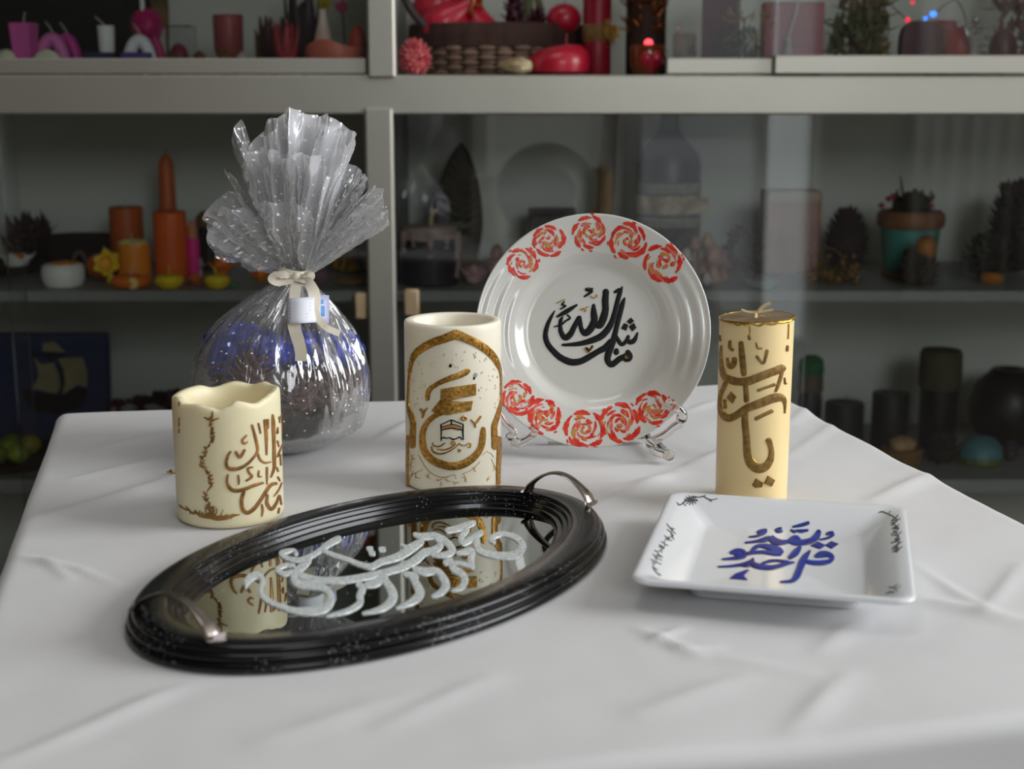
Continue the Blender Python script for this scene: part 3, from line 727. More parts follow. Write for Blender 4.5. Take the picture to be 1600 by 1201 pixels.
# ------------------------------------------------------------------ oval mirror tray
def lacquer():
    m = mat('black_lacquer', '#08080a', .20, coat=.1, spec=.35)
    nt = m.node_tree; b = nt.nodes['Principled BSDF']
    tc = nt.nodes.new('ShaderNodeTexCoord'); vo = nt.nodes.new('ShaderNodeTexVoronoi'); vo.inputs['Scale'].default_value = 520
    lt = nt.nodes.new('ShaderNodeMath'); lt.operation = 'LESS_THAN'; lt.inputs[1].default_value = .15
    no = nt.nodes.new('ShaderNodeTexNoise'); no.inputs['Scale'].default_value = 22
    gt = nt.nodes.new('ShaderNodeMath'); gt.operation = 'GREATER_THAN'; gt.inputs[1].default_value = .54
    mu = nt.nodes.new('ShaderNodeMath'); mu.operation = 'MULTIPLY'
    mx = nt.nodes.new('ShaderNodeMix'); mx.data_type = 'RGBA'
    mx.inputs[6].default_value = (*hx('#09090b'), 1); mx.inputs[7].default_value = (*hx('#b9bac0'), 1)
    nt.links.new(tc.outputs['Object'], vo.inputs['Vector']); nt.links.new(tc.outputs['Object'], no.inputs['Vector'])
    nt.links.new(vo.outputs['Distance'], lt.inputs[0]); nt.links.new(no.outputs['Fac'], gt.inputs[0])
    nt.links.new(lt.outputs[0], mu.inputs[0]); nt.links.new(gt.outputs[0], mu.inputs[1])
    nt.links.new(mu.outputs[0], mx.inputs[0]); nt.links.new(mx.outputs[2], b.inputs['Base Color'])
    return m
M_lac = lacquer()
M_mirror = mat('dark_mirror', '#8f938f', .02, 1.0)
M_pewter = mat('pewter_metal', '#a39a94', .22, 1.0, var=.15, scale=120)
def glitter():
    m = mat('silver_glitter', '#c3c9c8', .5, .15)
    nt = m.node_tree; b = nt.nodes['Principled BSDF']
    tc = nt.nodes.new('ShaderNodeTexCoord'); vo = nt.nodes.new('ShaderNodeTexVoronoi'); vo.inputs['Scale'].default_value = 900
    rp = nt.nodes.new('ShaderNodeValToRGB'); rp.color_ramp.elements[0].position = .2; rp.color_ramp.elements[0].color = (*hx('#b4bcbb'), 1)
    rp.color_ramp.elements[1].position = .95; rp.color_ramp.elements[1].color = (*hx('#eef3f3'), 1)
    bp = nt.nodes.new('ShaderNodeBump'); bp.inputs['Strength'].default_value = .9; bp.inputs['Distance'].default_value = .0008
    nt.links.new(tc.outputs['Object'], vo.inputs['Vector']); nt.links.new(vo.outputs['Color'], rp.inputs['Fac']); nt.links.new(rp.outputs['Color'], b.inputs['Base Color'])
    nt.links.new(vo.outputs['Color'], bp.inputs['Height']); nt.links.new(bp.outputs['Normal'], b.inputs['Normal'])
    return m
tray = thing('serving_tray', 'oval black mirror tray with metal handles and glittering silver calligraphy, at the front left', 'tray', tuple(TRAY_C))
tprof = [(.020, .0005), (.002, 0), (.0003, .0008), (0, .003), (.0008, .0048), (.0026, .0056), (.0022, .0064), (.0016, .0078), (.0024, .0094), (.0048, .0102), (.0046, .0110), (.0044, .0122), (.0054, .0134), (.0078, .0142),
         (.0095, .0146), (.0225, .0146), (.0236, .0140), (.0240, .0126), (.0262, .0124), (.0272, .0104), (.0298, .0102), (.0308, .0080), (.0336, .0077), (.0344, .0052), (.0360, .0046)]
ca, sa = math.cos(TRAY_T), math.sin(TRAY_T)
def ering(s, z, n=144):
    out = []
    for j in range(n):
        a = 2 * math.pi * j / n
        px, py = TRAY_A * math.cos(a), TRAY_B * math.sin(a)
        nxx, nyy = math.cos(a) / TRAY_A, math.sin(a) / TRAY_B; L = math.hypot(nxx, nyy)
        px -= s * nxx / L; py -= s * nyy / L
        out.append((px * ca - py * sa, px * sa + py * ca, z))
    return out
def ebody(prof, cap0=True, cap1=True, n=144):
    V = []; F = []
    for s, z in prof: V += ering(s, z, n)
    for i in range(len(prof) - 1):
        for j in range(n):
            k = (j + 1) % n; F.append((i * n + j, i * n + k, (i + 1) * n + k, (i + 1) * n + j))
    if cap0: F.append(tuple(range(n))[::-1])
    if cap1: F.append(tuple(range((len(prof) - 1) * n, len(prof) * n)))
    return MB().add(V, F)
obj('frame', ebody(tprof, True, False), M_lac, tray, sharp=50)
ZMIR = .0046
obj('mirror', ebody([(.0356, ZMIR - .002), (.0356, ZMIR)]), M_mirror, tray, sharp=20)
def surf_z(z):
    def f(px, py): return at_z(px, py, z), Vector((0, 0, 1))
    return f
def A_(s): return [(p[0] + 1533.3,) + tuple(p[1:]) for p in s]
sil = [[(92, 800, 8), (108, 725, 70), (165, 670, 74), (235, 665, 60), (272, 720, 46), (250, 800, 46), (270, 880, 52), (350, 940, 52), (470, 990, 52), (600, 1030, 62), (720, 1035, 76), (830, 1030, 80), (930, 995, 82), (982, 920, 72), (962, 840, 66), (880, 785, 72), (760, 765, 82), (640, 745, 86), (598, 690, 70), (625, 620, 72), (700, 555, 72), (755, 500, 56)],
       [(600, 560, 30), (500, 558, 40), (420, 602, 44), (490, 648, 46), (575, 620, 44)], [(618, 440, 44), (600, 400, 26), (530, 408, 42), (460, 432, 46), (520, 482, 46), (640, 502, 42), (770, 462, 46), (880, 392, 52), (980, 320, 62), (1068, 278, 62)],
       [(880, 395, 36), (1000, 448, 46), (1160, 500, 46), (1280, 548, 52), (1400, 570, 62), (1500, 520, 62), (1600, 492, 68), (1690, 460, 76), (1793, 400, 82), (1873, 340, 82), (1933, 310, 50)], A_([(180, 345, 26), (240, 370, 40), (300, 340, 40)]),
       [(640, 650, 60), (760, 692, 62), (900, 712, 62), (1100, 712, 66), (1300, 682, 66), (1450, 650, 66), (1600, 615, 64), (1733, 570, 76), (1863, 500, 82), (1953, 425, 74), (2050, 402, 72), (2123, 345, 60), (2080, 282, 36)],
       A_([(315, 235, 40), (370, 255, 62), (430, 255, 72), (540, 252, 62), (650, 312, 66), (712, 400, 72), (640, 445, 54), (500, 450, 36)]),
       A_([(655, 195, 56), (770, 172, 62), (880, 132, 62), (945, 110, 40)]), A_([(870, 180, 50), (805, 265, 56), (830, 322, 60), (940, 262, 56), (1015, 212, 50)]), A_([(960, 280, 60), (985, 390, 62), (1100, 442, 66), (1250, 457, 72), (1380, 442, 78), (1442, 352, 74), (1380, 272, 62), (1250, 232, 46), (1155, 250, 50), (1115, 292, 50), (1150, 318, 36)]),
       A_([(760, 430, 30), (850, 415, 60), (920, 405, 50), (905, 500, 66), (920, 580, 50)]), A_([(910, 572, 40), (820, 545, 46), (740, 530, 36)]), A_([(635, 535, 56), (690, 510, 62), (725, 590, 72), (800, 640, 72), (842, 700, 72), (810, 780, 56), (710, 825, 16)]),
       A_([(315, 595, 50), (420, 622, 82), (550, 618, 66), (622, 700, 82), (642, 770, 82), (590, 840, 62), (500, 885, 22)]), A_([(220, 650, 50), (300, 662, 60), (350, 680, 34)]), A_([(285, 680, 50), (340, 760, 82), (372, 850, 92), (300, 930, 70), (130, 1005, 16)]),
       [(1265, 755, 66), (1310, 795, 66), (1282, 870, 72), (1280, 950, 62), (1180, 1020, 50), (1050, 1060, 38), (930, 1088, 12)], [(1350, 760, 60), (1440, 742, 82), (1515, 700, 70)],
       [(1535, 640, 62), (1553, 720, 66), (1613, 820, 90), (1623, 900, 90), (1563, 975, 72), (1470, 1022, 50), (1310, 1060, 16)], [(1365, 385, 42), (1408, 385, 42)], [(1492, 390, 46), (1538, 390, 46)], [(1388, 430, 42), (1430, 432, 42)]]
obj('silver_calligraphy', paint(MB(), sil, 370, 800, 6.6667, surf_z(TZ + ZMIR), .0008, TRAY_C, grow=.5), glitter(), tray)
dots = []
q = random.Random(9)
mbd = MB()
for i in range(90):
    a = q.uniform(0, 6.283); rr = math.sqrt(q.random()) * .97
    x, y = (TRAY_A - .037) * rr * math.cos(a), (TRAY_B - .037) * rr * math.sin(a)
    mbd.blob((x * ca - y * sa, x * sa + y * ca, ZMIR), (q.uniform(.0002, .0005),) * 3, 5, 3)
gd = obj('glitter_grains', mbd, MATS['silver_glitter'], tray); gd['kind'] = 'stuff'
def handle(pa, pb, apex_px):
    A = at_z(*pa, TZ + .0148) - TRAY_C; Bp = at_z(*pb, TZ + .0148) - TRAY_C
    dv = Bp - A; hgt = at_y(*apex_px, (A.y + Bp.y) / 2 + TRAY_C.y).z - TZ - .0148
    pts = []; rr = []
    n = 28
    for i in range(n + 1):
        t = i / n; z = .0148 + .0012 + hgt * math.sin(math.pi * t) ** .85
        if t < .06 or t > .94: z = .0160 + .001 * 0
        pts.append(A + dv * t + Vector((0, 0, z - .0148))); e = abs(2 * t - 1)
        rr.append(.0032 + .0036 * e ** 3)
    g = MB().tube(pts, rr, 12, flat=.28)
    for s in (-1, 1):       # raised ribs on the strap
        off = Vector((ca, sa, 0))
        g.tube([p + off * s * r_ * .55 + Vector((0, 0, .0006)) for p, r_ in zip(pts, rr)], [r_ * .30 for r_ in rr], 8, flat=.6)
    return g
h1 = handle((822, 768), (926, 789), (870, 742)); h2 = handle((216, 951), (338, 999), (270, 934))
hl = obj('handle', h1, M_pewter, tray); hl['label'] = 'brown-grey metal strap handle'
hl = obj('handle', h2, M_pewter, tray); hl['label'] = 'brown-grey metal strap handle'

# ------------------------------------------------------------------ round plate on its stand
M_china = mat('white_china', '#d2d1cb', .16, coat=.35)
PN = Vector((-.05, -math.cos(R_(15)), math.sin(R_(15)))).normalized()
PX = Vector((0, 0, 1)).cross(PN).normalized() * 1.0
PX = Vector((PX.x, PX.y, PX.z)); PYv = PN.cross(PX).normalized()
if PX.x < 0: PX = -PX; 
PYv = PN.cross(PX).normalized()
dv = ray(926, 515).normalized()
PR = 0.0970
PC = CAM + dv * 1.190                     # middle of the rim circle
DEEP = .0165
PO = PC - PN * DEEP
def plate_h(r, a=0.0):
    t = r / PR
    if t < .56: h = .0
    elif t < .70: u = (t - .56) / .14; h = .0085 * u * u * (3 - 2 * u)
    else: u = (t - .70) / .30; h = .0085 + (DEEP - .0085) * u ** .9
    if t > .68:
        for a0 in (0.06, math.pi - .06):
            da = (a - a0 + math.pi) % (2 * math.pi) - math.pi
            e = max(0.0, 1 - (abs(da) / .62) ** 2)
            sgn = 1 if a0 < 1 else -1
            h += .0009 * e * math.sin((t - .68) / .32 * 3.0 * 2 * math.pi + sgn * da * 1.6) * min(1, (1 - t) / .06) * min(1, (t - .68) / .04)
    return h
def plate_hf(x, y): return plate_h(math.hypot(x, y), math.atan2(y, x))
pl = thing('plate', 'round white china plate with red roses and black calligraphy, propped upright on the clear stand', 'plate', tuple(PO))
V = []; F = []; NA = 180
rs = [0.0001] + [PR * t for t in (.2, .4, .54, .56, .58, .60, .62, .64, .66, .68, .70, .72, .74, .76, .78, .80, .82, .84, .86, .88, .90, .92, .94, .96, .975, .99)]
prf = [(r, 0, 1) for r in rs] + [(PR * .998, DEEP - .0004, 0), (PR, DEEP - .0014, 0), (PR * .996, DEEP - .0026, 0), (PR * .93, DEEP - .0052, 0), (PR * .80, DEEP - .0085, 0), (PR * .70, .0042, 0), (PR * .60, -.0035, 0), (PR * .58, -.0060, 0), (PR * .55, -.0060, 0), (PR * .54, -.0036, 0), (.0001, -.0036, 0)]
for r, z, top in prf:
    for j in range(NA):
        a = 2 * math.pi * j / NA; h = plate_h(r, a) if top else z
        V.append(PX * r * math.cos(a) + PYv * r * math.sin(a) + PN * h)
for i in range(len(prf) - 1):
    for j in range(NA):
        k = (j + 1) % NA; F.append((i * NA + j, i * NA + k, (i + 1) * NA + k, (i + 1) * NA + j))
obj('plate_body', MB().add(V, F), M_china, pl, sharp=0)
SP = surf_mesh(V, F, PO)
blk = [[(295, 365, 16), (245, 450, 44), (205, 540, 56), (180, 640, 64), (185, 720, 72), (220, 800, 74), (290, 880, 78), (370, 950, 82), (480, 1000, 88), (560, 1005, 86), (640, 985, 82), (740, 930, 78), (840, 870, 76), (930, 820, 84), (1000, 740, 74)],
       [(1140, 60, 14), (1115, 120, 56), (1085, 220, 62), (1040, 400, 66), (990, 540, 76), (900, 660, 88), (780, 725, 82), (600, 775, 62), (390, 790, 34)], [(1045, 130, 40), (1100, 100, 50)],
       [(1168, 205, 26), (1140, 280, 62), (1110, 400, 66), (1075, 530, 66), (1045, 660, 72), (1010, 780, 82), (965, 900, 86), (955, 980, 80), (1000, 1035, 80), (1060, 1000, 76), (1110, 960, 76), (1180, 940, 90)],
       [(1205, 870, 60), (1225, 930, 100), (1190, 965, 90), (1180, 910, 60)], [(1060, 680, 50), (1100, 750, 56), (1135, 785, 50), (1190, 740, 52), (1215, 680, 44)], [(1190, 720, 50), (1235, 755, 66), (1290, 730, 60), (1328, 640, 26)],
       ('poly', [Vector(p) for p in ((1190, 500), (1245, 445), (1290, 490), (1240, 535))]), ('poly', [Vector(p) for p in ((1120, 585), (1160, 515), (1215, 535), (1190, 615))]), ('poly', [Vector(p) for p in ((1215, 560), (1285, 510), (1318, 575), (1262, 625))]),
       [(1068, 850, 60), (1062, 890, 76)], [(935, 115, 80), (925, 240, 88), (928, 350, 90), (900, 460, 98), (855, 545, 88), (800, 515, 84), (778, 400, 76), (782, 290, 44)], [(780, 330, 60), (790, 470, 86), (745, 585, 94), (675, 642, 84), (628, 590, 62), (610, 500, 60), (605, 440, 50)],
       [(600, 445, 60), (550, 540, 66), (490, 655, 78), (425, 700, 78), (378, 640, 66), (362, 560, 56), (370, 480, 50), (395, 440, 22)], [(450, 415, 22), (488, 455, 26), (430, 490, 26), (385, 530, 26), (285, 565, 16)],
       [(322, 438, 28), (440, 372, 62), (572, 290, 26)], [(415, 252, 20), (382, 288, 26), (432, 302, 26), (365, 342, 22)], [(690, 95, 52), (740, 100, 62), (765, 85, 30)], [(665, 185, 26), (720, 150, 34), (765, 120, 30)], [(690, 830, 40), (715, 865, 46)], [(765, 805, 30), (740, 850, 30)]]
obj('black_calligraphy', paint(MB(), blk, 830, 440, 8, SP, .0006, PO, rough=.015), M_ink, pl)
gld = [[(322, 268, 14), (372, 242, 14), (420, 225, 16)], [(745, 182, 14), (775, 202, 16), (825, 180, 14), (815, 160, 12)], [(625, 348, 26), (660, 335, 14), (672, 370, 18), (690, 355, 14), (680, 330, 14), (710, 315, 16)], [(665, 830, 16), (712, 885, 16), (775, 815, 14)], [(1190, 910, 10), (1175, 935, 12), (1192, 958, 12), (1215, 935, 10)], [(690, 80, 10), (760, 78, 10)]]
for g_ in gld: obj('gold_mark', paint(MB(), [g_], 830, 440, 8, SP, .0009, PO, step=1.2), mat('gold_enamel', '#a87c34', .35, .6), pl)
M_rr = mat('red_glaze', '#c9241f', .3, col2='#d8452f', scale=160); M_rp = mat('pink_glaze', '#d4506a', .3, col2='#dd7a63', scale=160); M_ro = mat('orange_glaze', '#d0703a', .3, col2='#b98a4a', scale=160)
roses = [(816, 411, 25), (856, 376, 26), (921, 363, 27), (981, 377, 29), (1036, 411, 31), (810, 622, 27), (851, 650, 28), (914, 670, 31), (970, 660, 31), (1020, 637, 28)]
q = random.Random(21)
for cx, cy, rr in roses:
    rs_, ps_, os_ = [], [], []
    cx0, cy0 = cx, cy
    a = q.uniform(0, 6.28); turn = 0
    while turn < 6.0:                                   # outer petals, each spiralling a little inwards
        da = q.uniform(.65, 1.1); R0 = rr * q.uniform(.86, 1.0); R1 = R0 * q.uniform(.82, .98); P = []
        for i in range(7):
            t = i / 6; R2 = R0 + (R1 - R0) * t; P.append((cx + R2 * math.cos(a + da * t), cy + R2 * math.sin(a + da * t), max(.8, rr * q.uniform(.17, .30) * math.sin(math.pi * (.15 + .75 * t)))))
        rs_.append(P); gap_ = q.uniform(.03, .22); a += da + gap_; turn += da + gap_
    for k in range(23):                                 # inner petals: short crescents about wandering centres
        R0 = rr * q.uniform(.30, .80); a = q.uniform(0, 6.28); da = q.uniform(.35, .95); ox_, oy_ = cx + q.uniform(-.10, .10) * rr, cy + q.uniform(-.10, .10) * rr; P = []
        wv = rr * q.uniform(.07, .20)
        for i in range(6):
            t = i / 5; R2 = R0 * (1 - .22 * t); P.append((ox_ + R2 * math.cos(a + da * t), oy_ + R2 * math.sin(a + da * t), max(.7, wv * math.sin(math.pi * (.15 + .75 * t)))))
        (rs_, ps_, rs_, os_)[k % 4].append(P)
    for k in range(6):
        R0 = rr * q.uniform(.10, .28); a = q.uniform(0, 6.28); da = q.uniform(.8, 1.8)
        (os_, rs_)[k % 2].append([(cx + R0 * math.cos(a + da * t / 4), cy + R0 * math.sin(a + da * t / 4), rr * .12) for t in range(5)])
    for k in range(8):
        a = q.uniform(0, 6.28); R0 = rr * q.uniform(.45, .95); os_.append([(cx + R0 * math.cos(a), cy + R0 * math.sin(a), 1.0), (cx + R0 * .93 * math.cos(a + .25), cy + R0 * .93 * math.sin(a + .25), .8)])
    for k in range(3):
        a = q.uniform(0, 6.28); R0 = rr * 1.1; rs_.append([(cx + R0 * math.cos(a), cy + R0 * math.sin(a), 1.4), (cx + R0 * .96 * math.cos(a + .13), cy + R0 * .96 * math.sin(a + .13), 3.2)])
    ro = obj('painted_rose', paint(MB(), rs_, 0, 0, 1, SP, .00025, PO, grow=.25, step=1.1, rough=.07, seed=int(cx)), M_rr, pl)
    obj('rose_shading', paint(MB(), ps_, 0, 0, 1, SP, .00025, PO, grow=.2, step=1.1, rough=.07, seed=int(cx)), M_rp, ro)
    obj('rose_heart', paint(MB(), os_, 0, 0, 1, SP, .00030, PO, grow=.1, step=1.1, rough=.07, seed=int(cx)), M_ro, ro)

M_acryl = mat('clear_acrylic', '#fbf8f4', .06, trans=1.0, ior=1.28)
pb = PC - PYv * PR                          # lowest point of the rim
sd = thing('plate_stand', 'clear acrylic easel stand holding the round rose plate', 'stand', (pb.x, pb.y, TZ))
Ls = Vector((pb.x, pb.y, TZ)); print('plate low point', pb.z - TZ)
def sp(px, py, y): return at_y(px, py, y) - Ls
for nm, X, pts, rr, beads in (
    ('side_frame', 1, [(1040, 634), (1056, 636), (1066, 648), (1064, 660), (1052, 668), (1038, 680), (1022, 688), (1016, 698), (1026, 706), (1044, 710)], [6, 8, 8.5, 8, 7, 7, 8, 8, 8, 9], [(1048, 632, 10), (1065, 653, 9), (1018, 692, 9), (1045, 711, 9)]),
    ('side_frame', -1, [(776, 640), (790, 662), (803, 674), (797, 684), (806, 692), (816, 690), (830, 682), (836, 672)], [6, 6, 7, 7, 7.5, 7, 6, 5], [(806, 692, 9), (797, 682, 7), (833, 678, 6)])):
    y0 = pb.y - .011
    g = MB(); kk = depth_k((0, y0, TZ))
    P = spl([sp(x, y, y0 + .0004 * i) for i, (x, y) in enumerate(pts)], 4)
    R = []
    for i in range(len(rr) - 1):
        for k in range(4): R.append((rr[i] + (rr[i + 1] - rr[i]) * k / 4) * kk * .92)
    R.append(rr[-1] * kk * .92)
    for p, r_ in zip(P, R): p.z = max(p.z, r_ + .0002)
    g.tube(P, R, 12, up=Vector((0, 1, 0)))
    for x, y, r_ in beads:
        c = sp(x, y, y0); c.z = max(c.z, r_ * kk * 1.0 + .0002); g.blob(c, (r_ * kk * 1.0,) * 3, 14, 9)
    bx_ = P[-1]
    rail_ = [P[-1], P[-1] + Vector((-X * .004, .03, 0)), P[-1] + Vector((-X * .012, .062, .001)), P[-1] + Vector((-X * .016, .075, .02)), P[-1] + Vector((-X * .014, .070, .05)), P[-1] + Vector((-X * .010, .058, .085))]
    for p in rail_: p.z = max(p.z, .0034)
    g.tube(spl(rail_, 4), .0032, 10)
    obj(nm, g, M_acryl, sd)
    if X == 1: cross_a = P[-1] + Vector((-.012, .062, .006))
    else: cross_b = P[-1] + Vector((.012, .062, .006))
cross_a.z = cross_b.z = .0034
obj('cross_bar', MB().tube([cross_a, cross_b], .0030, 10), M_acryl, sd)

# ------------------------------------------------------------------ square plate
ZP = TZ + .0200
cs = [at_z(x, y, ZP) for x, y in ((1050, 766), (1420, 791), (1427, 938), (980, 906))]
QC = sum(cs, Vector()) / 4; QC.z = TZ
qx = ((cs[1] - cs[0]) + (cs[2] - cs[3])).normalized(); qy = Vector((-qx.y, qx.x, 0))
QW = ((cs[1] - cs[0]).length + (cs[2] - cs[3]).length) / 4; QD = ((cs[0] - cs[3]).length + (cs[1] - cs[2]).length) / 4
sq = thing('plate', 'square white china plate with blue calligraphy and grey sprigs, lying at the right', 'plate', tuple(QC))
def rrect(hw, hd, r, z, n=8):
    out = []; r = min(r, hw * .98, hd * .98)
    for cx, cy, a0 in ((hw - r, hd - r, 0), (-(hw - r), hd - r, 90), (-(hw - r), -(hd - r), 180), (hw - r, -(hd - r), 270)):
        for i in range(n + 1):
            a = R_(a0 + 90 * i / n); x, y = cx + r * math.cos(a), cy + r * math.sin(a)
            out.append(qx * x + qy * y + Vector((0, 0, z)))
    return out
rings_ = [(.002, .002, .001, .003), (QW - .036, QD - .040, .008, .003), (QW - .0345, QD - .0385, .008, 0), (QW - .031, QD - .035, .009, 0), (QW - .030, QD - .034, .009, .003), (QW - .026, QD - .029, .010, .0068), (QW - .0025, QD - .0025, .011, .0160), (QW - .0006, QD - .0006, .011, .0172), (QW, QD, .011, .0186), (QW - .0006, QD - .0006, .011, .0198), (QW - .0022, QD - .0022, .010, .0202),
          (QW - .0045, QD - .0045, .010, .0198), (QW - .010, QD - .010, .009, .0180), (QW - .025, QD - .025, .008, .0084), (QW - .028, QD - .028, .008, .0066), (QW - .031, QD - .031, .007, .0060), (.002, .002, .001, .0060)]
V = []; F = []; n = 36
for hw, hd, r_, z in rings_: V += rrect(hw, hd, r_, z)
for i in range(len(rings_) - 1):
    for j in range(n):
        k = (j + 1) % n; F.append((i * n + j, i * n + k, (i + 1) * n + k, (i + 1) * n + j))
F.append(tuple(range(n))[::-1]); F.append(tuple(range((len(rings_) - 1) * n, len(rings_) * n)))
obj('plate_body', MB().add(V, F), mat('white_porcelain', '#dfe1e4', .14, coat=.2), sq, sharp=50)
SQ = surf_mesh(V, F, QC)
blu = [[(1170, 125, 28), (1090, 152, 32), (980, 176, 12)], [(958, 215, 18), (1000, 232, 28), (1030, 222, 20), (1080, 226, 32), (1165, 215, 12)], [(1292, 228, 46), (1262, 290, 72), (1200, 338, 62), (1100, 360, 62), (1000, 362, 60), (930, 340, 36)], [(940, 340, 30), (985, 310, 50), (1030, 300, 36), (1060, 330, 30)],
       [(925, 350, 34), (850, 360, 54), (770, 350, 84), (700, 315, 52), (640, 330, 52), (540, 350, 24), (415, 365, 12)], [(736, 285, 12), (770, 325, 40)], [(665, 218, 36), (610, 232, 52), (560, 242, 26)], [(650, 240, 30), (560, 284, 20), (460, 297, 8)], [(845, 190, 12), (780, 215, 30), (810, 232, 26), (858, 226, 12)],
       [(1455, 250, 40), (1400, 255, 30), (1385, 270, 20)], [(1468, 265, 22), (1400, 308, 18), (1300, 330, 8)], ('poly', [Vector(p) for p in ((1190, 402), (1282, 355), (1370, 395), (1300, 437))]), ('poly', [Vector(p) for p in ((1368, 395), (1440, 350), (1522, 380), (1440, 433))]),
       [(1070, 412, 30), (1015, 480, 72), (940, 545, 36)], [(490, 470, 34), (530, 425, 40), (590, 402, 36), (690, 415, 66), (790, 455, 92), (830, 475, 84), (760, 492, 50), (620, 476, 36), (500, 485, 30), (440, 495, 36)], [(240, 485, 30), (320, 465, 60), (395, 478, 54), (405, 520, 44), (340, 542, 38), (250, 553, 26), (140, 562, 10)], [(290, 490, 44), (360, 510, 50)],
       [(510, 555, 18), (485, 600, 62), (430, 622, 62), (350, 630, 30), (230, 645, 18), (90, 652, 8)], [(475, 605, 62), (560, 642, 62), (700, 660, 52), (820, 640, 40), (920, 610, 30), (1000, 600, 8)], [(930, 596, 26), (800, 578, 24), (700, 585, 26), (600, 622, 18)],
       [(1245, 530, 26), (1310, 505, 72), (1395, 502, 64), (1452, 535, 42), (1420, 582, 42), (1330, 602, 52), (1230, 602, 50), (1150, 590, 46)], [(1188, 458, 10), (1130, 530, 62), (1090, 600, 78), (1060, 680, 72), (1025, 760, 72), (965, 818, 36), (830, 832, 8)], ('poly', [Vector(p) for p in ((440, 685), (462, 690), (395, 750), (385, 780), (440, 808), (228, 792), (300, 735))])]
s7 = 1600 / 210.0
obj('dark_outline', paint(MB(), blu, 1110, 800, s7, SQ, .0003, QC, grow=1.1), mat('dark_outline_paint', '#3d4150', .3), sq)
obj('blue_calligraphy', paint(MB(), blu, 1110, 800, s7, SQ, .0007, QC), mat('cobalt_enamel', '#16349e', .4, spec=.3, col2='#1e1b72', scale=60), sq)
q = random.Random(8); spr = []
st1 = [(490, 550), (535, 575), (515, 610), (540, 660), (470, 670), (440, 720), (430, 800), (380, 825), (345, 900), (340, 960), (300, 1010), (340, 1080), (395, 1112)]
def sprig(st, side, lo=25, hi=60, sc=1.0, every=3):
    out = [[(x, y, 9 * sc) for x, y in st]]
    for i in range(len(st) - 1):
        for k in range(every):
            t = q.random(); x = st[i][0] + (st[i + 1][0] - st[i][0]) * t; y = st[i][1] + (st[i + 1][1] - st[i][1]) * t
            a = q.choice(side) + q.uniform(-.35, .35); L = q.uniform(lo, hi) * sc
            out.append([(x, y, 9 * sc), (x + math.cos(a) * L * .6, y + math.sin(a) * L * .6, 11 * sc), (x + math.cos(a) * L, y + math.sin(a) * L, 4 * sc)])
    return out
M_spr = mat('grey_overglaze', '#4d4c4a', .35)
obj('grey_sprig', paint(MB(), sprig(st1, (-2.4, .6), 30, 75), 980, 750, 7.5, SQ, .0003, QC, step=1.2), M_spr, sq)
st0 = [[(580, 262, 8), (620, 290, 12), (655, 265, 18), (700, 225, 14), (770, 195, 12), (840, 200, 12), (895, 192, 14), (935, 215, 12), (990, 230, 12), (1060, 216, 6)], [(895, 195, 10), (918, 172, 6)], [(950, 222, 12), (990, 250, 12)], [(655, 270, 14), (690, 305, 8)], [(590, 295, 8), (615, 285, 8)]]
for i in range(12):
    a = i * .55; st0.append([(745, 232, 10), (745 + 60 * math.cos(a), 235 + 42 * math.sin(a), 13), (745 + 82 * math.cos(a + .2), 238 + 56 * math.sin(a + .2), 5)])
obj('grey_sprig', paint(MB(), st0, 980, 750, 7.5, SQ, .0003, QC, step=1.2), M_spr, sq)
mbs = MB()
s6 = 667 / 100.0
paint(mbs, [[(222, 203, 8), (260, 196, 14), (310, 215, 12), (370, 245, 14), (415, 285, 12)], [(330, 205, 10), (345, 188, 6)]], 1340, 770, s6, SQ, .0003, QC, step=1.2)
paint(mbs, sprig([(380, 250), (415, 285), (385, 325), (430, 370), (390, 410), (435, 455), (390, 500), (435, 515), (385, 560), (435, 580), (405, 622)], (-.5, 2.7), 30, 65, 1.0, 4), 1340, 770, s6, SQ, .0003, QC, step=1.2)
obj('grey_sprig', mbs, M_spr, sq)
mbs = MB()
paint(mbs, [[(328, 980, 12), (385, 990, 12), (408, 1018, 12)], [(370, 985, 10), (420, 950, 6)], [(400, 1000, 10), (452, 965, 6)], [(300, 1045, 10), (350, 1030, 16), (380, 1040, 8)]], 1340, 770, s6, SQ, .0003, QC, step=1.2)
obj('grey_sprig', mbs, M_spr, sq)
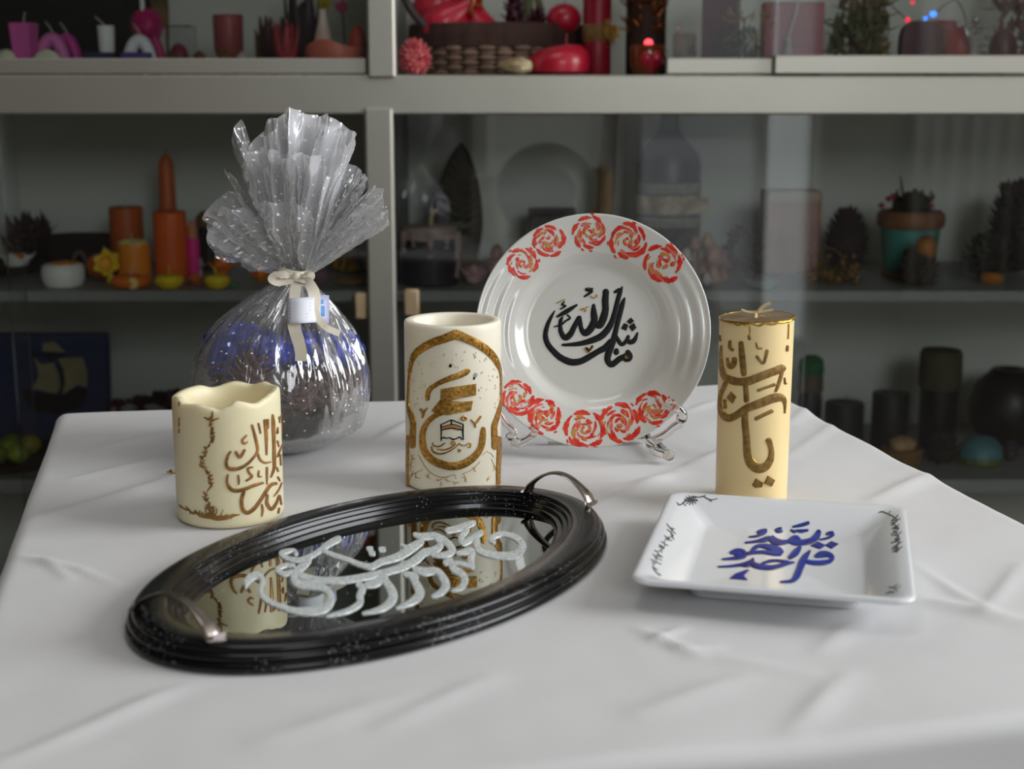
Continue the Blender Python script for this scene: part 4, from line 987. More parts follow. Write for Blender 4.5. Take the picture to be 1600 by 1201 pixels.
# ------------------------------------------------------------------ wrapped gift bag
def cello(name, haze, lo=.05, hi=.42, dots=True, dsc=92, drad=.085, ro=.06):
    m = bpy.data.materials.new(name); m.use_nodes = True
    nt = m.node_tree; nt.nodes.clear(); N = nt.nodes.new; K = nt.links.new
    o = N('ShaderNodeOutputMaterial'); t = N('ShaderNodeBsdfTransparent'); g = N('ShaderNodeBsdfGlossy'); g.inputs['Roughness'].default_value = ro
    d = N('ShaderNodeBsdfDiffuse'); d.inputs[0].default_value = (.95, .95, .97, 1); tl = N('ShaderNodeBsdfTranslucent'); tl.inputs[0].default_value = (.95, .95, .97, 1)
    dm = N('ShaderNodeMixShader'); dm.inputs[0].default_value = .35; K(d.outputs[0], dm.inputs[1]); K(tl.outputs[0], dm.inputs[2])
    lw = N('ShaderNodeLayerWeight'); lw.inputs[0].default_value = .35
    mr = N('ShaderNodeMapRange'); mr.inputs[3].default_value = lo; mr.inputs[4].default_value = hi; K(lw.outputs['Fresnel'], mr.inputs[0])
    m1 = N('ShaderNodeMixShader'); K(mr.outputs[0], m1.inputs[0]); K(t.outputs[0], m1.inputs[1]); K(g.outputs[0], m1.inputs[2])
    m2 = N('ShaderNodeMixShader'); m2.inputs[0].default_value = haze; K(m1.outputs[0], m2.inputs[1]); K(dm.outputs[0], m2.inputs[2])
    tc = N('ShaderNodeTexCoord')
    no = N('ShaderNodeTexNoise'); no.inputs['Scale'].default_value = 26; no.inputs['Detail'].default_value = 1.5; K(tc.outputs['Object'], no.inputs['Vector'])
    bp = N('ShaderNodeBump'); bp.inputs['Strength'].default_value = .6; bp.inputs['Distance'].default_value = .005; K(no.outputs['Fac'], bp.inputs['Height']); K(bp.outputs['Normal'], g.inputs['Normal'])
    last = m2
    if dots:
        vo = N('ShaderNodeTexVoronoi'); vo.voronoi_dimensions = '2D'; vo.inputs['Scale'].default_value = dsc; vo.inputs['Randomness'].default_value = .75; K(tc.outputs['UV'], vo.inputs['Vector'])
        lt = N('ShaderNodeMath'); lt.operation = 'LESS_THAN'; lt.inputs[1].default_value = drad; K(vo.outputs['Distance'], lt.inputs[0])
        wd = N('ShaderNodeBsdfDiffuse'); wd.inputs[0].default_value = (.9, .9, .9, 1)
        m3 = N('ShaderNodeMixShader'); K(lt.outputs[0], m3.inputs[0]); K(m2.outputs[0], m3.inputs[1]); K(wd.outputs[0], m3.inputs[2]); last = m3
    K(last.outputs[0], o.inputs[0])
    return m
BG = at_z(440, 700, TZ); kb_ = depth_k(BG)
NECK = at_y(459, 430, BG.y) - BG
bag = thing('gift_bag', 'dotted clear cellophane bag gathered with a cream ribbon, full of dark cones and blue foil', 'gift bag', tuple(BG))
M_cel = cello('cellophane', .055, .055, .55, True, 76, .055); M_cel1 = cello('cellophane_inner', .04, .03, .4, False); M_cel2 = cello('cellophane_frill', .48, .24, .75, True, 92, .10, .25); M_cel3 = cello('cellophane_flap', .18, .10, .6, True, 92, .095, .12)
# silhouettes of the body: (photo row, left, right)
sil_ = [(722, 400, 486), (716, 372, 512), (705, 345, 536), (690, 328, 552), (665, 312, 567), (635, 303, 575), (600, 301, 577), (570, 306, 572), (545, 314, 563), (520, 329, 548), (500, 347, 532), (480, 372, 516), (462, 396, 503), (447, 420, 491), (436, 436, 483), (428, 440, 479)]
rowz = []
for i, (py, l, r_) in enumerate(sil_):
    z = at_y(440, py, BG.y).z - TZ
    if i < 3: z = [.0012, .0035, .010][i]
    if i == 3: z = max(z, .016)
    rowz.append((z, at_y((l + r_) / 2, py, BG.y).x - BG.x, (r_ - l) / 2 * kb_))
rowz = [(0.0008, rowz[0][1], .012)] + rowz
zs = np.array([a[0] for a in rowz]); xs = np.array([a[1] for a in rowz]); rs2 = np.array([a[2] for a in rowz])
nT, nA = 110, 300
tt = np.linspace(0, 1, nT); par = np.linspace(0, 1, len(zs))
Zr = np.interp(tt, par, zs); Xr = np.interp(tt, par, xs); Rr = np.interp(tt, par, rs2)
for _ in range(6):
    for A in (Zr, Xr, Rr): A[1:-1] = .25 * A[:-2] + .5 * A[1:-1] + .25 * A[2:]
aa = np.linspace(0, 2 * math.pi, nA)
arcl = np.concatenate([[0], np.cumsum(np.hypot(np.diff(Zr), np.diff(Rr)))])
def sheet_body(name, mm, seed, shrink, lab=None):
    X = np.zeros((nT, nA)); Yg = np.zeros_like(X); Z = np.zeros_like(X); UVb = np.zeros((nT, nA, 2))
    for i in range(nT):
        g = np.clip((Zr[i] - .030) / (NECK.z - .030), 0, 1)
        for j in range(nA):
            a = aa[j] if j < nA - 1 else 0.0
            ca_, sa_ = math.cos(a), math.sin(a)
            ph = 2.4 * noise.noise(Vector((ca_ * 1.4 + seed, sa_ * 1.4, Zr[i] * 7)))
            pl_ = a * 17 + ph * 3 + seed; p2_ = a * 31 - 4 * ph + seed * 2
            pleat = (2 / math.pi) * math.asin(math.sin(pl_)) * .6 + (2 / math.pi) * math.asin(math.sin(p2_)) * .5
            v3 = Vector((ca_ * 2.6 + seed, sa_ * 2.6, Zr[i] * 22)); v4 = Vector((ca_ * 6, sa_ * 6 + seed, Zr[i] * 40))
            cr = abs(noise.noise(v3)) * .9 + abs(noise.noise(v4)) * .6 - .35
            rr = Rr[i] * shrink * (1 + pleat * (.006 + .13 * g ** 1.5) + cr * ((.022 + .045 * g) if Zr[i] > .01 else .008))
            X[i, j] = Xr[i] + rr * ca_; Yg[i, j] = rr * sa_ * .95; Z[i, j] = max(.0012, Zr[i] + (cr * .004 if Zr[i] > .02 else .0) + (1 - shrink) * .01)
            UVb[i, j] = (aa[j] * .068, arcl[i])
    o = grid_obj(name, X, Yg, Z, mm, bag, uv=UVb)
    if lab: o['label'] = lab
sheet_body('cellophane', M_cel, 0.0, 1.0, 'clear dotted cellophane body')
sheet_body('cellophane_lining', M_cel1, 4.7, .95)
# the frill above the ribbon: crumpled sheets fanning out of the neck
sheets = [((440, 478), [(384, 240), (398, 212), (414, 187), (432, 184), (440, 170), (450, 167), (463, 174), (470, 181)], .020, 4),
          ((445, 480), [(440, 200), (455, 176), (472, 178), (490, 184), (505, 178), (522, 189), (541, 204), (556, 210), (553, 229)], .030, 4),
          ((438, 466), [(364, 262), (367, 215), (374, 188), (382, 202), (386, 246), (402, 262)], -.010, 3), ((455, 482), [(500, 215), (530, 200), (553, 212), (546, 250), (535, 280)], -.030, 3),
          ((462, 482), [(508, 272), (538, 252), (562, 268), (578, 277), (576, 290)], .004, 2), ((464, 482), [(560, 312), (592, 284), (602, 293), (605, 305), (609, 320), (610, 350)], -.030, 3),
          ((460, 481), [(570, 312), (598, 314), (606, 332), (609, 349)], -.046, 2), ((436, 462), [(340, 393), (337, 360), (338, 330), (346, 310), (364, 294), (385, 300)], -.036, 2),
          ((437, 464), [(350, 393), (345, 350), (362, 316), (398, 318)], -.050, 2), ((440, 476), [(388, 268), (404, 236), (430, 224), (455, 240), (472, 228)], -.048, 4),
          ((446, 480), [(448, 252), (480, 234), (512, 238), (526, 272)], -.054, 4), ((438, 480), [(408, 336), (430, 304), (458, 312), (480, 300), (502, 336)], -.060, 3),
          ((442, 478), [(398, 222), (430, 194), (470, 188), (510, 200), (536, 226)], .052, 5), ((439, 455), [(352, 260), (363, 276), (366, 300)], -.004, 1), ((440, 478), [(420, 262), (444, 240), (470, 250), (492, 262)], -.030, 4),
          ((442, 478), [(412, 300), (440, 270), (480, 282), (504, 300)], .012, 4)]
q = random.Random(14)
for si, ((bl, br), tipl, tilt, nf) in enumerate(sheets):
    nu, nv = 40, 56; X = np.zeros((nu, nv)); Yg = np.zeros_like(X); Z = np.zeros_like(X); UVs = np.zeros((nu, nv, 2)); ph = q.uniform(0, 6.28); sd_ = q.uniform(0, 50)
    tw = [at_y(a, b, BG.y) - BG for a, b in tipl]
    for j in range(nv):
        v = j / (nv - 1)
        f = v * (len(tw) - 1); i0 = min(int(f), len(tw) - 2); tipp = tw[i0].lerp(tw[i0 + 1], f - i0)
        b0 = at_y(bl + (br - bl) * v, 431, BG.y) - BG
        tri = (2 / math.pi) * math.asin(math.sin((v - .5) * nf * 4.2 + ph)); tri2 = (2 / math.pi) * math.asin(math.sin((v - .5) * nf * 9.7 + ph * 2))
        for i in range(nu):
            u = i / (nu - 1)
            cr = noise.noise(Vector((u * 3 + sd_, v * 5, 1))) * .9 + abs(noise.noise(Vector((u * 7 + sd_, v * 11, 5)))) * .8 + abs(noise.noise(Vector((u * 14 + sd_, v * 20, 9)))) * .3 - .3
            p = b0.lerp(tipp, u ** .92)
            env = math.sin(math.pi * min(u, .97)) ** .5 if u > 0 else 0
            dep = tilt * u ** 1.1 + u ** .7 * (.019 * tri + .007 * tri2) + cr * .009 * u - math.copysign(.018, tilt) * ((v - .5) * 2) ** 2 * u
            X[i, j] = p.x + cr * .003 * env; Yg[i, j] = p.y + dep; Z[i, j] = p.z + cr * .004 * env
            UVs[i, j] = (v * (.02 + .09 * u) + si * .37, (p - b0).length + si * .113)
    grid_obj('frill_sheet', X, Yg, Z, M_cel3 if si in (2, 4, 5, 6, 7, 8, 9, 11, 13) else M_cel2, bag, uv=UVs)
# ribbon
M_rib = mat('cream_satin', '#e9e0cc', .35, sheen=.2)
def strip(P, hw, nrm=None, nv=3):
    P = spl(P, 6); V = []; F = []
    for i, p in enumerate(P):
        t = (P[min(i + 1, len(P) - 1)] - P[max(i - 1, 0)]).normalized()
        s = t.cross(Vector(nrm) if nrm else Vector((0, -1, 0))); s = s.normalized() if s.length > 1e-4 else Vector((1, 0, 0))
        h = hw[i * (len(hw) - 1) // max(len(P) - 1, 1)] if isinstance(hw, list) else hw
        for j in range(nv + 1): V.append(p + s * h * (-1 + 2 * j / nv))
    for i in range(len(P) - 1):
        for j in range(nv): a = i * (nv + 1) + j; F.append((a, a + 1, a + nv + 2, a + nv + 1))
    return MB().add(V, F)
def bp_(px, py, dy): return at_y(px, py, BG.y + dy) - BG
rib = obj('ribbon', MB().lathe([(.0135, -.006), (.0142, -.003), (.0144, 0), (.0140, .003), (.0132, .006), (.0118, .006), (.012, -.006)], 32, fn=lambda r, z, a: (r * (1 + .04 * math.sin(5 * a)), z + .0015 * math.sin(2 * a)), c=tuple(NECK)), M_rib, bag)
obj('ribbon_loop', strip([bp_(462, 434, -.018), bp_(448, 429, -.022), bp_(434, 430, -.024), bp_(430, 436, -.026), bp_(440, 440, -.026), bp_(462, 435, -.022)], [.003, .005, .006, .006, .005, .003], (0, -.5, .8)), M_rib, rib)
obj('ribbon_loop', strip([bp_(464, 434, -.018), bp_(474, 430, -.022), bp_(482, 429, -.024), bp_(481, 435, -.026), bp_(472, 436, -.026), bp_(463, 435, -.022)], [.003, .004, .005, .005, .004, .003], (0, -.5, .8)), M_rib, rib)
obj('ribbon_knot', MB().blob(bp_(463, 434, -.021), (.0042, .003, .0045), 14, 9), M_rib, rib)
obj('ribbon_tail', strip([bp_(464, 436, -.022), bp_(462, 450, -.034), bp_(460, 470, -.048), bp_(459, 495, -.060), bp_(461, 515, -.068), bp_(467, 535, -.074), bp_(470, 550, -.076), bp_(470, 564, -.077)], [.0042, .0046, .005, .0052, .005, .0048, .0046, .0045]), M_rib, rib)
obj('ribbon_tail', strip([bp_(466, 435, -.022), bp_(480, 440, -.030), bp_(489, 452, -.038), bp_(492, 466, -.046), bp_(492, 482, -.052), bp_(498, 498, -.056), bp_(511, 512, -.060), bp_(531, 521, -.058)], [.004, .0044, .0046, .0042, .003, .0028, .0026, .0022], (.3, -1, .2)), M_rib, rib)
# paper tag under the ribbon
def card(u, v): return bp_(449 + 52 * u + 10 * v * 0, 466 + 40 * v - 3 * u, -.050 - .014 * v - .006 * math.sin(u * 3.1) + .012 * u * u)
V = []; F = []
for i in range(9):
    for j in range(7): V.append(card(i / 8, j / 6))
for i in range(8):
    for j in range(6): a = i * 7 + j; F.append((a, a + 1, a + 8, a + 7))
tg = obj('tag', MB().add(V, F), mat('tag_paper', '#e6e8f2', .5), bag, solid=.0003)
V = []; F = []
def card2(u, v): return bp_(492 + 22 * u, 461 + 44 * v, -.040 - .012 * v + .012 * u)
for i in range(5):
    for j in range(5): V.append(card2(i / 4, j / 4))
for i in range(4):
    for j in range(4): a = i * 5 + j; F.append((a, a + 1, a + 6, a + 5))
obj('tag_flap', MB().add(V, F), mat('tag_flap_paper', '#b9bbdc', .4), tg, solid=.0003)
lg = MB()
for u0, u1, v0, v1 in ((.05, .62, .15, .30), (.10, .70, .38, .75), (.05, .14, .15, .75)):
    lg.add([card2(u0, v0) + Vector((0, -.0006, 0)), card2(u1, v0) + Vector((0, -.0006, 0)), card2(u1, v1) + Vector((0, -.0006, 0)), card2(u0, v1) + Vector((0, -.0006, 0))], [(0, 1, 2, 3)])
obj('blue_print', lg, mat('tag_blue', '#6fa3dc', .4), tg, solid=.0002)
ln = MB()
for v in (.2, .34, .48, .62, .76):
    ln.add([card(.08, v) + Vector((0, -.0006, 0)), card(.7 - .1 * (v > .6), v) + Vector((0, -.0006, 0)), card(.7 - .1 * (v > .6), v + .035) + Vector((0, -.0006, 0)), card(.08, v + .035) + Vector((0, -.0006, 0))], [(0, 1, 2, 3)])
obj('print_lines', ln, mat('tag_grey', '#aab0c4', .5), tg, solid=.0002)
# contents: smoked bowl, cones, foil
M_smoke = mat('smoked_plastic', '#aaa7a5', .08, trans=.95, ior=1.08)
bw = obj('bowl', MB().lathe([(0, .004), (.026, .004), (.041, .011), (.050, .026), (.054, .044), (.0528, .0445), (.0485, .027), (.0395, .0133), (.025, .0065), (0, .0065)], 48), M_smoke, loc=(BG.x + .004, BG.y, TZ))
tag(bw, 'smoky clear bowl holding cones at the bottom of the cellophane bag', 'bowl')
M_cone = mat('cone_brown', '#5d463e', .6, var=.45, scale=60); M_cone2 = mat('cone_mauve', '#8a6a68', .55, var=.4, scale=60)
for i, (px, py, dy, r_, h_, rx, rz, mm, lab) in enumerate([(390, 592, -.028, .019, .042, 20, 30, M_cone2, 'brown pine cone under the blue foil at the left of the bag'), (362, 590, -.010, .017, .040, -30, 80, M_cone, 'dark pine cone against the left wall of the cellophane bag'), (470, 622, -.034, .020, .044, 35, -20, M_cone2, 'mauve-brown pine cone in the middle of the bag, below the ribbon end'),
        (512, 622, -.026, .018, .042, -25, 10, M_cone, 'dark brown pine cone right of the ribbon end in the bag'), (540, 612, .0, .016, .038, 10, 70, M_cone2, 'pale brown pine cone against the right wall of the bag'), (496, 664, -.014, .016, .034, 60, 40, M_cone, 'dark pine cone low in the smoky bowl'), (456, 664, -.014, .016, .034, 70, -50, M_cone, 'pine cone low in the smoky bowl, next to the short candle rim')]):
    p = at_y(px, py, BG.y + dy)
    o = obj('pine_cone', MB().cone_scales((0, 0, -h_ / 2), r_, h_, 64, .6, i), mm, loc=tuple(p), solid=.0012, rot=(R_(rx), R_(rx * .6), R_(rz)))
    tag(o, lab, 'pine cone', 'pine cones in the gift bag')
M_foil = mat('blue_foil', '#3a4fc0', .30, .35, var=.45, scale=30, bump=.004)
for i, (px, py, dy, rx_, rz_, sd_, lab) in enumerate([(372, 556, .0, .030, .028, 2.0, 'crumpled blue foil at the upper left of the cellophane bag'), (412, 548, -.022, .020, .016, 9.0, 'bright blue foil crumple left of the ribbon tail in the bag'), (526, 546, .004, .022, .018, 4.0, 'blue foil crumple right of the ribbon tail in the bag'), (556, 592, .012, .010, .022, 6.0, 'narrow blue foil along the right wall of the bag'), (462, 545, .0, .022, .018, 12.0, 'dark blue foil crumple behind the ribbon tail in the bag')]):
    p = at_y(px, py, BG.y + dy)
    g = MB().blob((0, 0, 0), (rx_, rx_ * .8, rz_), 26, 16, .30, 30, seed=sd_)
    tag(obj('foil_crumple', g, M_foil, loc=tuple(p), sharp=12), lab, 'foil', 'blue foil in the gift bag')
# ------------------------------------------------------------------ things on the cabinet shelves
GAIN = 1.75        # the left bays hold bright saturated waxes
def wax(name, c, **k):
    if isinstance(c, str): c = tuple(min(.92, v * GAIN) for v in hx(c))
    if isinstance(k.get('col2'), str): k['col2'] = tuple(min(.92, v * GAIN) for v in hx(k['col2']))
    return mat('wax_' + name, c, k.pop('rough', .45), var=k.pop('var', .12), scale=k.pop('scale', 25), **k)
def spot(l, r, top, zs, base=None, Yd=None):
    """x, depth, width, height of a thing seen between columns l and r, with its top at a row"""
    c = (l + r) / 2
    y = Yd if Yd else at_z(c, base, zs).y
    x = at_y(c, top, y).x; k = depth_k((x, y, zs + .03))
    return x, y, (r - l) * k, at_y(c, top, y).z - zs, k
def wick(p, L=.012, dx=.002, r=.0009): return MB().tube([Vector(p), Vector(p) + Vector((dx * .4, 0, L * .5)), Vector(p) + Vector((dx, 0, L))], [r, r, r * .7], 6)
M_wk = mat('wick_pale', '#cfc6b4', .8); M_dwk = mat('wick_dark', '#6d6358', .8)
def cyl_candle(nm, lab, m, l, r, top, zs, Yd, cat='candle', grp=None, taper=1.0, w_=True, wl=.014, wdx=.003, sides=40, base=None, prof=None, wm=None, amp=0.0):
    x, y, w, h, k = spot(l, r, top, zs, base, Yd); R1 = w / 2
    t = thing(nm, lab, cat, (x, y, zs), grp)
    P = [(0, 0), (R1 * taper * .96, 0), (R1 * taper, .002)] + [(R1 * (taper + (1 - taper) * u), h * u) for u in (.25, .5, .75, .95)] + [(R1 * .985, h - .0008), (R1 * .94, h), (R1 * .5, h - .002), (0, h - .003)] if prof is None else [(a * R1, b * h) for a, b in prof]
    fn = (lambda rr, z, a: (rr * (1 + amp * noise.noise(Vector((3 * math.cos(a), 3 * math.sin(a), z * 60 + x * 9)))), z)) if amp else None
    obj('body', MB().lathe(P, sides, fn=fn), m, t, sharp=50 if sides > 12 else 20)
    if w_: obj('wick', wick((0, 0, h - .003), wl, wdx), wm or M_wk, t)
    return t, x, y, R1, h, k

U = ZU + .0006; Mz = ZM + .0006; Bz = ZB + .0006
# -- upper left bay
t, x, y, R1, h, k = cyl_candle('pillar_candle', 'pink tapered square candle at the left end of the upper shelf', wax('pink', '#b8508f'), 13, 60, 36, U, 2.06, sides=4, taper=.72, wl=.018)
t.rotation_euler = (0, 0, R_(38))
tag(obj('candle_end', MB().lathe([(0, 0), (.014, 0), (.016, .03), (.012, .034), (0, .033)], 24), wax('ash', '#8e8a80'), loc=(at_y(3, 70, 2.08).x, 2.08, U)), 'grey-white candle stub cut by the left edge of the picture, upper shelf', 'candle')
def arch_candle(lab, m, l, r, top, Yd, thick, back=None):
    x, y, w, h, k = spot(l, r, top, U, None, Yd); R1 = w / 2; tr = w * .17
    t = thing('arch_candle', lab, 'candle', (x, y, U))
    pts = [Vector((math.cos(a) * (R1 - tr), 0, max(0, math.sin(a)) * (h - tr) + .0006)) for a in [math.pi * i / 24 for i in range(25)]]
    g = MB().tube(pts, tr, 14, up=Vector((0, 1, 0)), flat=1.0)
    for i, v in enumerate(g.v): g.v[i] = (v[0], v[1] * thick, max(0, v[2]))
    obj('body', g, m, t); obj('wick', wick((R1 * .1, 0, h - .001), .016, -.010), M_wk, t)
    return t
arch_candle('magenta arch candle half hidden behind the pink one, upper left shelf', wax('magenta', '#a02a78'), 78, 128, 52, 2.12, 1.1)
arch_candle('light pink arch candle on the upper left shelf', wax('rosepink', '#b05f93'), 50, 110, 51, 2.08, 1.0)
arch_candle('white arch candle with a brown stain in its opening, upper left shelf', wax('milk', '#d8d3ca'), 188, 246, 54, 2.06, 1.0)
for l, r, lab in ((-10, 30, 'pale green shell-shaped dome at the far left of the upper shelf'), (44, 102, 'pale green shell-shaped dome in front of the pink arch candle')):
    x, y, w, h, k = spot(l, r, 77, U, None, 2.035)
    g = MB().blob((0, 0, 0), (w / 2, .012, h), 32, 16)
    g.v = [(a * (1 + .03 * math.sin(a * 900)), b, max(0, c)) for a, b, c in g.v]
    tag(obj('soap_shell', g, wax('celadon', '#c3cba6'), loc=(x, y, U)), lab, 'soap', 'pale green domes')
for l, r, lab, m in ((134, 177, 'dark blue flat box under the small white pillar candle', 'navy'), (192, 234, 'violet flat box in front of the white arch candle', 'violet')):
    x, y, w, h, k = spot(l, r, 82, U, None, 2.05 if m == 'navy' else 2.035)
    t = thing('flat_box', lab, 'box', (x, y, U)); mm = mat('card_' + m, '#2b2a55' if m == 'navy' else '#5a3f92', .5)
    obj('box_base', MB().box((0, 0, h * .35), (w, .022, h * .7), .0006), mm, t); obj('box_lid', MB().box((0, 0, h * .8), (w * 1.02, .0225, h * .4), .0006), mm, t)
x, y, w, h, k = spot(152, 178, 40, U, None, 2.05); zb = spot(134, 177, 82, U, None, 2.05)[3]
t = thing('pillar_candle', 'small cream pillar candle standing on the dark blue box', 'candle', (x, y, U + zb * 1.0))
obj('body', MB().lathe([(0, 0), (w * .42, 0), (w * .46, .002), (w * .5, (h - zb) * .95), (w * .48, h - zb), (0, h - zb - .001)], 28), wax('cream', '#d9cfbc'), t); obj('wick', wick((0, 0, h - zb - .002), .014, -.014), M_wk, t)
x, y, w, h, k = spot(202, 256, 14, U, None, 2.12)
t = thing('flower_candle', 'magenta pompom flower candle on a leaning stem, upper left shelf', 'candle', (x + .018, y, U))
g = MB()
g.blob((0, 0, 0), (w * .36,) * 3, 14, 10)
q = random.Random(4)
for i in range(110):
    a = i * 2.39996; z = 1 - 2 * (i + .5) / 110; rr = math.sqrt(1 - z * z)
    d = Vector((rr * math.cos(a), rr * math.sin(a), z)); T = Matrix.Translation(d * w * .30) @ Vector((0, 1, 0)).rotation_difference(d).to_matrix().to_4x4()
    g.petal(w * .22, w * .09, .3, .4, T, 3, 2)
zz = at_y(229, 40, y).z - U
g.v = [(a - .018, b, c + zz) for a, b, c in g.v]
obj('bloom', g, wax('fuchsia', '#9c1458'), t, solid=.0008); obj('stem', MB().tube([(0.004, 0, 0), (-.002, 0, zz * .5), (-.016, 0, zz)], [.007, .006, .006], 10), wax('fuchsia', '#9c1458'), t)
x, y, w, h, k = spot(217, 224, -30, U, None, 2.2)
t = thing('taper_candle', 'thin white taper candle rising behind the magenta flower', 'candle', (x, y, U)); obj('body', MB().lathe([(0, 0), (w * .6, 0), (w * .5, h * .9), (w * .2, h), (0, h)], 16), wax('white', '#d9d6cf'), t); obj('wick', wick((0, 0, h), .01), M_wk, t)
x, y, w, h, k = spot(238, 262, -25, U, None, 2.24)
t = thing('fan_ornament', 'tan leaf-shaped ornament behind the magenta flower', 'ornament', (x, y, U)); g = MB()
for i in range(5): g.petal(h * .95, w * .35, .15, .2, Matrix.Rotation(R_(-6 + 3 * i), 4, 'Y') @ Matrix.Rotation(R_(88), 4, 'X'))
obj('blades', g, mat('dry_tan', '#7d6338', .7, var=.3), t, solid=.0008)
x, y, w, h, k = spot(254, 301, 40, U, None, 2.16)
t = thing('gift_box', 'clear plastic box holding a dark pink rose, upper left shelf', 'box', (x, y, U))
M_clearbox = pane_mat('thin_clear_plastic', (.9, .9, .9))
obj('clear_cover', MB().box((0, 0, h / 2), (w, w, h), .001), M_clearbox, t)
tag(obj('soap_rose', MB().blob((0, 0, h * .35), (w * .3, w * .3, h * .28), 16, 10).flower((0, 0, h * .3), w * .36, 4, 6, 20, 80, 2), wax('wine', '#7c1640'), loc=(x, y, U + .001), solid=.001), 'dark pink soap rose inside the clear box', 'rose')
x, y, w, h, k = spot(332, 379, 23, U, None, 2.12); R1 = w / 2
t = thing('goblet_candle', 'dusty red goblet-shaped candle on the upper left shelf', 'candle', (x, y, U))
obj('body', MB().lathe([(0, 0), (R1 * .62, 0), (R1 * .66, h * .04), (R1 * .45, h * .10), (R1 * .42, h * .17), (R1 * .75, h * .28), (R1 * .95, h * .42), (R1 * .98, h * .75), (R1, h * .97), (R1 * .93, h), (R1 * .85, h * .96), (0, h * .95)], 40), wax('brick', '#7f3a3c', scale=90, var=.2), t)
obj('wick', wick((0, 0, h * .95), .022, .003), M_wk, t)
q = random.Random(12)
M_or = mat('dried_orange', '#8a5a2a', .7, var=.4); M_sh = mat('shell_white', '#c9c5ba', .5)
for i, (l, r, top, m, lab) in enumerate([(258, 292, 83, M_or, 'dried orange slice lying before the clear rose box'), (300, 322, 78, M_or, 'brown seed pod lying right of the clear rose box'), (338, 362, 74, M_or, 'dried orange slice leaning left of the goblet candle foot'), (369, 386, 80, M_sh, 'small white shell beside the goblet candle foot'), (318, 334, 87, M_sh, 'flat white shell left of the goblet candle')]):
    x, y, w, h, k = spot(l, r, top, U, None, 2.05)
    g = MB().lathe([(0, 0), (w * .4, 0), (w * .5, h * .3), (w * .4, h * .8), (0, h)], 20, fn=lambda rr, z, a: (rr * (1 + .1 * math.sin(7 * a)), z))
    tag(obj('dried_decoration', g, m, loc=(x, y, U)), lab, 'decoration')
x, y, w, h, k = spot(395, 420, 25, U, None, 2.16)
t = thing('dried_leaf', 'upright brown dried leaf left of the dark tulip', 'leaf', (x, y, U)); g = MB()
for i, a in enumerate((-7, 0, 8)): g.petal(h * (.8 + .2 * (i == 1)), w * .5, .25, .3, Matrix.Rotation(R_(a), 4, 'Y') @ Matrix.Rotation(R_(82), 4, 'X'))
obj('blade', g, mat('leaf_brown', '#6b4c28', .7, var=.35), t, solid=.0006)
def tulip(lab, m, l, r, top, Yd, n=5, seed=0, zs=None, nm='tulip_candle', wk_=True):
    x, y, w, h, k = spot(l, r, top, U if zs is None else zs, None, Yd)
    t = thing(nm, lab, 'candle', (x, y, U if zs is None else zs)); g = MB().blob((0, 0, h * .42), (w * .36, w * .36, h * .42), 18, 12)
    for i in range(n):
        a = 2 * math.pi * i / n + seed
        g.petal(h * 1.02, w * .46, .35, .4, Matrix.Rotation(a, 4, 'Z') @ Matrix.Translation((0, w * .16, .002)) @ Matrix.Rotation(R_(66), 4, 'X'), 7, 5)
    obj('petals', g, m, t, solid=.0015)
    if wk_: obj('wick', wick((0, 0, h * .8), h * .3), M_wk, t)
    return t
tulip('dark plum tulip candle behind the red tulip', wax('plum', '#3b1522'), 405, 446, 28, 2.14, seed=.3)
tulip('dark red tulip candle on the upper left shelf', wax('tulipred', '#8a2430'), 424, 468, 38, 2.07, seed=.9)
tulip('tall dark purple flower candle left of the pale vase', wax('aubergine', '#2a1420'), 450, 498, -20, 2.2, 7)
x, y, w, h, k = spot(476, 574, 68, U, None, 2.07)
t = thing('dish', 'coral pink shallow dish at the right end of the upper left shelf', 'dish', (x, y, U)); M_cor = wax('coral', '#b5604f')
obj('bowl', MB().lathe([(0, 0), (w * .40, 0), (w * .47, h * .3), (w * .5, h * .8), (w * .48, h), (w * .45, h * .75), (w * .38, h * .45), (0, h * .4)], 40, fn=lambda rr, z, a: (rr, z * (1 + .12 * math.sin(3 * a + 1)))), M_cor, t)
hz = U + h * .45
x2, y2, w2, h2, k = spot(489, 519, 14, hz, None, 2.07)
t = thing('bottle_vase', 'white to coral bottle vase standing in the coral dish', 'vase', (x2, y2, hz))
obj('body', MB().lathe([(0, 0), (w2 * .5, 0), (w2 * .52, h2 * .25), (w2 * .42, h2 * .5), (w2 * .25, h2 * .75), (w2 * .2, h2 * .95), (w2 * .24, h2), (w2 * .15, h2), (0, h2 * .9)], 32), mat('vase_glaze', '#efe6dc', .3, col2='#d9b298', scale=9), t)
for nm, lab, m, l, r, top, bot, dpt, hs in (('silk_flower', 'yellow flower peeping over the pale vase', wax('yellowf', '#8f7d18'), 496, 522, -4, 22, 2.16, 'up'), ('silk_flower', 'pink flower right of the yellow one, upper left shelf', wax('pinkf', '#a43f6c'), 522, 548, 2, 28, 2.2, 'up')):
    x, y, w, h, k = spot(l, r, top, U, None, dpt); t = thing(nm, lab, 'flower', (x, y, U)); zc = h - w * .45
    obj('bloom', MB().blob((0, 0, zc), (w * .2,) * 3, 10, 8).flower((0, -.004, zc), w * .55, 3, 6, 10, 70, l, up=(0, -.8, .5)), m, t, solid=.0006); obj('stem', MB().tube([(0, 0, 0), (.002, 0, zc * .5), (0, 0, zc)], .0015, 6), mat('stem_green', '#3d4a26', .7), t)
x, y, w, h, k = spot(540, 576, 34, hz, None, 2.06)
tag(obj('wax_rose', MB().blob((0, 0, h * .45), (w * .36, w * .36, h * .45), 14, 10).flower((0, 0, h * .25), w * .58, 4, 6, 15, 78, 3), wax('orangered', '#a33a2a'), loc=(x, y, hz), solid=.0012), 'orange-red wax rose on the coral dish beside the white post', 'rose')
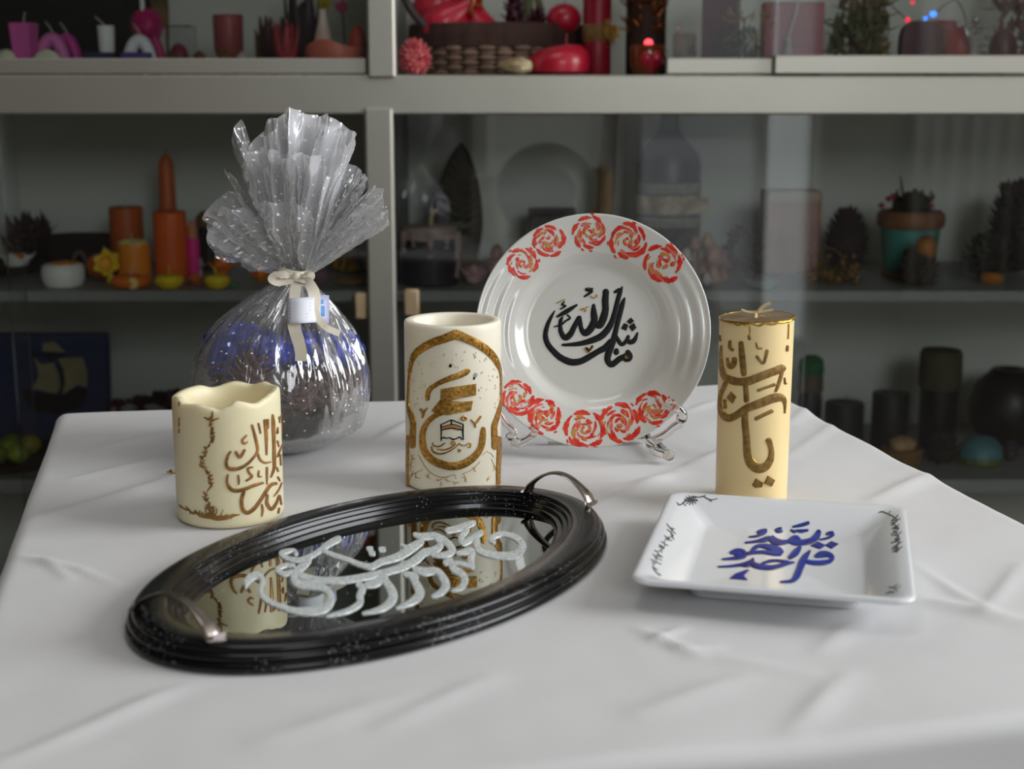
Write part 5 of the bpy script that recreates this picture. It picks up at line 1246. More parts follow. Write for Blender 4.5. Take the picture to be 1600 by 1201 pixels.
x, y, w, h, k = spot(514, 545, 52, hz, None, 2.1)
tag(obj('wax_petals', MB().flower((0, 0, .002), w * .6, 2, 5, 20, 60, 4), wax('peach', '#a86a58'), loc=(x, y, hz), solid=.0012), 'open peach wax flower on the coral dish, between vase and orange-red rose', 'flower')
x, y, w, h, k = spot(-40, 256, -60, U, None, 2.3)
tag(obj('backing_board', MB().box((0, 0, h / 2), (w, .006, h), .001), mat('black_card', '#0b0a0a', .8), loc=(x, y, U)), 'black board standing at the back of the upper left shelf', 'board')

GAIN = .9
# -- upper middle, open bay
x, y, w, h, k = spot(622, 674, 62, U, None, 2.05)
g = MB().blob((0, 0, h * .48), (w * .34, w * .34, h * .44), 16, 10); q = random.Random(77)
for i in range(150):
    z = 1 - 2 * (i + .5) / 150; rr = math.sqrt(1 - z * z); a = i * 2.39996; d = Vector((rr * math.cos(a), rr * math.sin(a), z)); dv_ = (d + Vector((q.uniform(-.3, .3), q.uniform(-.3, .3), .25 + q.uniform(-.2, .3)))).normalized()
    T = Matrix.Translation((d.x * w * .33, d.y * w * .33, h * .48 + d.z * h * .40)) @ Vector((0, 1, 0)).rotation_difference(dv_).to_matrix().to_4x4() @ Matrix.Rotation(q.uniform(0, 6.28), 4, 'Y')
    g.petal(w * .22, w * .06, .6, .5, T, 3, 2)
tag(obj('flower_candle', g, wax('coralmix', '#d9716c', col2='#b8384e', scale=70), loc=(x, y, U), solid=.001), 'coral chrysanthemum candle at the foot of the white post', 'candle')
x, y, w, h, k = spot(640, 912, 38, U, None, 2.17)
bk = thing('wicker_basket', 'dark wicker basket with a brown fabric rim, filled with red pods', 'basket', (x, y, U)); rw, rd = w / 2, .085
g = MB()
nrow, ncol = 6, 30
for i in range(nrow):
    for j in range(ncol):
        a = 2 * math.pi * j / ncol; zc = h * .56 * (i + .5) / nrow; s = 1 if (i + j) % 2 else -1
        R1 = .90 + .06 * zc / h + .02 * s
        T = Matrix.Translation((rw * R1 * math.cos(a), rd * R1 * math.sin(a), zc)) @ Matrix.Rotation(math.atan2(rd * math.cos(a), -rw * math.sin(a)), 4, 'Z')
        g.blob((0, 0, 0), (.0135, .005, h * .56 / nrow * .62), 10, 6, M=T)
obj('weave', g, mat('wicker', '#806656', .6, var=.4, scale=30), bk)
obj('liner', MB().lathe([(0, .002), (.86, .002), (.9, h * .5), (.88, h * .52), (.8, .01), (0, .01)], 48, fn=lambda rr, z, a: (rr, z)), mat('basket_inside', '#1d1512', .8), bk).scale = (rw, rd, 1)
g = MB(); prof = [(.94, h * .50), (.985, h * .56), (1.0, h * .8), (.99, h * .97), (.96, h), (.92, h * .96), (.90, h * .6), (.9, h * .5)]
g.lathe(prof, 90, fn=lambda rr, z, a: (rr * (1 + .012 * math.sin(a * 26) + .01 * noise.noise(Vector((a * 4, z * 50, 0)))), z)); g.f = g.f[:-2]
o = obj('rim_band', g, mat('fabric_brown', '#3f2820', .85, var=.25, scale=20), bk); o.scale = (rw, rd, 1)
ph = [at_y(px, py, 2.10) - Vector((x, y, U)) for px, py in ((664, 42), (650, 26), (640, 12), (632, -6))]
obj('carry_handle', MB().tube(spl(ph), .006, 8), mat('handle_dark', '#251d1b', .6), bk)
M_red = wax('red', '#b5162f', rough=.32, coat=.1, var=.1); M_gl = mat('gold_leaf_edge', '#b58638', .35, .7)
for i, (l, r, top, yd, ang, lab) in enumerate([(652, 738, 2, 2.14, 58, 'red tulip-shaped pod with a gilded lip, left in the basket'), (722, 782, -45, 2.15, 20, 'upright red pod with gilded edge, middle of the basket'), (628, 690, -40, 2.19, 48, 'red pod reaching up behind the basket handle')]):
    x, y, w, h, k = spot(l, r, top, U + .05, None, yd); L = .088
    t = thing('wax_pod', lab, 'candle', (x, y, U + .052), rot=(0, R_(ang) * (1 if i == 0 else (1 if i == 2 else -1) * 1), 0))
    t.location.z = U + (.074, .058, .104)[i]; t.location.x += (0, 0, .022)[i]
    P = [(0, -.040), (.012, -.038), (.024, -.028), (.029, -.010), (.026, .010), (.018, .028), (.014, .040), (.018, .048), (.016, .049), (.010, .038), (0, .03)]
    obj('body', MB().lathe(P, 30, fn=lambda rr, z, a: (rr, z + (.010 * math.sin(2 * a) if z > .03 else 0))), M_red, t)
    obj('gilded_lip', MB().tube([Vector((.0178 * math.cos(a), .0178 * math.sin(a), .0485 + .010 * math.sin(2 * a))) for a in [2 * math.pi * j / 40 for j in range(41)]], .0014, 6), M_gl, t)
x, y, w, h, k = spot(855, 908, 14, U + .06, None, 2.13)
t = thing('wax_pod', 'smooth red egg-shaped pod at the right end of the basket', 'candle', (x, y, U + .063)); obj('body', MB().blob((0, 0, .016), (w * .52, .022, .022), 24, 14), M_red, t); obj('wick', wick((0, 0, .036), .006), M_dwk, t)
M_bur = wax('burgundy', '#4a1226')
for l, r, top, yd, lab in ((700, 732, -10, 2.22, 'dark burgundy pod behind the red pods in the basket'), (785, 822, -15, 2.18, 'dark burgundy cone bud right of the upright red pod'), (820, 858, 22, 2.16, 'small dark burgundy bud in front of the pale bottle'), (668, 704, 6, 2.23, 'dark burgundy bud at the back left of the basket')):
    x, y, w, h, k = spot(l, r, top, U + .04, None, yd)
    tag(obj('wax_bud', MB().cone_scales((0, 0, 0), w * .55, h, 40, .7, int(l)), M_bur, loc=(x, y, U + .04), solid=.001), lab, 'bud')
x, y, w, h, k = spot(815, 850, -60, U, None, 2.29)
tag(obj('bottle', MB().lathe([(0, 0), (w * .5, 0), (w * .5, h * .6), (w * .25, h * .8), (w * .22, h), (0, h)], 24), mat('olive_glass', '#6b6b52', .2), loc=(x, y, U)), 'pale olive bottle behind the basket', 'bottle')
x, y, w, h, k = spot(772, 836, 90, U, None, 2.045)
tag(obj('sea_shell', MB().lathe([(0, 0), (.3, .05), (.5, .3), (.42, .6), (.3, .8), (.12, .95), (0, 1)], 30, fn=lambda rr, z, a: (rr * w * (1 + .08 * math.sin(9 * a + z * 4)), z * w * .9), M=Matrix.Translation((w * .45, 0, h * .5)) @ Matrix.Rotation(R_(-90), 4, 'Y') @ Matrix.Diagonal((h / w * 1.0, .8, 1, 1))), mat('shell_cream', '#bfae8c', .5, col2='#7d6a44', scale=45), loc=(x, y, U)), 'cream sea shell in front of the wicker basket', 'shell')
x, y, w, h, k = spot(823, 922, 66, U, None, 2.07)
t = thing('heart_candle', 'big glossy red rounded candle in front of the basket, right side', 'candle', (x, y, U))
g = MB().lathe([(0, 0), (.40, 0), (.48, .12), (.5, .38), (.46, .68), (.34, .90), (.15, .99), (0, 1)], 48, fn=lambda rr, z, a: (rr * w * (1 + .03 * math.cos(2 * a)), z * h * (.86 + .16 * (rr * 2) * math.cos(a) * (1 if z > .3 else 0) + .05)))
obj('body', g, M_red, t); obj('wick', wick((w * .12, 0, h * .86), .018, .001, .0013), mat('wick_red', '#a04048', .7), t)
t, x, y, R1, h, k = cyl_candle('pillar_candle', 'tall red pillar candle with a raffia band and golden bow', wax('deepred', '#8e1226', rough=.4), 912, 956, -60, U, 2.10)
zb = at_y(934, 52, y).z - U
obj('raffia_band', MB().lathe([(R1 * 1.0, zb - .012), (R1 * 1.06, zb - .010), (R1 * 1.06, zb + .010), (R1 * 1.0, zb + .012)], 40, fn=lambda rr, z, a: (rr * (1 + .015 * math.sin(z * 3000)), z)), mat('raffia', '#7a5b2e', .8, var=.4, scale=120), t)
g = MB().flower((R1 * .85, -R1 * .7, zb), .016, 3, 8, 5, 70, 8, up=(.5, -1, .1)); g.sprigs((R1 * .8, -R1 * .7, zb - .02), .008, .005, .03, 20, .012, 3)
obj('golden_bow', g, mat('gold_dry', '#a07b3c', .5, .3), t, solid=.0006)
t, x, y, R1, h, k = cyl_candle('pillar_candle', 'thick pillar candle covered with brown and golden leaves, right end of the open bay', mat('bark_brown', '#3a2114', .7, var=.5, scale=40), 980, 1042, -60, U, 2.13, amp=.06)
g = MB(); q = random.Random(6)
for i in range(90):
    a = q.uniform(3.3, 6.1); z = q.uniform(h * .38, h * .98); T = Matrix.Translation((R1 * 1.05 * math.cos(a), R1 * 1.05 * math.sin(a), z)) @ Matrix.Rotation(a - math.pi / 2, 4, 'Z') @ Matrix.Rotation(q.uniform(.2, 1.9), 4, 'X') @ Matrix.Rotation(q.uniform(-1, 1), 4, 'Z')
    g.petal(q.uniform(.010, .020), .006, .4, .4, T, 3, 2)
o = obj('leaf_cover', g, mat('copper_leaf', '#a3683a', .4, .5, col2='#6b2a18', scale=30), t, solid=.0005)
x, y, w, h, k = spot(983, 1041, 70, U, None, 2.045)
t = thing('tealight_lantern', 'small amber glass lantern with a lit red bulb on its rim', 'lantern', (x, y, U))
M_amb = mat('amber_glass', '#9c4a22', .1, trans=.6)
obj('glass_cup', MB().lathe([(0, 0), (w * .36, 0), (w * .46, h * .3), (w * .47, h * .85), (w * .42, h), (w * .40, h), (w * .44, h * .8), (w * .42, h * .3), (0, h * .08)], 30), M_amb, t)
zl = at_y(1011, 67, y).z - U
obj('red_bulb', MB().blob((at_y(1012, 67, y).x - x, -.012, zl), (.006, .005, .005), 14, 9), mat('led_red', '#ff4a58', .3, emit=2.2), t)
obj('wire', MB().tube(spl([(at_y(1012, 67, y).x - x, -.010, zl), (.012, -.012, zl - .004), (w * .5, -.006, zl * .75), (w * .6, 0, zl * .4)]), .0008, 6), mat('wire_clear', '#8b8078', .4), t)
x, y, w, h, k = spot(1004, 1030, 78, U, None, 2.032)
tag(obj('wax_heart', MB().blob((-.006, 0, h * .62), (.009, .005, h * .36), 14, 9).blob((.006, 0, h * .62), (.009, .005, h * .36), 14, 9).lathe([(0, 0), (.004, h * .2), (.011, h * .55), (.006, h * .7), (0, h * .72)], 18), M_red, loc=(x, y - .008, U)), 'small red heart hanging before the amber lantern', 'heart')
x, y, w, h, k = spot(1024, 1046, 84, U, None, 2.04)
tag(obj('wax_ball', MB().blob((0, 0, h * .5), (w * .5, w * .5, h * .5), 18, 12), M_bur, loc=(x, y, U)), 'burgundy wax ball at the right edge of the open bay', 'candle')

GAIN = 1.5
# -- upper right bay
t, x, y, R1, h, k = cyl_candle('votive_candle', 'small tan votive candle with dried trimming, behind the right glass', mat('kraft', '#8d7a62', .7, var=.4, scale=50), 1052, 1088, 52, U, 2.07, wl=.004)
g = MB().sprigs((0, -R1 * .9, .004), R1 * .9, .004, h * .6, 34, .009, 4); obj('trimming', g, mat('dried_mix', '#6a4a36', .7, var=.5), t, solid=.0004)
obj('pink_bead', MB().blob((-.010, -.004, h + .004), (.004,) * 3, 12, 8), mat('bead_pink', '#c8929c', .4), t)
t, x, y, R1, h, k = cyl_candle('pillar_candle', 'large square burgundy candle with a sprig in front, upper right shelf', wax('burg2', '#4f1728'), 1080, 1178, -40, U, 2.14, sides=4, w_=False)
t.rotation_euler = (0, 0, R_(45)); t.scale = (1, .6, 1)
x, y, w, h, k = spot(1118, 1202, 22, U, None, 2.06)
t = thing('dried_sprig', 'green and golden dried sprig before the square burgundy candle', 'sprig', (x, y, U)); obj('green_leaves', MB().sprigs((-.01, 0, 0), w * .42, .012, h * .7, 90, .016, 5), mat('moss_green', '#3d4a2a', .8, var=.5), t, solid=.0005); obj('golden_ears', MB().sprigs((.004, -.006, h * .3), w * .5, .008, h * .7, 34, .015, 6), mat('straw_gold', '#a98a52', .6, var=.3), t, solid=.0005)
x, y, w, h, k = spot(1192, 1286, 4, U, None, 2.12)
t = thing('block_candle', 'flat red block candle with a white tassel cord, upper right shelf', 'candle', (x, y, U)); obj('body', MB().box((0, 0, h / 2), (w, .03, h), .002), wax('redblock', '#8a2a38', var=.35, scale=12), t)
pp = [at_y(px, py, 2.09) - Vector((x, y, U)) for px, py in ((1247, 4), (1244, 20), (1238, 40), (1233, 58))]
obj('cord', MB().tube(spl(pp), .0016, 6), M_wk, t); obj('tassel', MB().lathe([(0, 0), (.007, 0), (.004, .014), (.0055, .020), (.003, .025), (0, .026)], 14, c=tuple(pp[-1] - Vector((0, 0, .024)))), mat('tassel_white', '#a9a79f', .7), t)
x, y, w, h, k = spot(1300, 1396, -30, U, None, 2.12)
t = thing('dried_bouquet', 'tall brown and green bundle of dried herbs, upper right shelf', 'bouquet', (x, y, U)); obj('brown_stalks', MB().sprigs((.004, 0, 0), w * .36, .03, h, 190, .028, 7), mat('herb_brown', '#94805e', .8, var=.45), t, solid=.0006)
obj('green_foliage', MB().sprigs((-.008, -.01, 0), w * .46, .03, h * .6, 130, .024, 8), mat('herb_green', '#6b7048', .8, var=.5), t, solid=.0006); obj('yellow_heads', MB().sprigs((w * .4, -.012, h * .12), .012, .008, h * .3, 26, .012, 9), mat('herb_yellow', '#b59d4c', .7), t, solid=.0005)
x, y, w, h, k = spot(1408, 1474, 34, U, None, 2.07)
t = thing('arched_candle', 'dark maroon arched block candle with a gold line along its top', 'candle', (x, y, U)); V = []; out = []
for i in range(25):
    a = math.pi * i / 24; c_, s_2 = math.cos(a), math.sin(a); out.append((w / 2 * math.copysign(abs(c_) ** .55, c_), h * .55 + h * .45 * abs(s_2) ** .7))
out = [(w / 2, 0)] + out + [(-w / 2, 0)]; n = len(out)
g = MB().add([(a, -.012, b) for a, b in out] + [(a, .012, b) for a, b in out], [tuple(range(n))[::-1], tuple(range(n, 2 * n))] + [(i, (i + 1) % n, n + (i + 1) % n, n + i) for i in range(n)])
obj('body', g, wax('maroon', '#4a1a26'), t, sharp=50); obj('gold_line', MB().tube([Vector((a, -.0122, b)) for a, b in out[1:14]], .0013, 6), M_gl, t)
x, y, w, h, k = spot(1448, 1492, 32, U, None, 2.13)
tag(obj('block_candle', MB().box((0, 0, h / 2), (w, .03, h), .003), wax('redblock2', '#7d1f33'), loc=(x, y, U)), 'red block candle behind the gold-lined arched one', 'candle')
t, x, y, R1, h, k = cyl_candle('dome_candle', 'orange-red domed candle on a tan base, upper right shelf', wax('vermil', '#9a3a34'), 1472, 1522, 42, U, 2.09, prof=[(0, .36), (.92, .36), (1, .45), (.95, .7), (.7, .9), (.3, .99), (0, 1)], w_=False)
obj('base', MB().lathe([(0, 0), (R1 * .9, 0), (R1 * .95, h * .36), (0, h * .36)], 30), mat('tan_base', '#8f7a62', .7, var=.3), t)
M_led = mat('led_blue', '#2f7bff', .3, emit=2.5); M_ledr = mat('led_red2', '#ff2a4a', .3, emit=1.2)
t = thing('string_light', 'string of small coloured bulbs lying over the maroon candle, one lit blue', 'string lights', tuple(at_y(1440, 60, 2.12)))
Lo = Vector(t.location)
obj('wire', MB().tube(spl([at_y(a, b, 2.12) - Lo for a, b in ((1392, 8), (1412, 26), (1420, 34), (1440, 31), (1458, 24), (1476, 8), (1496, 2), (1510, 36), (1500, 60))]), .0008, 6), mat('wire_black', '#2a2826', .5), t)
for a, b, m, lab, rr in ((1458, 22, M_led, 'lit blue bulb', .005), (1446, 29, M_led, 'lit blue bulb', .003), (1418, 31, M_ledr, 'lit red bulb', .004), (1426, 4, M_ledr, 'lit red bulb', .003)):
    o = obj('bulb', MB().blob(at_y(a, b, 2.115) - Lo, (rr, rr * .7, rr * .8), 12, 8), m, t); o['label'] = lab
x, y, w, h, k = spot(1504, 1546, 26, U, None, 2.06)
t = thing('crown_ornament', 'small silver crown-topped ornament on a black foot, upper right shelf', 'ornament', (x, y, U))
obj('foot', MB().lathe([(0, 0), (w * .26, 0), (w * .24, h * .26), (0, h * .27)], 20), mat('black_foot', '#141212', .4), t); M_sil = mat('silver_bright', '#c9c9cc', .25, .8)
obj('stem', MB().lathe([(0, h * .26), (w * .2, h * .27), (w * .16, h * .5), (w * .3, h * .66), (w * .26, h * .68), (0, h * .6)], 20), mat('pearl_white', '#b9b2ad', .35), t)
g = MB()
for i in range(8):
    a = 2 * math.pi * i / 8; g.tube([(w * .28 * math.cos(a), w * .2 * math.sin(a), h * .66), (w * .42 * math.cos(a), w * .3 * math.sin(a), h * .82)], .0011, 6); g.blob((w * .44 * math.cos(a), w * .32 * math.sin(a), h * .84), (.003,) * 3, 10, 7)
g.blob((0, 0, h * .95), (.0055,) * 3, 12, 8); g.tube([(0, 0, h * .66), (0, 0, h * .95)], .0012, 6)
obj('crown', g, M_sil, t)
x, y, w, h, k = spot(1540, 1600, 30, U, None, 2.08)
t = thing('rose_candle', 'dark burgundy rose candle with a white wick, right end of the upper shelf', 'candle', (x, y, U)); obj('petals', MB().blob((0, 0, h * .42), (w * .36, w * .36, h * .42), 16, 10).flower((0, 0, h * .3), w * .55, 5, 7, -10, 82, 5), wax('darkrose', '#4d0f22'), t, solid=.0014); obj('wick', wick((0, 0, h * .8), .016), M_wk, t)
for l, r, top, yd, m, lab in ((1552, 1640, -40, 2.24, wax('rust', '#5d2a22'), 'rust brown flower bunch behind the burgundy rose, upper right shelf'),):
    x, y, w, h, k = spot(l, r, top, U, None, yd); tag(obj('flower_bunch', MB().sprigs((0, 0, 0), w * .5, .03, h, 160, .026, 12), m, loc=(x, y, U), solid=.0007), lab, 'flowers')

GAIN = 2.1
# -- middle shelf, left bay
x, y, w, h, k = spot(-60, 62, 405, Mz, None, 2.18)
t = thing('dish', 'dark plate at the far left of the middle shelf, holding a lily', 'dish', (x, y, Mz)); obj('plate', MB().lathe([(0, 0), (.03, 0), (.045, .004), (.064, .016), (.066, .018), (.062, .018), (.042, .007), (0, .005)], 48), mat('dark_glaze', '#3b2a28', .4, var=.3), t)
p = Vector((at_y(26, 400, 2.15).x, 2.15, Mz + .012))
t = thing('lily_candle', 'white and orange lily on the dark plate, far left middle shelf', 'flower', tuple(p)); obj('petals', MB().flower((0, 0, 0), .036, 2, 6, 18, 55, 3), wax('lilywhite', '#cfc3a8'), t, solid=.001); obj('heart', MB().blob((0, 0, .012), (.013, .013, .012), 14, 9, .3, 20), wax('lilyorange', '#c2601c'), t)
x, y, w, h, k = spot(64, 131, 411, Mz, 446)
t = thing('round_candle', 'cream round candle with an orange crusted top, front of the middle shelf', 'candle', (x, y, Mz)); obj('body', MB().lathe([(0, 0), (w * .42, 0), (w * .49, h * .3), (w * .5, h * .6), (w * .46, h * .88), (w * .40, h * .98), (0, h * .96)], 40, fn=lambda rr, z, a: (rr * (1 + .03 * noise.noise(Vector((2 * math.cos(a), 2 * math.sin(a), z * 80)))), z)), wax('creamy', '#d3cca9'), t)
obj('crust', MB().blob((.002, 0, h * .96), (w * .30, w * .30, .005), 22, 8, .35, 30), wax('crust', '#b8821f', col2='#8f4f16', scale=80), t)
x, y, w, h, k = spot(112, 134, 384, Mz, None, 2.16)
tag(obj('wire_loop', MB().tube([Vector((.009 * math.cos(a), 0, .022 + .014 * math.sin(a))) for a in [2 * math.pi * i / 24 for i in range(25)]], .003, 8).lathe([(0, 0), (.010, 0), (.004, .009), (0, .010)], 16), mat('mauve_felt', '#6d5558', .8), loc=(x, y, Mz)), 'mauve loop ornament behind the cream round candle', 'ornament')
x, y, w, h, k = spot(64, 176, 368, Mz, None, 2.25)
t = thing('shallow_basket', 'dark oval basket at the back of the middle left shelf', 'basket', (x, y, Mz)); obj('body', MB().lathe([(0, 0), (.8, 0), (.92, h * .5), (1, h * .9), (1.03, h), (.95, h), (.85, h * .4), (0, h * .3)], 56, fn=lambda rr, z, a: (rr * (1 + .015 * math.sin(a * 30)), z)), mat('basket_dark', '#241812', .8, var=.4), t).scale = (w / 2, .055, 1)
x, y, w, h, k = spot(20, 70, 352, Mz, None, 2.28)
tag(obj('dried_bunch', MB().sprigs((0, 0, 0), w * .7, .02, h, 80, .03, 3), mat('dusky', '#4a2e34', .8, var=.4), loc=(x, y, Mz), solid=.0006), 'dusky purple dried bunch behind the lily plate', 'flowers')
t, x, y, R1, h, k = cyl_candle('ball_candle', 'orange ball candle behind the yellow daffodil', wax('orange1', '#a8521a'), 134, 186, 396, Mz, 2.13, prof=[(0, 0), (.5, .02), (.85, .2), (1, .5), (.85, .82), (.5, .97), (0, 1)])
p = at_y(170, 412, 2.075)
t = thing('daffodil_candle', 'yellow daffodil flower facing forward, middle left shelf', 'flower', (p.x, p.y, Mz)); zc = p.z - Mz; fu = (-.15, -1, .25)
obj('petals', MB().flower((0, 0, zc), .026, 1, 6, 8, 8, 3, up=fu, wide=.72), wax('daffodil', '#c79a1c'), t, solid=.0014); obj('trumpet', MB().lathe([(0, 0), (.006, 0), (.009, .008), (.012, .013), (.010, .0125), (.006, .006), (0, .004)], 24, M=Matrix.Translation((0, 0, zc)) @ Vector((0, 0, 1)).rotation_difference(Vector(fu)).to_matrix().to_4x4(), fn=lambda rr, z, a: (rr * (1 + .06 * math.sin(8 * a)), z)), wax('trumpet', '#c4831a'), t); obj('stem', MB().tube([(0, .004, 0), (0, .004, zc)], .005, 8), wax('daffodil', '#c79a1c'), t)
t, x, y, R1, h, k = cyl_candle('pillar_candle', 'brown-orange pillar candle at the back, behind the frosted amber one', wax('rustorange', '#8a3c10'), 170, 222, 323, Mz, 2.2)
t, x, y, R1, h, k = cyl_candle('pillar_candle', 'amber pillar candle with a frosted yellow top, middle left shelf', wax('amber', '#b5680f'), 183, 233, 380, Mz, 2.11, w_=False, taper=1.06)
obj('frosted_top', MB().blob((0, 0, h * .96), (R1 * .95, R1 * .95, h * .16), 26, 12, .25, 30), wax('frost', '#bfa160'), t); obj('wick', wick((-.003, 0, h * 1.08), .010), M_wk, t)
t, x, y, R1, h, k = cyl_candle('tangerine_candle', 'low tangerine-shaped orange candle in front of the amber pillar', wax('tangerine', '#b8560f'), 172, 236, 428, Mz, 2.035, prof=[(0, 0), (.7, .0), (.95, .25), (1, .5), (.85, .82), (.5, .97), (.15, .93), (0, .9)])
obj('pale_spot', MB().blob((R1 * .3, -R1 * .82, h * .45), (.008, .004, .009), 12, 8), wax('palespot', '#d09a58'), t)
t, x, y, R1, h, k = cyl_candle('pillar_candle', 'orange pillar candle with a rough top, tallest pillar of the middle left shelf', wax('orange2', '#a8450c'), 239, 290, 330, Mz, 2.12, amp=.03, w_=False)
x, y, w, h, k = spot(245, 272, 242, Mz, None, 2.22)
t = thing('taper_candle', 'tall dark orange taper candle rising behind the orange pillar', 'candle', (x, y, Mz)); obj('body', MB().lathe([(0, 0), (w * .56, 0), (w * .5, h * .5), (w * .42, h * .93), (w * .2, h), (0, h)], 24), wax('taper', '#8f3f12'), t); obj('wick', wick((0, 0, h), .008), M_dwk, t)
x, y, w, h, k = spot(290, 310, 345, Mz, None, 2.12)
t = thing('slim_bottle', 'slim bottle with a hot pink wax body, right of the orange pillar', 'bottle', (x, y, Mz)); obj('body', MB().lathe([(0, 0), (w * .38, 0), (w * .5, h * .5), (w * .48, h * .72), (0, h * .72)], 24), wax('hotpink', '#b01a6a'), t); obj('cap', MB().lathe([(0, h * .72), (w * .44, h * .72), (w * .40, h * .9), (w * .2, h), (0, h)], 24), wax('tancap', '#8f5a38'), t)
for l, r, lab in ((240, 288, 'yellow floating candle in front of the orange pillar'), (318, 360, 'yellow floating candle with an upright wick, left of the wrapped bag')):
    x, y, w, h, k = spot(l, r, 428, Mz, None, 2.03)
    t = thing('floating_candle', lab, 'candle', (x, y, Mz), 'yellow floating candles'); obj('body', MB().lathe([(0, 0), (w * .3, 0), (w * .46, h * .3), (w * .5, h * .55), (w * .4, h * .88), (w * .15, h * 1.0), (0, h)], 32), wax('yolk', '#d29a10'), t); obj('wick', wick((0, 0, h - .001), .012, -.005 if l > 300 else .001, .0012), wax('yolk', '#d29a10'), t)
def wax_flower(lab, m, l, r, top, bot, Yd, n=8, layers=3, nm='wax_flower', zs=None, t0=5, t1=75, cat='flower', wide=.5, seed=1, solid=.001):
    zs = Mz if zs is None else zs
    x, y, w, h, k = spot(l, r, top, zs, None, Yd); zlo = max(0, at_y((l + r) / 2, bot, Yd).z - zs)
    g = MB().blob((0, 0, zlo + (h - zlo) * .4), (w * .22, w * .22, (h - zlo) * .4), 14, 9).flower((0, 0, zlo + (h - zlo) * .15), w * .52, layers, n, t0, t1, seed, wide=wide)
    if zlo > .006: g.lathe([(0, 0), (w * .25, 0), (w * .12, zlo), (0, zlo + .004)], 18)
    return tag(obj(nm, g, m, loc=(x, y, zs), solid=solid), lab, cat)
wax_flower('low brown-orange flower between the two yellow floating candles', wax('brownorange', '#94480f'), 282, 324, 424, 452, 2.06, 8, seed=2)
wax_flower('orange spiky flower left of the wrapped bag', wax('orange3', '#b25a14'), 318, 374, 390, 430, 2.12, 9, 3, seed=3, wide=.35)
wax_flower('orange flower seen behind the neck of the wrapped bag', wax('orange4', '#b0600f'), 382, 430, 402, 444, 2.09, 8, 3, seed=4, wide=.4)
t, x, y, R1, h, k = cyl_candle('jar_candle', 'dark jar with a tan lid at the back, left of the wrapped bag', mat('dark_jar', '#16181c', .3), 305, 346, 352, Mz, 2.25, w_=False, cat='jar'); obj('lid', MB().lathe([(0, h), (R1 * .95, h), (R1 * .9, h + .014), (R1 * .5, h + .022), (0, h + .022)], 28), mat('lid_tan', '#7d5a38', .6, var=.3), t)
wax_flower('small green leaf rosette by the second yellow floating candle', wax('leafgreen', '#2f6b4a'), 352, 376, 440, 454, 2.03, 6, 2, 'leaf_rosette', cat='leaf')
wax_flower('small grey-pink flower left of the neck of the bag', wax('greypink', '#8f7a74'), 300, 322, 398, 420, 2.14, 7, 2)
x, y, w, h, k = spot(512, 582, 372, Mz, None, 2.2); t = thing('amber_ornament', 'amber and olive leafy ornament right of the wrapped bag', 'ornament', (x, y, Mz)); obj('leaves', MB().sprigs((0, 0, 0), w * .42, .02, h, 90, .028, 21), wax('amberleaf', '#9a6818', col2='#6b5a20', scale=30), t, solid=.0008); obj('red_bead', MB().blob((.012, -.03, h * .55), (.005,) * 3, 12, 8), mat('bead_red', '#a03040', .3), t)
x, y, w, h, k = spot(522, 575, 431, Mz, None, 2.07); tag(obj('gilded_shell', MB().lathe([(0, 0), (.3, .0), (.5, .3), (.45, .6), (.25, .9), (0, 1)], 36, fn=lambda rr, z, a: (rr * (1 + .05 * math.sin(14 * a)), z)), mat('shell_gold', '#b08a4a', .4, .35, col2='#7d5a2c', scale=60), loc=(x, y, Mz)), 'gilded ribbed shell right of the bag, by the grey post', 'shell').scale = (w, .05, h)
t, x, y, R1, h, k = cyl_candle('ball_candle', 'small mauve ball candle right of the bag neck', wax('mauve', '#5f4650'), 484, 517, 421, Mz, 2.08, prof=[(0, 0), (.6, .02), (1, .5), (.6, .96), (0, 1)], w_=False)
x, y, w, h, k = spot(536, 580, 400, Mz, None, 2.24); tag(obj('dark_jar', MB().lathe([(0, 0), (w * .5, 0), (w * .52, h * .7), (w * .3, h), (0, h)], 26), mat('dark_jar', '#16181c', .3), loc=(x, y, Mz)), 'dark round jar in the corner by the grey post, middle left shelf', 'jar')

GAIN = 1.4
# -- middle shelf, right bay
x, y, w, h, k = spot(626, 716, 352, Mz, None, 2.07)
t = thing('drip_candle', 'broad dark candle with cream wax drips, beside the grey post', 'candle', (x, y, Mz)); sx_, sy_ = w / 2, .036
obj('body', MB().lathe([(0, 0), (.97, 0), (1, .004), (1, h * .85), (.93, h * .97), (0, h)], 48), mat('dark_candle', '#26222c', .35, var=.2), t).scale = (sx_, sy_, 1)
g = MB().lathe([(1.005, h * .80), (1.02, h * .86), (.95, h * .985), (.6, h * 1.012), (0, h * 1.01)], 64, fn=lambda rr, z, a: (rr, z - (.22 * h * max(0, noise.noise(Vector((math.cos(a) * 2.6, math.sin(a) * 2.6, 3)))) if z < h * .84 else 0))); g.v = [(a * sx_, b * sy_, c) for a, b, c in g.v]
for a, L in ((-.35, .78), (-.9, .28), (-1.5, .42), (-2.1, .24), (-2.6, .35), (-.12, .6)):
    px_, py_2 = sx_ * 1.01 * math.cos(a), sy_ * 1.01 * math.sin(a); g.tube([(px_, py_2, h * .92), (px_ * 1.01, py_2 * 1.02, h * (.92 - L * .6)), (px_, py_2 * 1.01, h * (.92 - L))], [.0042, .0034, .0046], 9)
obj('wax_drips', g, wax('dripcream', '#8f7a70'), t); obj('wick', MB().tube(spl([(0.002, 0, h), (.003, 0, h + .012), (.008, 0, h + .022)]), [.0025] * 11, 8), wax('wickcream', '#b59f7c'), t)
x, y, w, h, k = spot(664, 752, 222, Mz, None, 2.2)
t = thing('leaf_candle', 'tall dark pointed leaf-shaped candle on a wooden foot', 'candle', (x, y, Mz)); V = []; F = []
n1, n2 = 26, 10
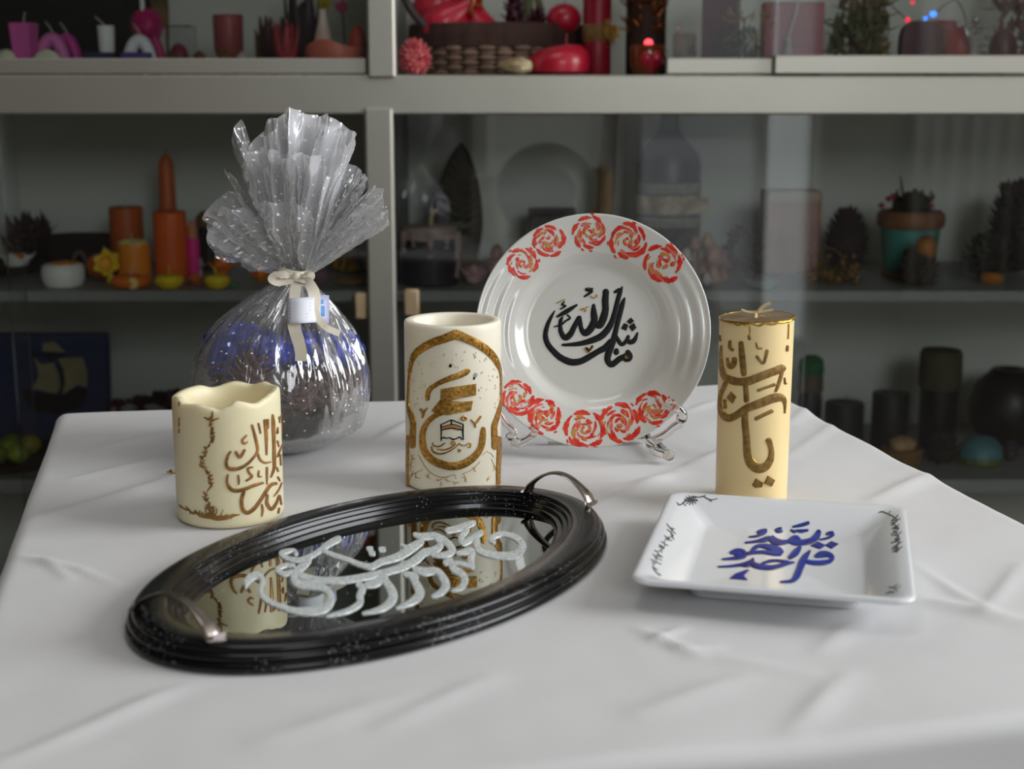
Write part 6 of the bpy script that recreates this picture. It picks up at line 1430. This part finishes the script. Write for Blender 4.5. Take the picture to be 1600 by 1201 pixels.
for i in range(n1 + 1):
    u = i / n1; hw = w * .5 * (1 - u ** 2.2) ** .75 * (.88 + .12 * min(1, u * 4)); cx = .012 * u ; hw = max(hw, .0008)
    for j in range(n2): a = 2 * math.pi * j / n2; V.append((cx + hw * math.cos(a), .014 * (1 - .7 * u) * math.sin(a), .03 + (h - .03) * u))
for i in range(n1):
    for j in range(n2): F.append((i * n2 + j, i * n2 + (j + 1) % n2, (i + 1) * n2 + (j + 1) % n2, (i + 1) * n2 + j))
F.append(tuple(range(n1 * n2, n1 * n2 + n2))); F.append(tuple(range(n2))[::-1])
obj('leaf_body', MB().add(V, F), mat('dark_leaf', '#14110d', .6, col2='#262010', scale=26), t); g = MB()
for i in range(9):
    zc = .05 + (h - .08) * i / 9
    uu = (zc + .02 - .03) / (h - .03); hv = w * .5 * max(0, 1 - min(uu, 1) ** 2.2) ** .75
    for s in (-1, 1): g.tube([(.012 * uu, -.0135, zc), (.012 * uu + s * hv * .45, -.011, zc + .012), (.012 * uu + s * hv * .8, -.006, zc + .018)], .0012, 5)
obj('veins', g, mat('vein_gold', '#5a4a1c', .5), t); obj('foot', MB().box((.006, 0, .016), (.062, .04, .032), .004), mat('foot_wood', '#5d4426', .6, var=.3), t)
wax_flower('pale pink lotus flower candle left of the round plate', wax('lotus', '#b08e8c'), 708, 772, 412, 452, 2.07, 8, 3, 'lotus_candle', t0=20, t1=75, seed=6)
wax_flower('second pale pink lotus half hidden by the left rim of the round plate', wax('lotus', '#b08e8c'), 748, 800, 402, 440, 2.16, 8, 3, 'lotus_candle', t0=25, t1=75, seed=7)
wax_flower('orange-brown flower at the back, above the left rim of the plate', wax('orangebrown', '#7d3f26'), 752, 800, 372, 420, 2.26, 7, 3, seed=8)
x, y, w, h, k = spot(826, 898, 326, Mz, None, 2.27); t = thing('wooden_box', 'dark brown box standing at the back behind the round plate', 'box', (x, y, Mz)); obj('body', MB().box((0, 0, h * .46), (w, .05, h * .92), .003), mat('box_brown', '#3a2824', .5, var=.3), t); obj('lid', MB().box((0, 0, h * .96), (w * 1.03, .053, h * .08), .002), mat('box_brown', '#3a2824', .5), t)
pa, pb2 = at_y(937, 455, 2.27), at_y(957, 150, 2.27)
t = thing('cinnamon_stick', 'long brown stick leaning upright at the back of the middle shelf', 'stick', (pa.x, pa.y, Mz + .004)); obj('bark', MB().tube([Vector((0, 0, 0)), (pb2 - Vector((pa.x, pa.y, Mz))) * .5, Vector((pb2.x - pa.x, 0, ZU - .045 - Mz))], [.014, .014, .012], 14), mat('stick_bark', '#5d4232', .7, var=.45, scale=60, bump=.002), t)
x, y, w, h, k = spot(998, 1097, 150, Mz, None, 2.22); R1 = w / 2; h = ZR0 + .03 - Mz
zz = lambda py: at_y(1048, py, y).z - Mz
t = thing('lace_bottle', 'large dark bottle with lace bands and a brown neck, behind the round plate', 'bottle', (x, y, Mz))
obj('glass_body', MB().lathe([(0, 0), (R1 * .95, 0), (R1, .004), (R1, zz(255)), (R1 * .92, zz(240)), (R1 * .66, zz(224)), (R1 * .42, zz(212)), (R1 * .32, zz(200)), (0, zz(200))], 48), mat('bottle_dark', '#1a181f', .38), t)
obj('neck', MB().lathe([(R1 * .30, zz(202)), (R1 * .28, zz(180)), (R1 * .28, zz(150)), (R1 * .1, zz(146)), (0, zz(146))], 30), mat('neck_twine', '#4a3524', .8, var=.35, scale=140, bump=.001), t)
for z0_, z1_, m, nm in ((300, 285, mat('lace_grey', '#8f8a7e', .8, var=.35, scale=130), 'lace_band'), (332, 304, mat('ribbon_ivory', '#d6cca8', .7, col2='#8a6a50', scale=34), 'ribbon_band'), (352, 338, mat('lace_grey', '#8f8a7e', .8), 'lace_band')):
    obj(nm, MB().lathe([(R1 * 1.0, zz(z0_)), (R1 * 1.035, zz(z0_) + .001), (R1 * 1.035, zz(z1_)), (R1 * 1.0, zz(z1_) + .001)], 60, fn=lambda rr, z, a: (rr, z + .0016 * math.sin(a * 26))), m, t)
obj('tag_strip', MB().box((R1 * .55, -R1 * .98, (zz(332) + zz(304)) / 2), (.058, .004, zz(306) - zz(330)), .001), mat('ribbon_ivory', '#a59c7e', .7), t)
for i, (l, r, top, bot, yd, c, lab) in enumerate([(1085, 1128, 354, 398, 2.16, '#a8846c', 'beige wax rose on top of the rose pile right of the plate'), (1072, 1100, 362, 396, 2.13, '#9c7a70', 'dusty rose bud at the left of the rose pile'), (1092, 1140, 376, 420, 2.10, '#a57c6a', 'large tan-pink wax rose in the middle of the rose pile'), (1078, 1118, 404, 446, 2.07, '#8f6e68', 'mauve-brown wax rose low in the rose pile'), (1112, 1150, 384, 424, 2.12, '#8f5f50', 'rust-pink wax rose at the right of the rose pile'), (1058, 1088, 380, 415, 2.11, '#b5aea6', 'white wax rose touching the right rim of the plate'), (1090, 1118, 420, 450, 2.045, '#b9b2b4', 'white wax bud at the front of the rose pile')]):
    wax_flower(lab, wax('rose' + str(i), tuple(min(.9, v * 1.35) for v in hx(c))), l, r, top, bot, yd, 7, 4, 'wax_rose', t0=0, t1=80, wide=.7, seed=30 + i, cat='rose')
p = at_y(1158, 410, 2.17)
t = thing('wreath', 'small dark brown wreath leaning right of the wax roses', 'wreath', (p.x, p.y, Mz)); g = MB(); Rw = .036; q = random.Random(5)
for i in range(120):
    a = q.uniform(0, 6.28); T = Matrix.Translation((Rw * .5 * math.cos(a), 0, Rw + Rw * .75 * math.sin(a) + .004)) @ Matrix.Rotation(q.uniform(0, 6.28), 4, 'Y') @ Matrix.Rotation(q.uniform(-1, 2), 4, 'X'); g.petal(.014, .006, .5, .4, T, 3, 2)
obj('twigs', g, mat('twig_dark', '#2b1d18', .8, col2='#5a2c22', scale=50), t, solid=.0008)
x, y, w, h, k = spot(1160, 1218, 432, Mz, None, 2.04)
t = thing('dish', 'low whitish dish with pale bits, middle shelf left of the honey candle', 'dish', (x, y, Mz)); obj('bowl', MB().lathe([(0, 0), (w * .38, 0), (w * .5, h * .7), (w * .48, h * .75), (w * .36, h * .25), (0, h * .2)], 36), mat('celadon_dish', '#9fb0ac', .3), t); obj('pale_bits', MB().blob((-.006, 0, h * .6), (w * .36, .015, h * .5), 24, 10, .5, 60), mat('pale_bits', '#a3918c', .7, var=.4), t)
x, y, w, h, k = spot(1194, 1278, 296, Mz, None, 2.2); t = thing('box_candle', 'tall brownish pink block behind the overlapping glass edges', 'candle', (x, y, Mz)); obj('body', MB().box((0, 0, h / 2), (w, .06, h), .003), wax('brownpink', '#8a5a48', var=.25), t); g = MB().box((0, -.0305, h * .93), (w * .96, .002, h * .12), .001); obj('top_trim', g, wax('trimtan', '#8f7a64'), t)
x, y, w, h, k = spot(1288, 1362, 332, Mz, None, 2.19)
tag(obj('dried_flower_ball', MB().blob((0, 0, h * .48), (w * .42, w * .42, h * .44), 16, 12).cone_scales((0, 0, h * .02), w * .66, h * .96, 150, .34, 3), mat('ball_purple', '#2a1820', .8, var=.4), loc=(x, y, Mz), solid=.001), 'dark purple dried flower ball on the middle right shelf', 'flower ball')
x, y, w, h, k = spot(1252, 1338, 385, Mz, None, 2.08)
t = thing('gold_garland', 'garland of golden beads and leaves heaped on the middle right shelf', 'garland', (x, y, Mz)); M_au = mat('garland_gold', '#a87f3c', .35, .7); q = random.Random(15); g = MB()
for i in range(60): g.blob((q.uniform(-.5, .5) * w, q.uniform(-.02, .02), .004 + abs(q.gauss(0, .28)) * h * .9), (q.uniform(.0022, .0042),) * 3, 10, 7)
obj('beads', g, M_au, t)
obj('leaves', MB().sprigs((.008, 0, 0), w * .45, .018, h * .45, 60, .012, 4), mat('garland_leaf', '#6b4a22', .6, .3, var=.4), t, solid=.0005)
obj('wire', MB().tube([Vector((w * (.30 * math.cos(a) - .02), .0, h * .5 + h * .45 * math.sin(a))) for a in [2 * math.pi * i / 30 for i in range(31)]], .0011, 6), M_au, t)
x, y, w, h, k = spot(1374, 1478, 292, Mz, None, 2.16); R1 = w / 2
t = thing('flower_pot', 'turquoise pot with a brown rim and a mossy heap on top', 'pot', (x, y, Mz))
obj('pot_body', MB().lathe([(0, 0), (R1 * .70, 0), (R1 * .74, .004), (R1 * .86, h * .50), (R1 * .88, h * .56), (0, h * .56)], 44), mat('turquoise_glaze', '#3a6f62', .5, col2='#4a8f84', scale=10), t)
obj('pot_foot', MB().lathe([(0, 0), (R1 * .77, 0), (R1 * .78, h * .07), (R1 * .73, h * .08), (0, h * .08)], 44), mat('pot_rim_brown', '#6b4028', .6, col2='#8a5a38', scale=30), t)
obj('pot_rim', MB().lathe([(R1 * .85, h * .54), (R1 * .96, h * .56), (R1, h * .62), (R1 * .99, h * .70), (R1 * .9, h * .74), (R1 * .8, h * .70), (0, h * .68)], 44), mat('pot_rim_brown', '#6b4028', .6), t)
obj('moss', MB().blob((0, 0, h * .72), (R1 * .60, R1 * .60, h * .22), 22, 10, .4, 40).sprigs((0, 0, h * .74), R1 * .62, R1 * .5, h * .16, 50, .012, 6), mat('moss_dark', '#2c2a18', .9, var=.4), t, solid=.0005)
g = MB()
for a, b, c_ in ((-.95, -.2, .80), (-.8, -.4, .88), (.35, -.8, .82), (-.6, -.2, .9)): g.blob((R1 * a, R1 * b, h * c_), (.005, .005, .0045), 12, 8)
obj('red_berries', g, mat('berry_red', '#8a1a3a', .4), t); obj('twig', MB().tube([(-.012, 0, h * .85), (-.016, 0, h), (-.019, 0, h * 1.12)], [.002, .0016, .0008], 6), mat('twig_dark', '#2b1d18', .8), t)
obj('dark_dot', MB().blob((-R1 * .28, -R1 * .78, h * .30), (.006, .002, .006), 12, 8), mat('dot_dark', '#1f1a16', .6), t)
x, y, w, h, k = spot(1410, 1464, 404, Mz, None, 2.06)
t = thing('pine_cone', 'brown pine cone in front of the turquoise pot, carrying an orange ball', 'pine cone', (x, y, Mz)); obj('scales', MB().cone_scales((0, 0, 0), w * .62, h * .95, 70, .55, 2), mat('cone_grey', '#4d4234', .7, var=.45), t, solid=.0012)
obj('pale_shoot', MB().sprigs((.006, -.006, h * .4), .010, .008, h * .5, 14, .014, 5), mat('shoot_tan', '#8f7658', .7), t, solid=.0006)
zt = Mz + h * .95
x, y, w, h, k = spot(1432, 1464, 366, zt, None, 2.06)
t = thing('orange_figure', 'orange ball fruit with a red cap sitting on the pine cone', 'ornament', (x, y, zt)); obj('body', MB().blob((0, 0, h * .45), (w * .52, w * .48, h * .48), 20, 12), mat('fruit_orange', '#a8681c', .5, var=.2), t); obj('cap', MB().blob((0, 0, h * .86), (w * .3, w * .28, h * .12), 14, 8, .3, 40), mat('cap_red', '#8a3a24', .6), t)
x, y, w, h, k = spot(1506, 1584, 392, Mz, None, 2.10)
t = thing('pine_cone', 'dark open pine cone with an orange base, middle right shelf', 'pine cone', (x, y, Mz)); obj('scales', MB().cone_scales((0, 0, .01), w * .52, h * .95, 70, .6, 6), mat('cone_black', '#2c2a22', .7, var=.4), t, solid=.0012); obj('orange_base', MB().lathe([(0, 0), (w * .2, 0), (w * .24, .008), (w * .18, .016), (0, .016)], 24, c=(0, -.02, 0)), mat('base_orange', '#a8681c', .5), t)
x, y, w, h, k = spot(1544, 1640, 282, Mz, None, 2.2)
t = thing('dried_flower_cone', 'large black-purple dried flower head at the right edge, middle shelf', 'flower', (x, y, Mz)); obj('scales', MB().cone_scales((0, 0, 0), w * .62, h * .92, 150, .36, 8), mat('deep_purple', '#1c1418', .8, var=.4), t, solid=.001); obj('crown_petals', MB().flower((0, 0, h * .85), w * .4, 2, 7, 5, 50, 4).flower((.012, -.03, h * .82), w * .1, 2, 5, 10, 60, 5), mat('crown_plum', '#33141f', .8), t, solid=.001)

# -- bottom shelf
x, y, w, h, k = spot(-70, 163, 524, Bz, None, 2.20)
t = thing('painted_panel', 'dark blue painted panel with a cream-sailed ship, bottom left shelf', 'painting', (x, y, Bz + .003), rot=(R_(-6), 0, 0))
obj('board', MB().box((0, 0, h / 2), (w, .018, h), .002), mat('panel_blue', '#1e2c55', .6, col2='#2b2f4a', scale=7), t)
def pp_(px, py): p = at_y(px, py, 2.19); return Vector((p.x - x, -.0095, p.z - Bz))
def flat(pts, th=.0012):
    P = [pp_(*p) for p in pts]; n = len(P); return [v + Vector((0, -th, 0)) for v in P] + P, [tuple(range(n)), tuple(range(n, 2 * n))[::-1]] + [(i, n + i, n + (i + 1) % n, (i + 1) % n) for i in range(n)]
g = MB(); g.add(*flat([(48, 565), (60, 575), (80, 572), (88, 590), (92, 610), (85, 620), (47, 612), (57, 595), (55, 580)])); g.add(*flat([(86, 566), (125, 564), (133, 585), (133, 610), (118, 606), (95, 622), (99, 600), (95, 582)])); g.add(*flat([(62, 542), (80, 540), (98, 556), (62, 554)]))
obj('sails', g, mat('sail_cream', '#8f8560', .7, var=.2), t); g = MB(); g.add(*flat([(32, 612), (50, 618), (92, 622), (115, 612), (134, 612), (128, 640), (90, 652), (52, 648), (38, 635)])); g.add(*flat([(46, 557), (100, 558), (90, 566), (78, 563), (75, 574), (70, 563), (40, 561)])); g.add(*flat([(86, 572), (92, 590), (96, 612), (93, 622), (97, 600), (93, 580)], .0018))
obj('hull', g, mat('hull_dark', '#100e10', .7), t)
x, y, w, h, k = spot(148, 204, 626, Bz, None, 2.12); R1 = .5
t = thing('dish', 'red-rimmed bowl with dark red contents, bottom left shelf', 'bowl', (x, y, Bz)); h = .05
obj('bowl', MB().lathe([(0, 0), (w * .35, 0), (w * .55, h * .7), (w * .66, h), (w * .63, h), (w * .5, h * .7), (0, h * .5)], 40), mat('dark_red_glaze', '#5d0f20', .4), t)
x0_ = x
for i, (l, r, top, yd, c, lab) in enumerate([(165, 200, 590, 2.17, '#4a0f1c', 'dark red poinsettia behind the red bowl, bottom left shelf'), (196, 240, 590, 2.2, '#3a0f1a', 'deep red poinsettia right of the red bowl'), (228, 300, 586, 2.16, '#2b1418', 'dark brown-red flower heap behind the short candle, bottom left shelf')]):
    x, y, w, h, k = spot(l, r, top, Bz, None, yd)
    g = MB().lathe([(0, 0), (w * .3, 0), (w * .35, h * .5), (0, h * .6)], 20).flower((0, 0, h * .6), w * .6, 3, 8, 0, 70, i + 3); tag(obj('poinsettia', g, wax('poin' + str(i), c), loc=(x, y, Bz), solid=.001), lab, 'flower')
p = at_z(40, 720, Bz)
t = thing('fruit_tray', 'dark tray with green and gold fruit beside the left edge of the table', 'tray', (p.x - .02, 2.10, Bz)); obj('tray_body', MB().lathe([(0, 0), (.07, 0), (.085, .012), (.088, .016), (.080, .014), (.066, .006), (0, .006)], 40), mat('tray_brown', '#3a2a1e', .5), t)
for i in range(7):
    a = i * .9; c = ('#7d8a2a', '#8a7a24', '#5d6b2a')[i % 3]; tag(obj('wax_fruit', MB().blob((0, 0, .015), (.017, .017, .015), 16, 10), wax('fruit' + str(i % 3), c), loc=(p.x - .02 + .035 * math.cos(a) * (i > 0), 2.10 + .035 * math.sin(a) * (i > 0), Bz + .006)), 'small green-gold wax fruit heaped on the dark tray by the table corner', 'fruit', 'wax fruits on the dark tray')
x, y, w, h, k = spot(1250, 1287, 556, Bz, None, 2.22)
t = thing('jar', 'jar with a green knitted lid right of the honey candle, bottom right shelf', 'jar', (x, y, Bz)); obj('glass', MB().lathe([(0, 0), (w * .5, 0), (w * .52, h * .5), (w * .45, h * .62), (0, h * .62)], 30), mat('jar_grey', '#34373a', .3), t); obj('paper_band', MB().lathe([(w * .47, h * .60), (w * .53, h * .61), (w * .5, h * .80), (0, h * .8)], 30), mat('band_tan', '#5d4f3c', .7), t); obj('lid', MB().lathe([(w * .5, h * .80), (w * .54, h * .84), (w * .5, h * .95), (w * .3, h), (0, h)], 30), mat('lid_green', '#1f6b3c', .8, var=.3, scale=90), t)
cyl_candle('pillar_candle', 'short black-green pillar candle, first of two on the bottom right shelf', wax('blackgreen', '#14181a'), 1290, 1350, 628, Bz, 2.14, wm=M_dwk)
cyl_candle('pillar_candle', 'taller black-green pillar candle, second of two on the bottom right shelf', wax('blackgreen', '#14181a'), 1364, 1420, 613, Bz, 2.16, wm=M_dwk)
x, y, w, h, k = spot(1376, 1442, 700, Bz, None, 2.06)
t = thing('cake_candle', 'tan frilled tart-shaped candle with a pale top, bottom right shelf', 'candle', (x, y, Bz)); obj('base', MB().lathe([(0, 0), (w * .36, 0), (w * .5, h * .9), (w * .46, h), (0, h)], 60, fn=lambda rr, z, a: (rr * (1 + .03 * math.sin(24 * a)), z)), mat('tart_tan', '#7a5a30', .6), t); obj('topping', MB().flower((0, 0, h), w * .4, 3, 7, 10, 75, 3).blob((0, 0, h + .006), (w * .3, w * .3, .012), 16, 8, .3, 30), wax('tarttop', '#a38a62', col2='#7d5a3c', scale=60), t, solid=.001)
x, y, w, h, k = spot(1440, 1503, 546, Bz, None, 2.2)
t = thing('jar', 'tall dark jar with an olive fabric cover, bottom right shelf', 'jar', (x, y, Bz)); obj('glass', MB().lathe([(0, 0), (w * .46, 0), (w * .48, h * .62), (0, h * .62)], 30), mat('jar_black', '#121416', .3), t); obj('cover', MB().lathe([(w * .47, h * .60), (w * .52, h * .63), (w * .5, h * .95), (w * .46, h), (0, h)], 40, fn=lambda rr, z, a: (rr * (1 + .02 * math.sin(14 * a)), z)), mat('cover_olive', '#4a4630', .8, var=.3), t)
x, y, w, h, k = spot(1518, 1640, 576, Bz, None, 2.22)
t = thing('round_vase', 'big black round vase at the right edge, bottom shelf', 'vase', (x, y, Bz)); obj('body', MB().lathe([(0, 0), (w * .3, 0), (w * .46, h * .25), (w * .5, h * .5), (w * .44, h * .78), (w * .25, h * .96), (w * .22, h), (w * .16, h), (0, h * .9)], 44), mat('vase_black', '#14130f', .4, var=.3), t)
x, y, w, h, k = spot(1500, 1568, 680, Bz, 724)
t = thing('dome_candle', 'teal domed candle on a green leafy base, bottom right shelf', 'candle', (x, y, Bz)); obj('dome', MB().lathe([(w * .44, h * .25), (w * .5, h * .3), (w * .47, h * .6), (w * .3, h * .9), (0, h)], 36), wax('teal', '#3d6b70'), t); obj('leafy_base', MB().lathe([(0, 0), (w * .44, 0), (w * .5, h * .14), (w * .46, h * .28), (0, h * .28)], 48, fn=lambda rr, z, a: (rr * (1 + .04 * math.sin(12 * a)), z)), wax('leafbase', '#4a5a22'), t)
x, y, w, h, k = spot(1452, 1498, 690, Bz, None, 2.10)
tag(obj('dark_cone', MB().cone_scales((0, 0, 0), w * .6, h, 50, .6, 5), mat('cone_black', '#2c2a22', .7), loc=(x, y, Bz), solid=.001), 'small dark pine cone left of the teal dome candle', 'pine cone')
x, y, w, h, k = spot(1556, 1606, 672, Bz, None, 2.11)
tag(obj('dark_flower', MB().flower((0, 0, h * .3), w * .5, 3, 8, 5, 75, 2).blob((0, 0, h * .3), (w * .25, w * .25, h * .3), 12, 8), mat('grey_purple', '#3a3440', .7), loc=(x, y, Bz), solid=.001), 'grey-purple flower right of the teal dome candle', 'flower')

# nothing dips below the board it stands on
zset = {round(v, 4): v for v in (U, Mz, Bz)}
for o in list(COL.objects):
    if o.type != 'MESH': continue
    r_ = o.parent or o
    if o.parent and o.parent.parent: continue
    if round(r_.location.z, 4) not in zset or any(abs(a) > 1e-4 for a in (r_.rotation_euler.x, r_.rotation_euler.y)) or 'cabinet' in r_.name: continue
    lim = .0012 if o.modifiers else .0003
    for v in o.data.vertices:
        if v.co.z < lim: v.co.z = lim
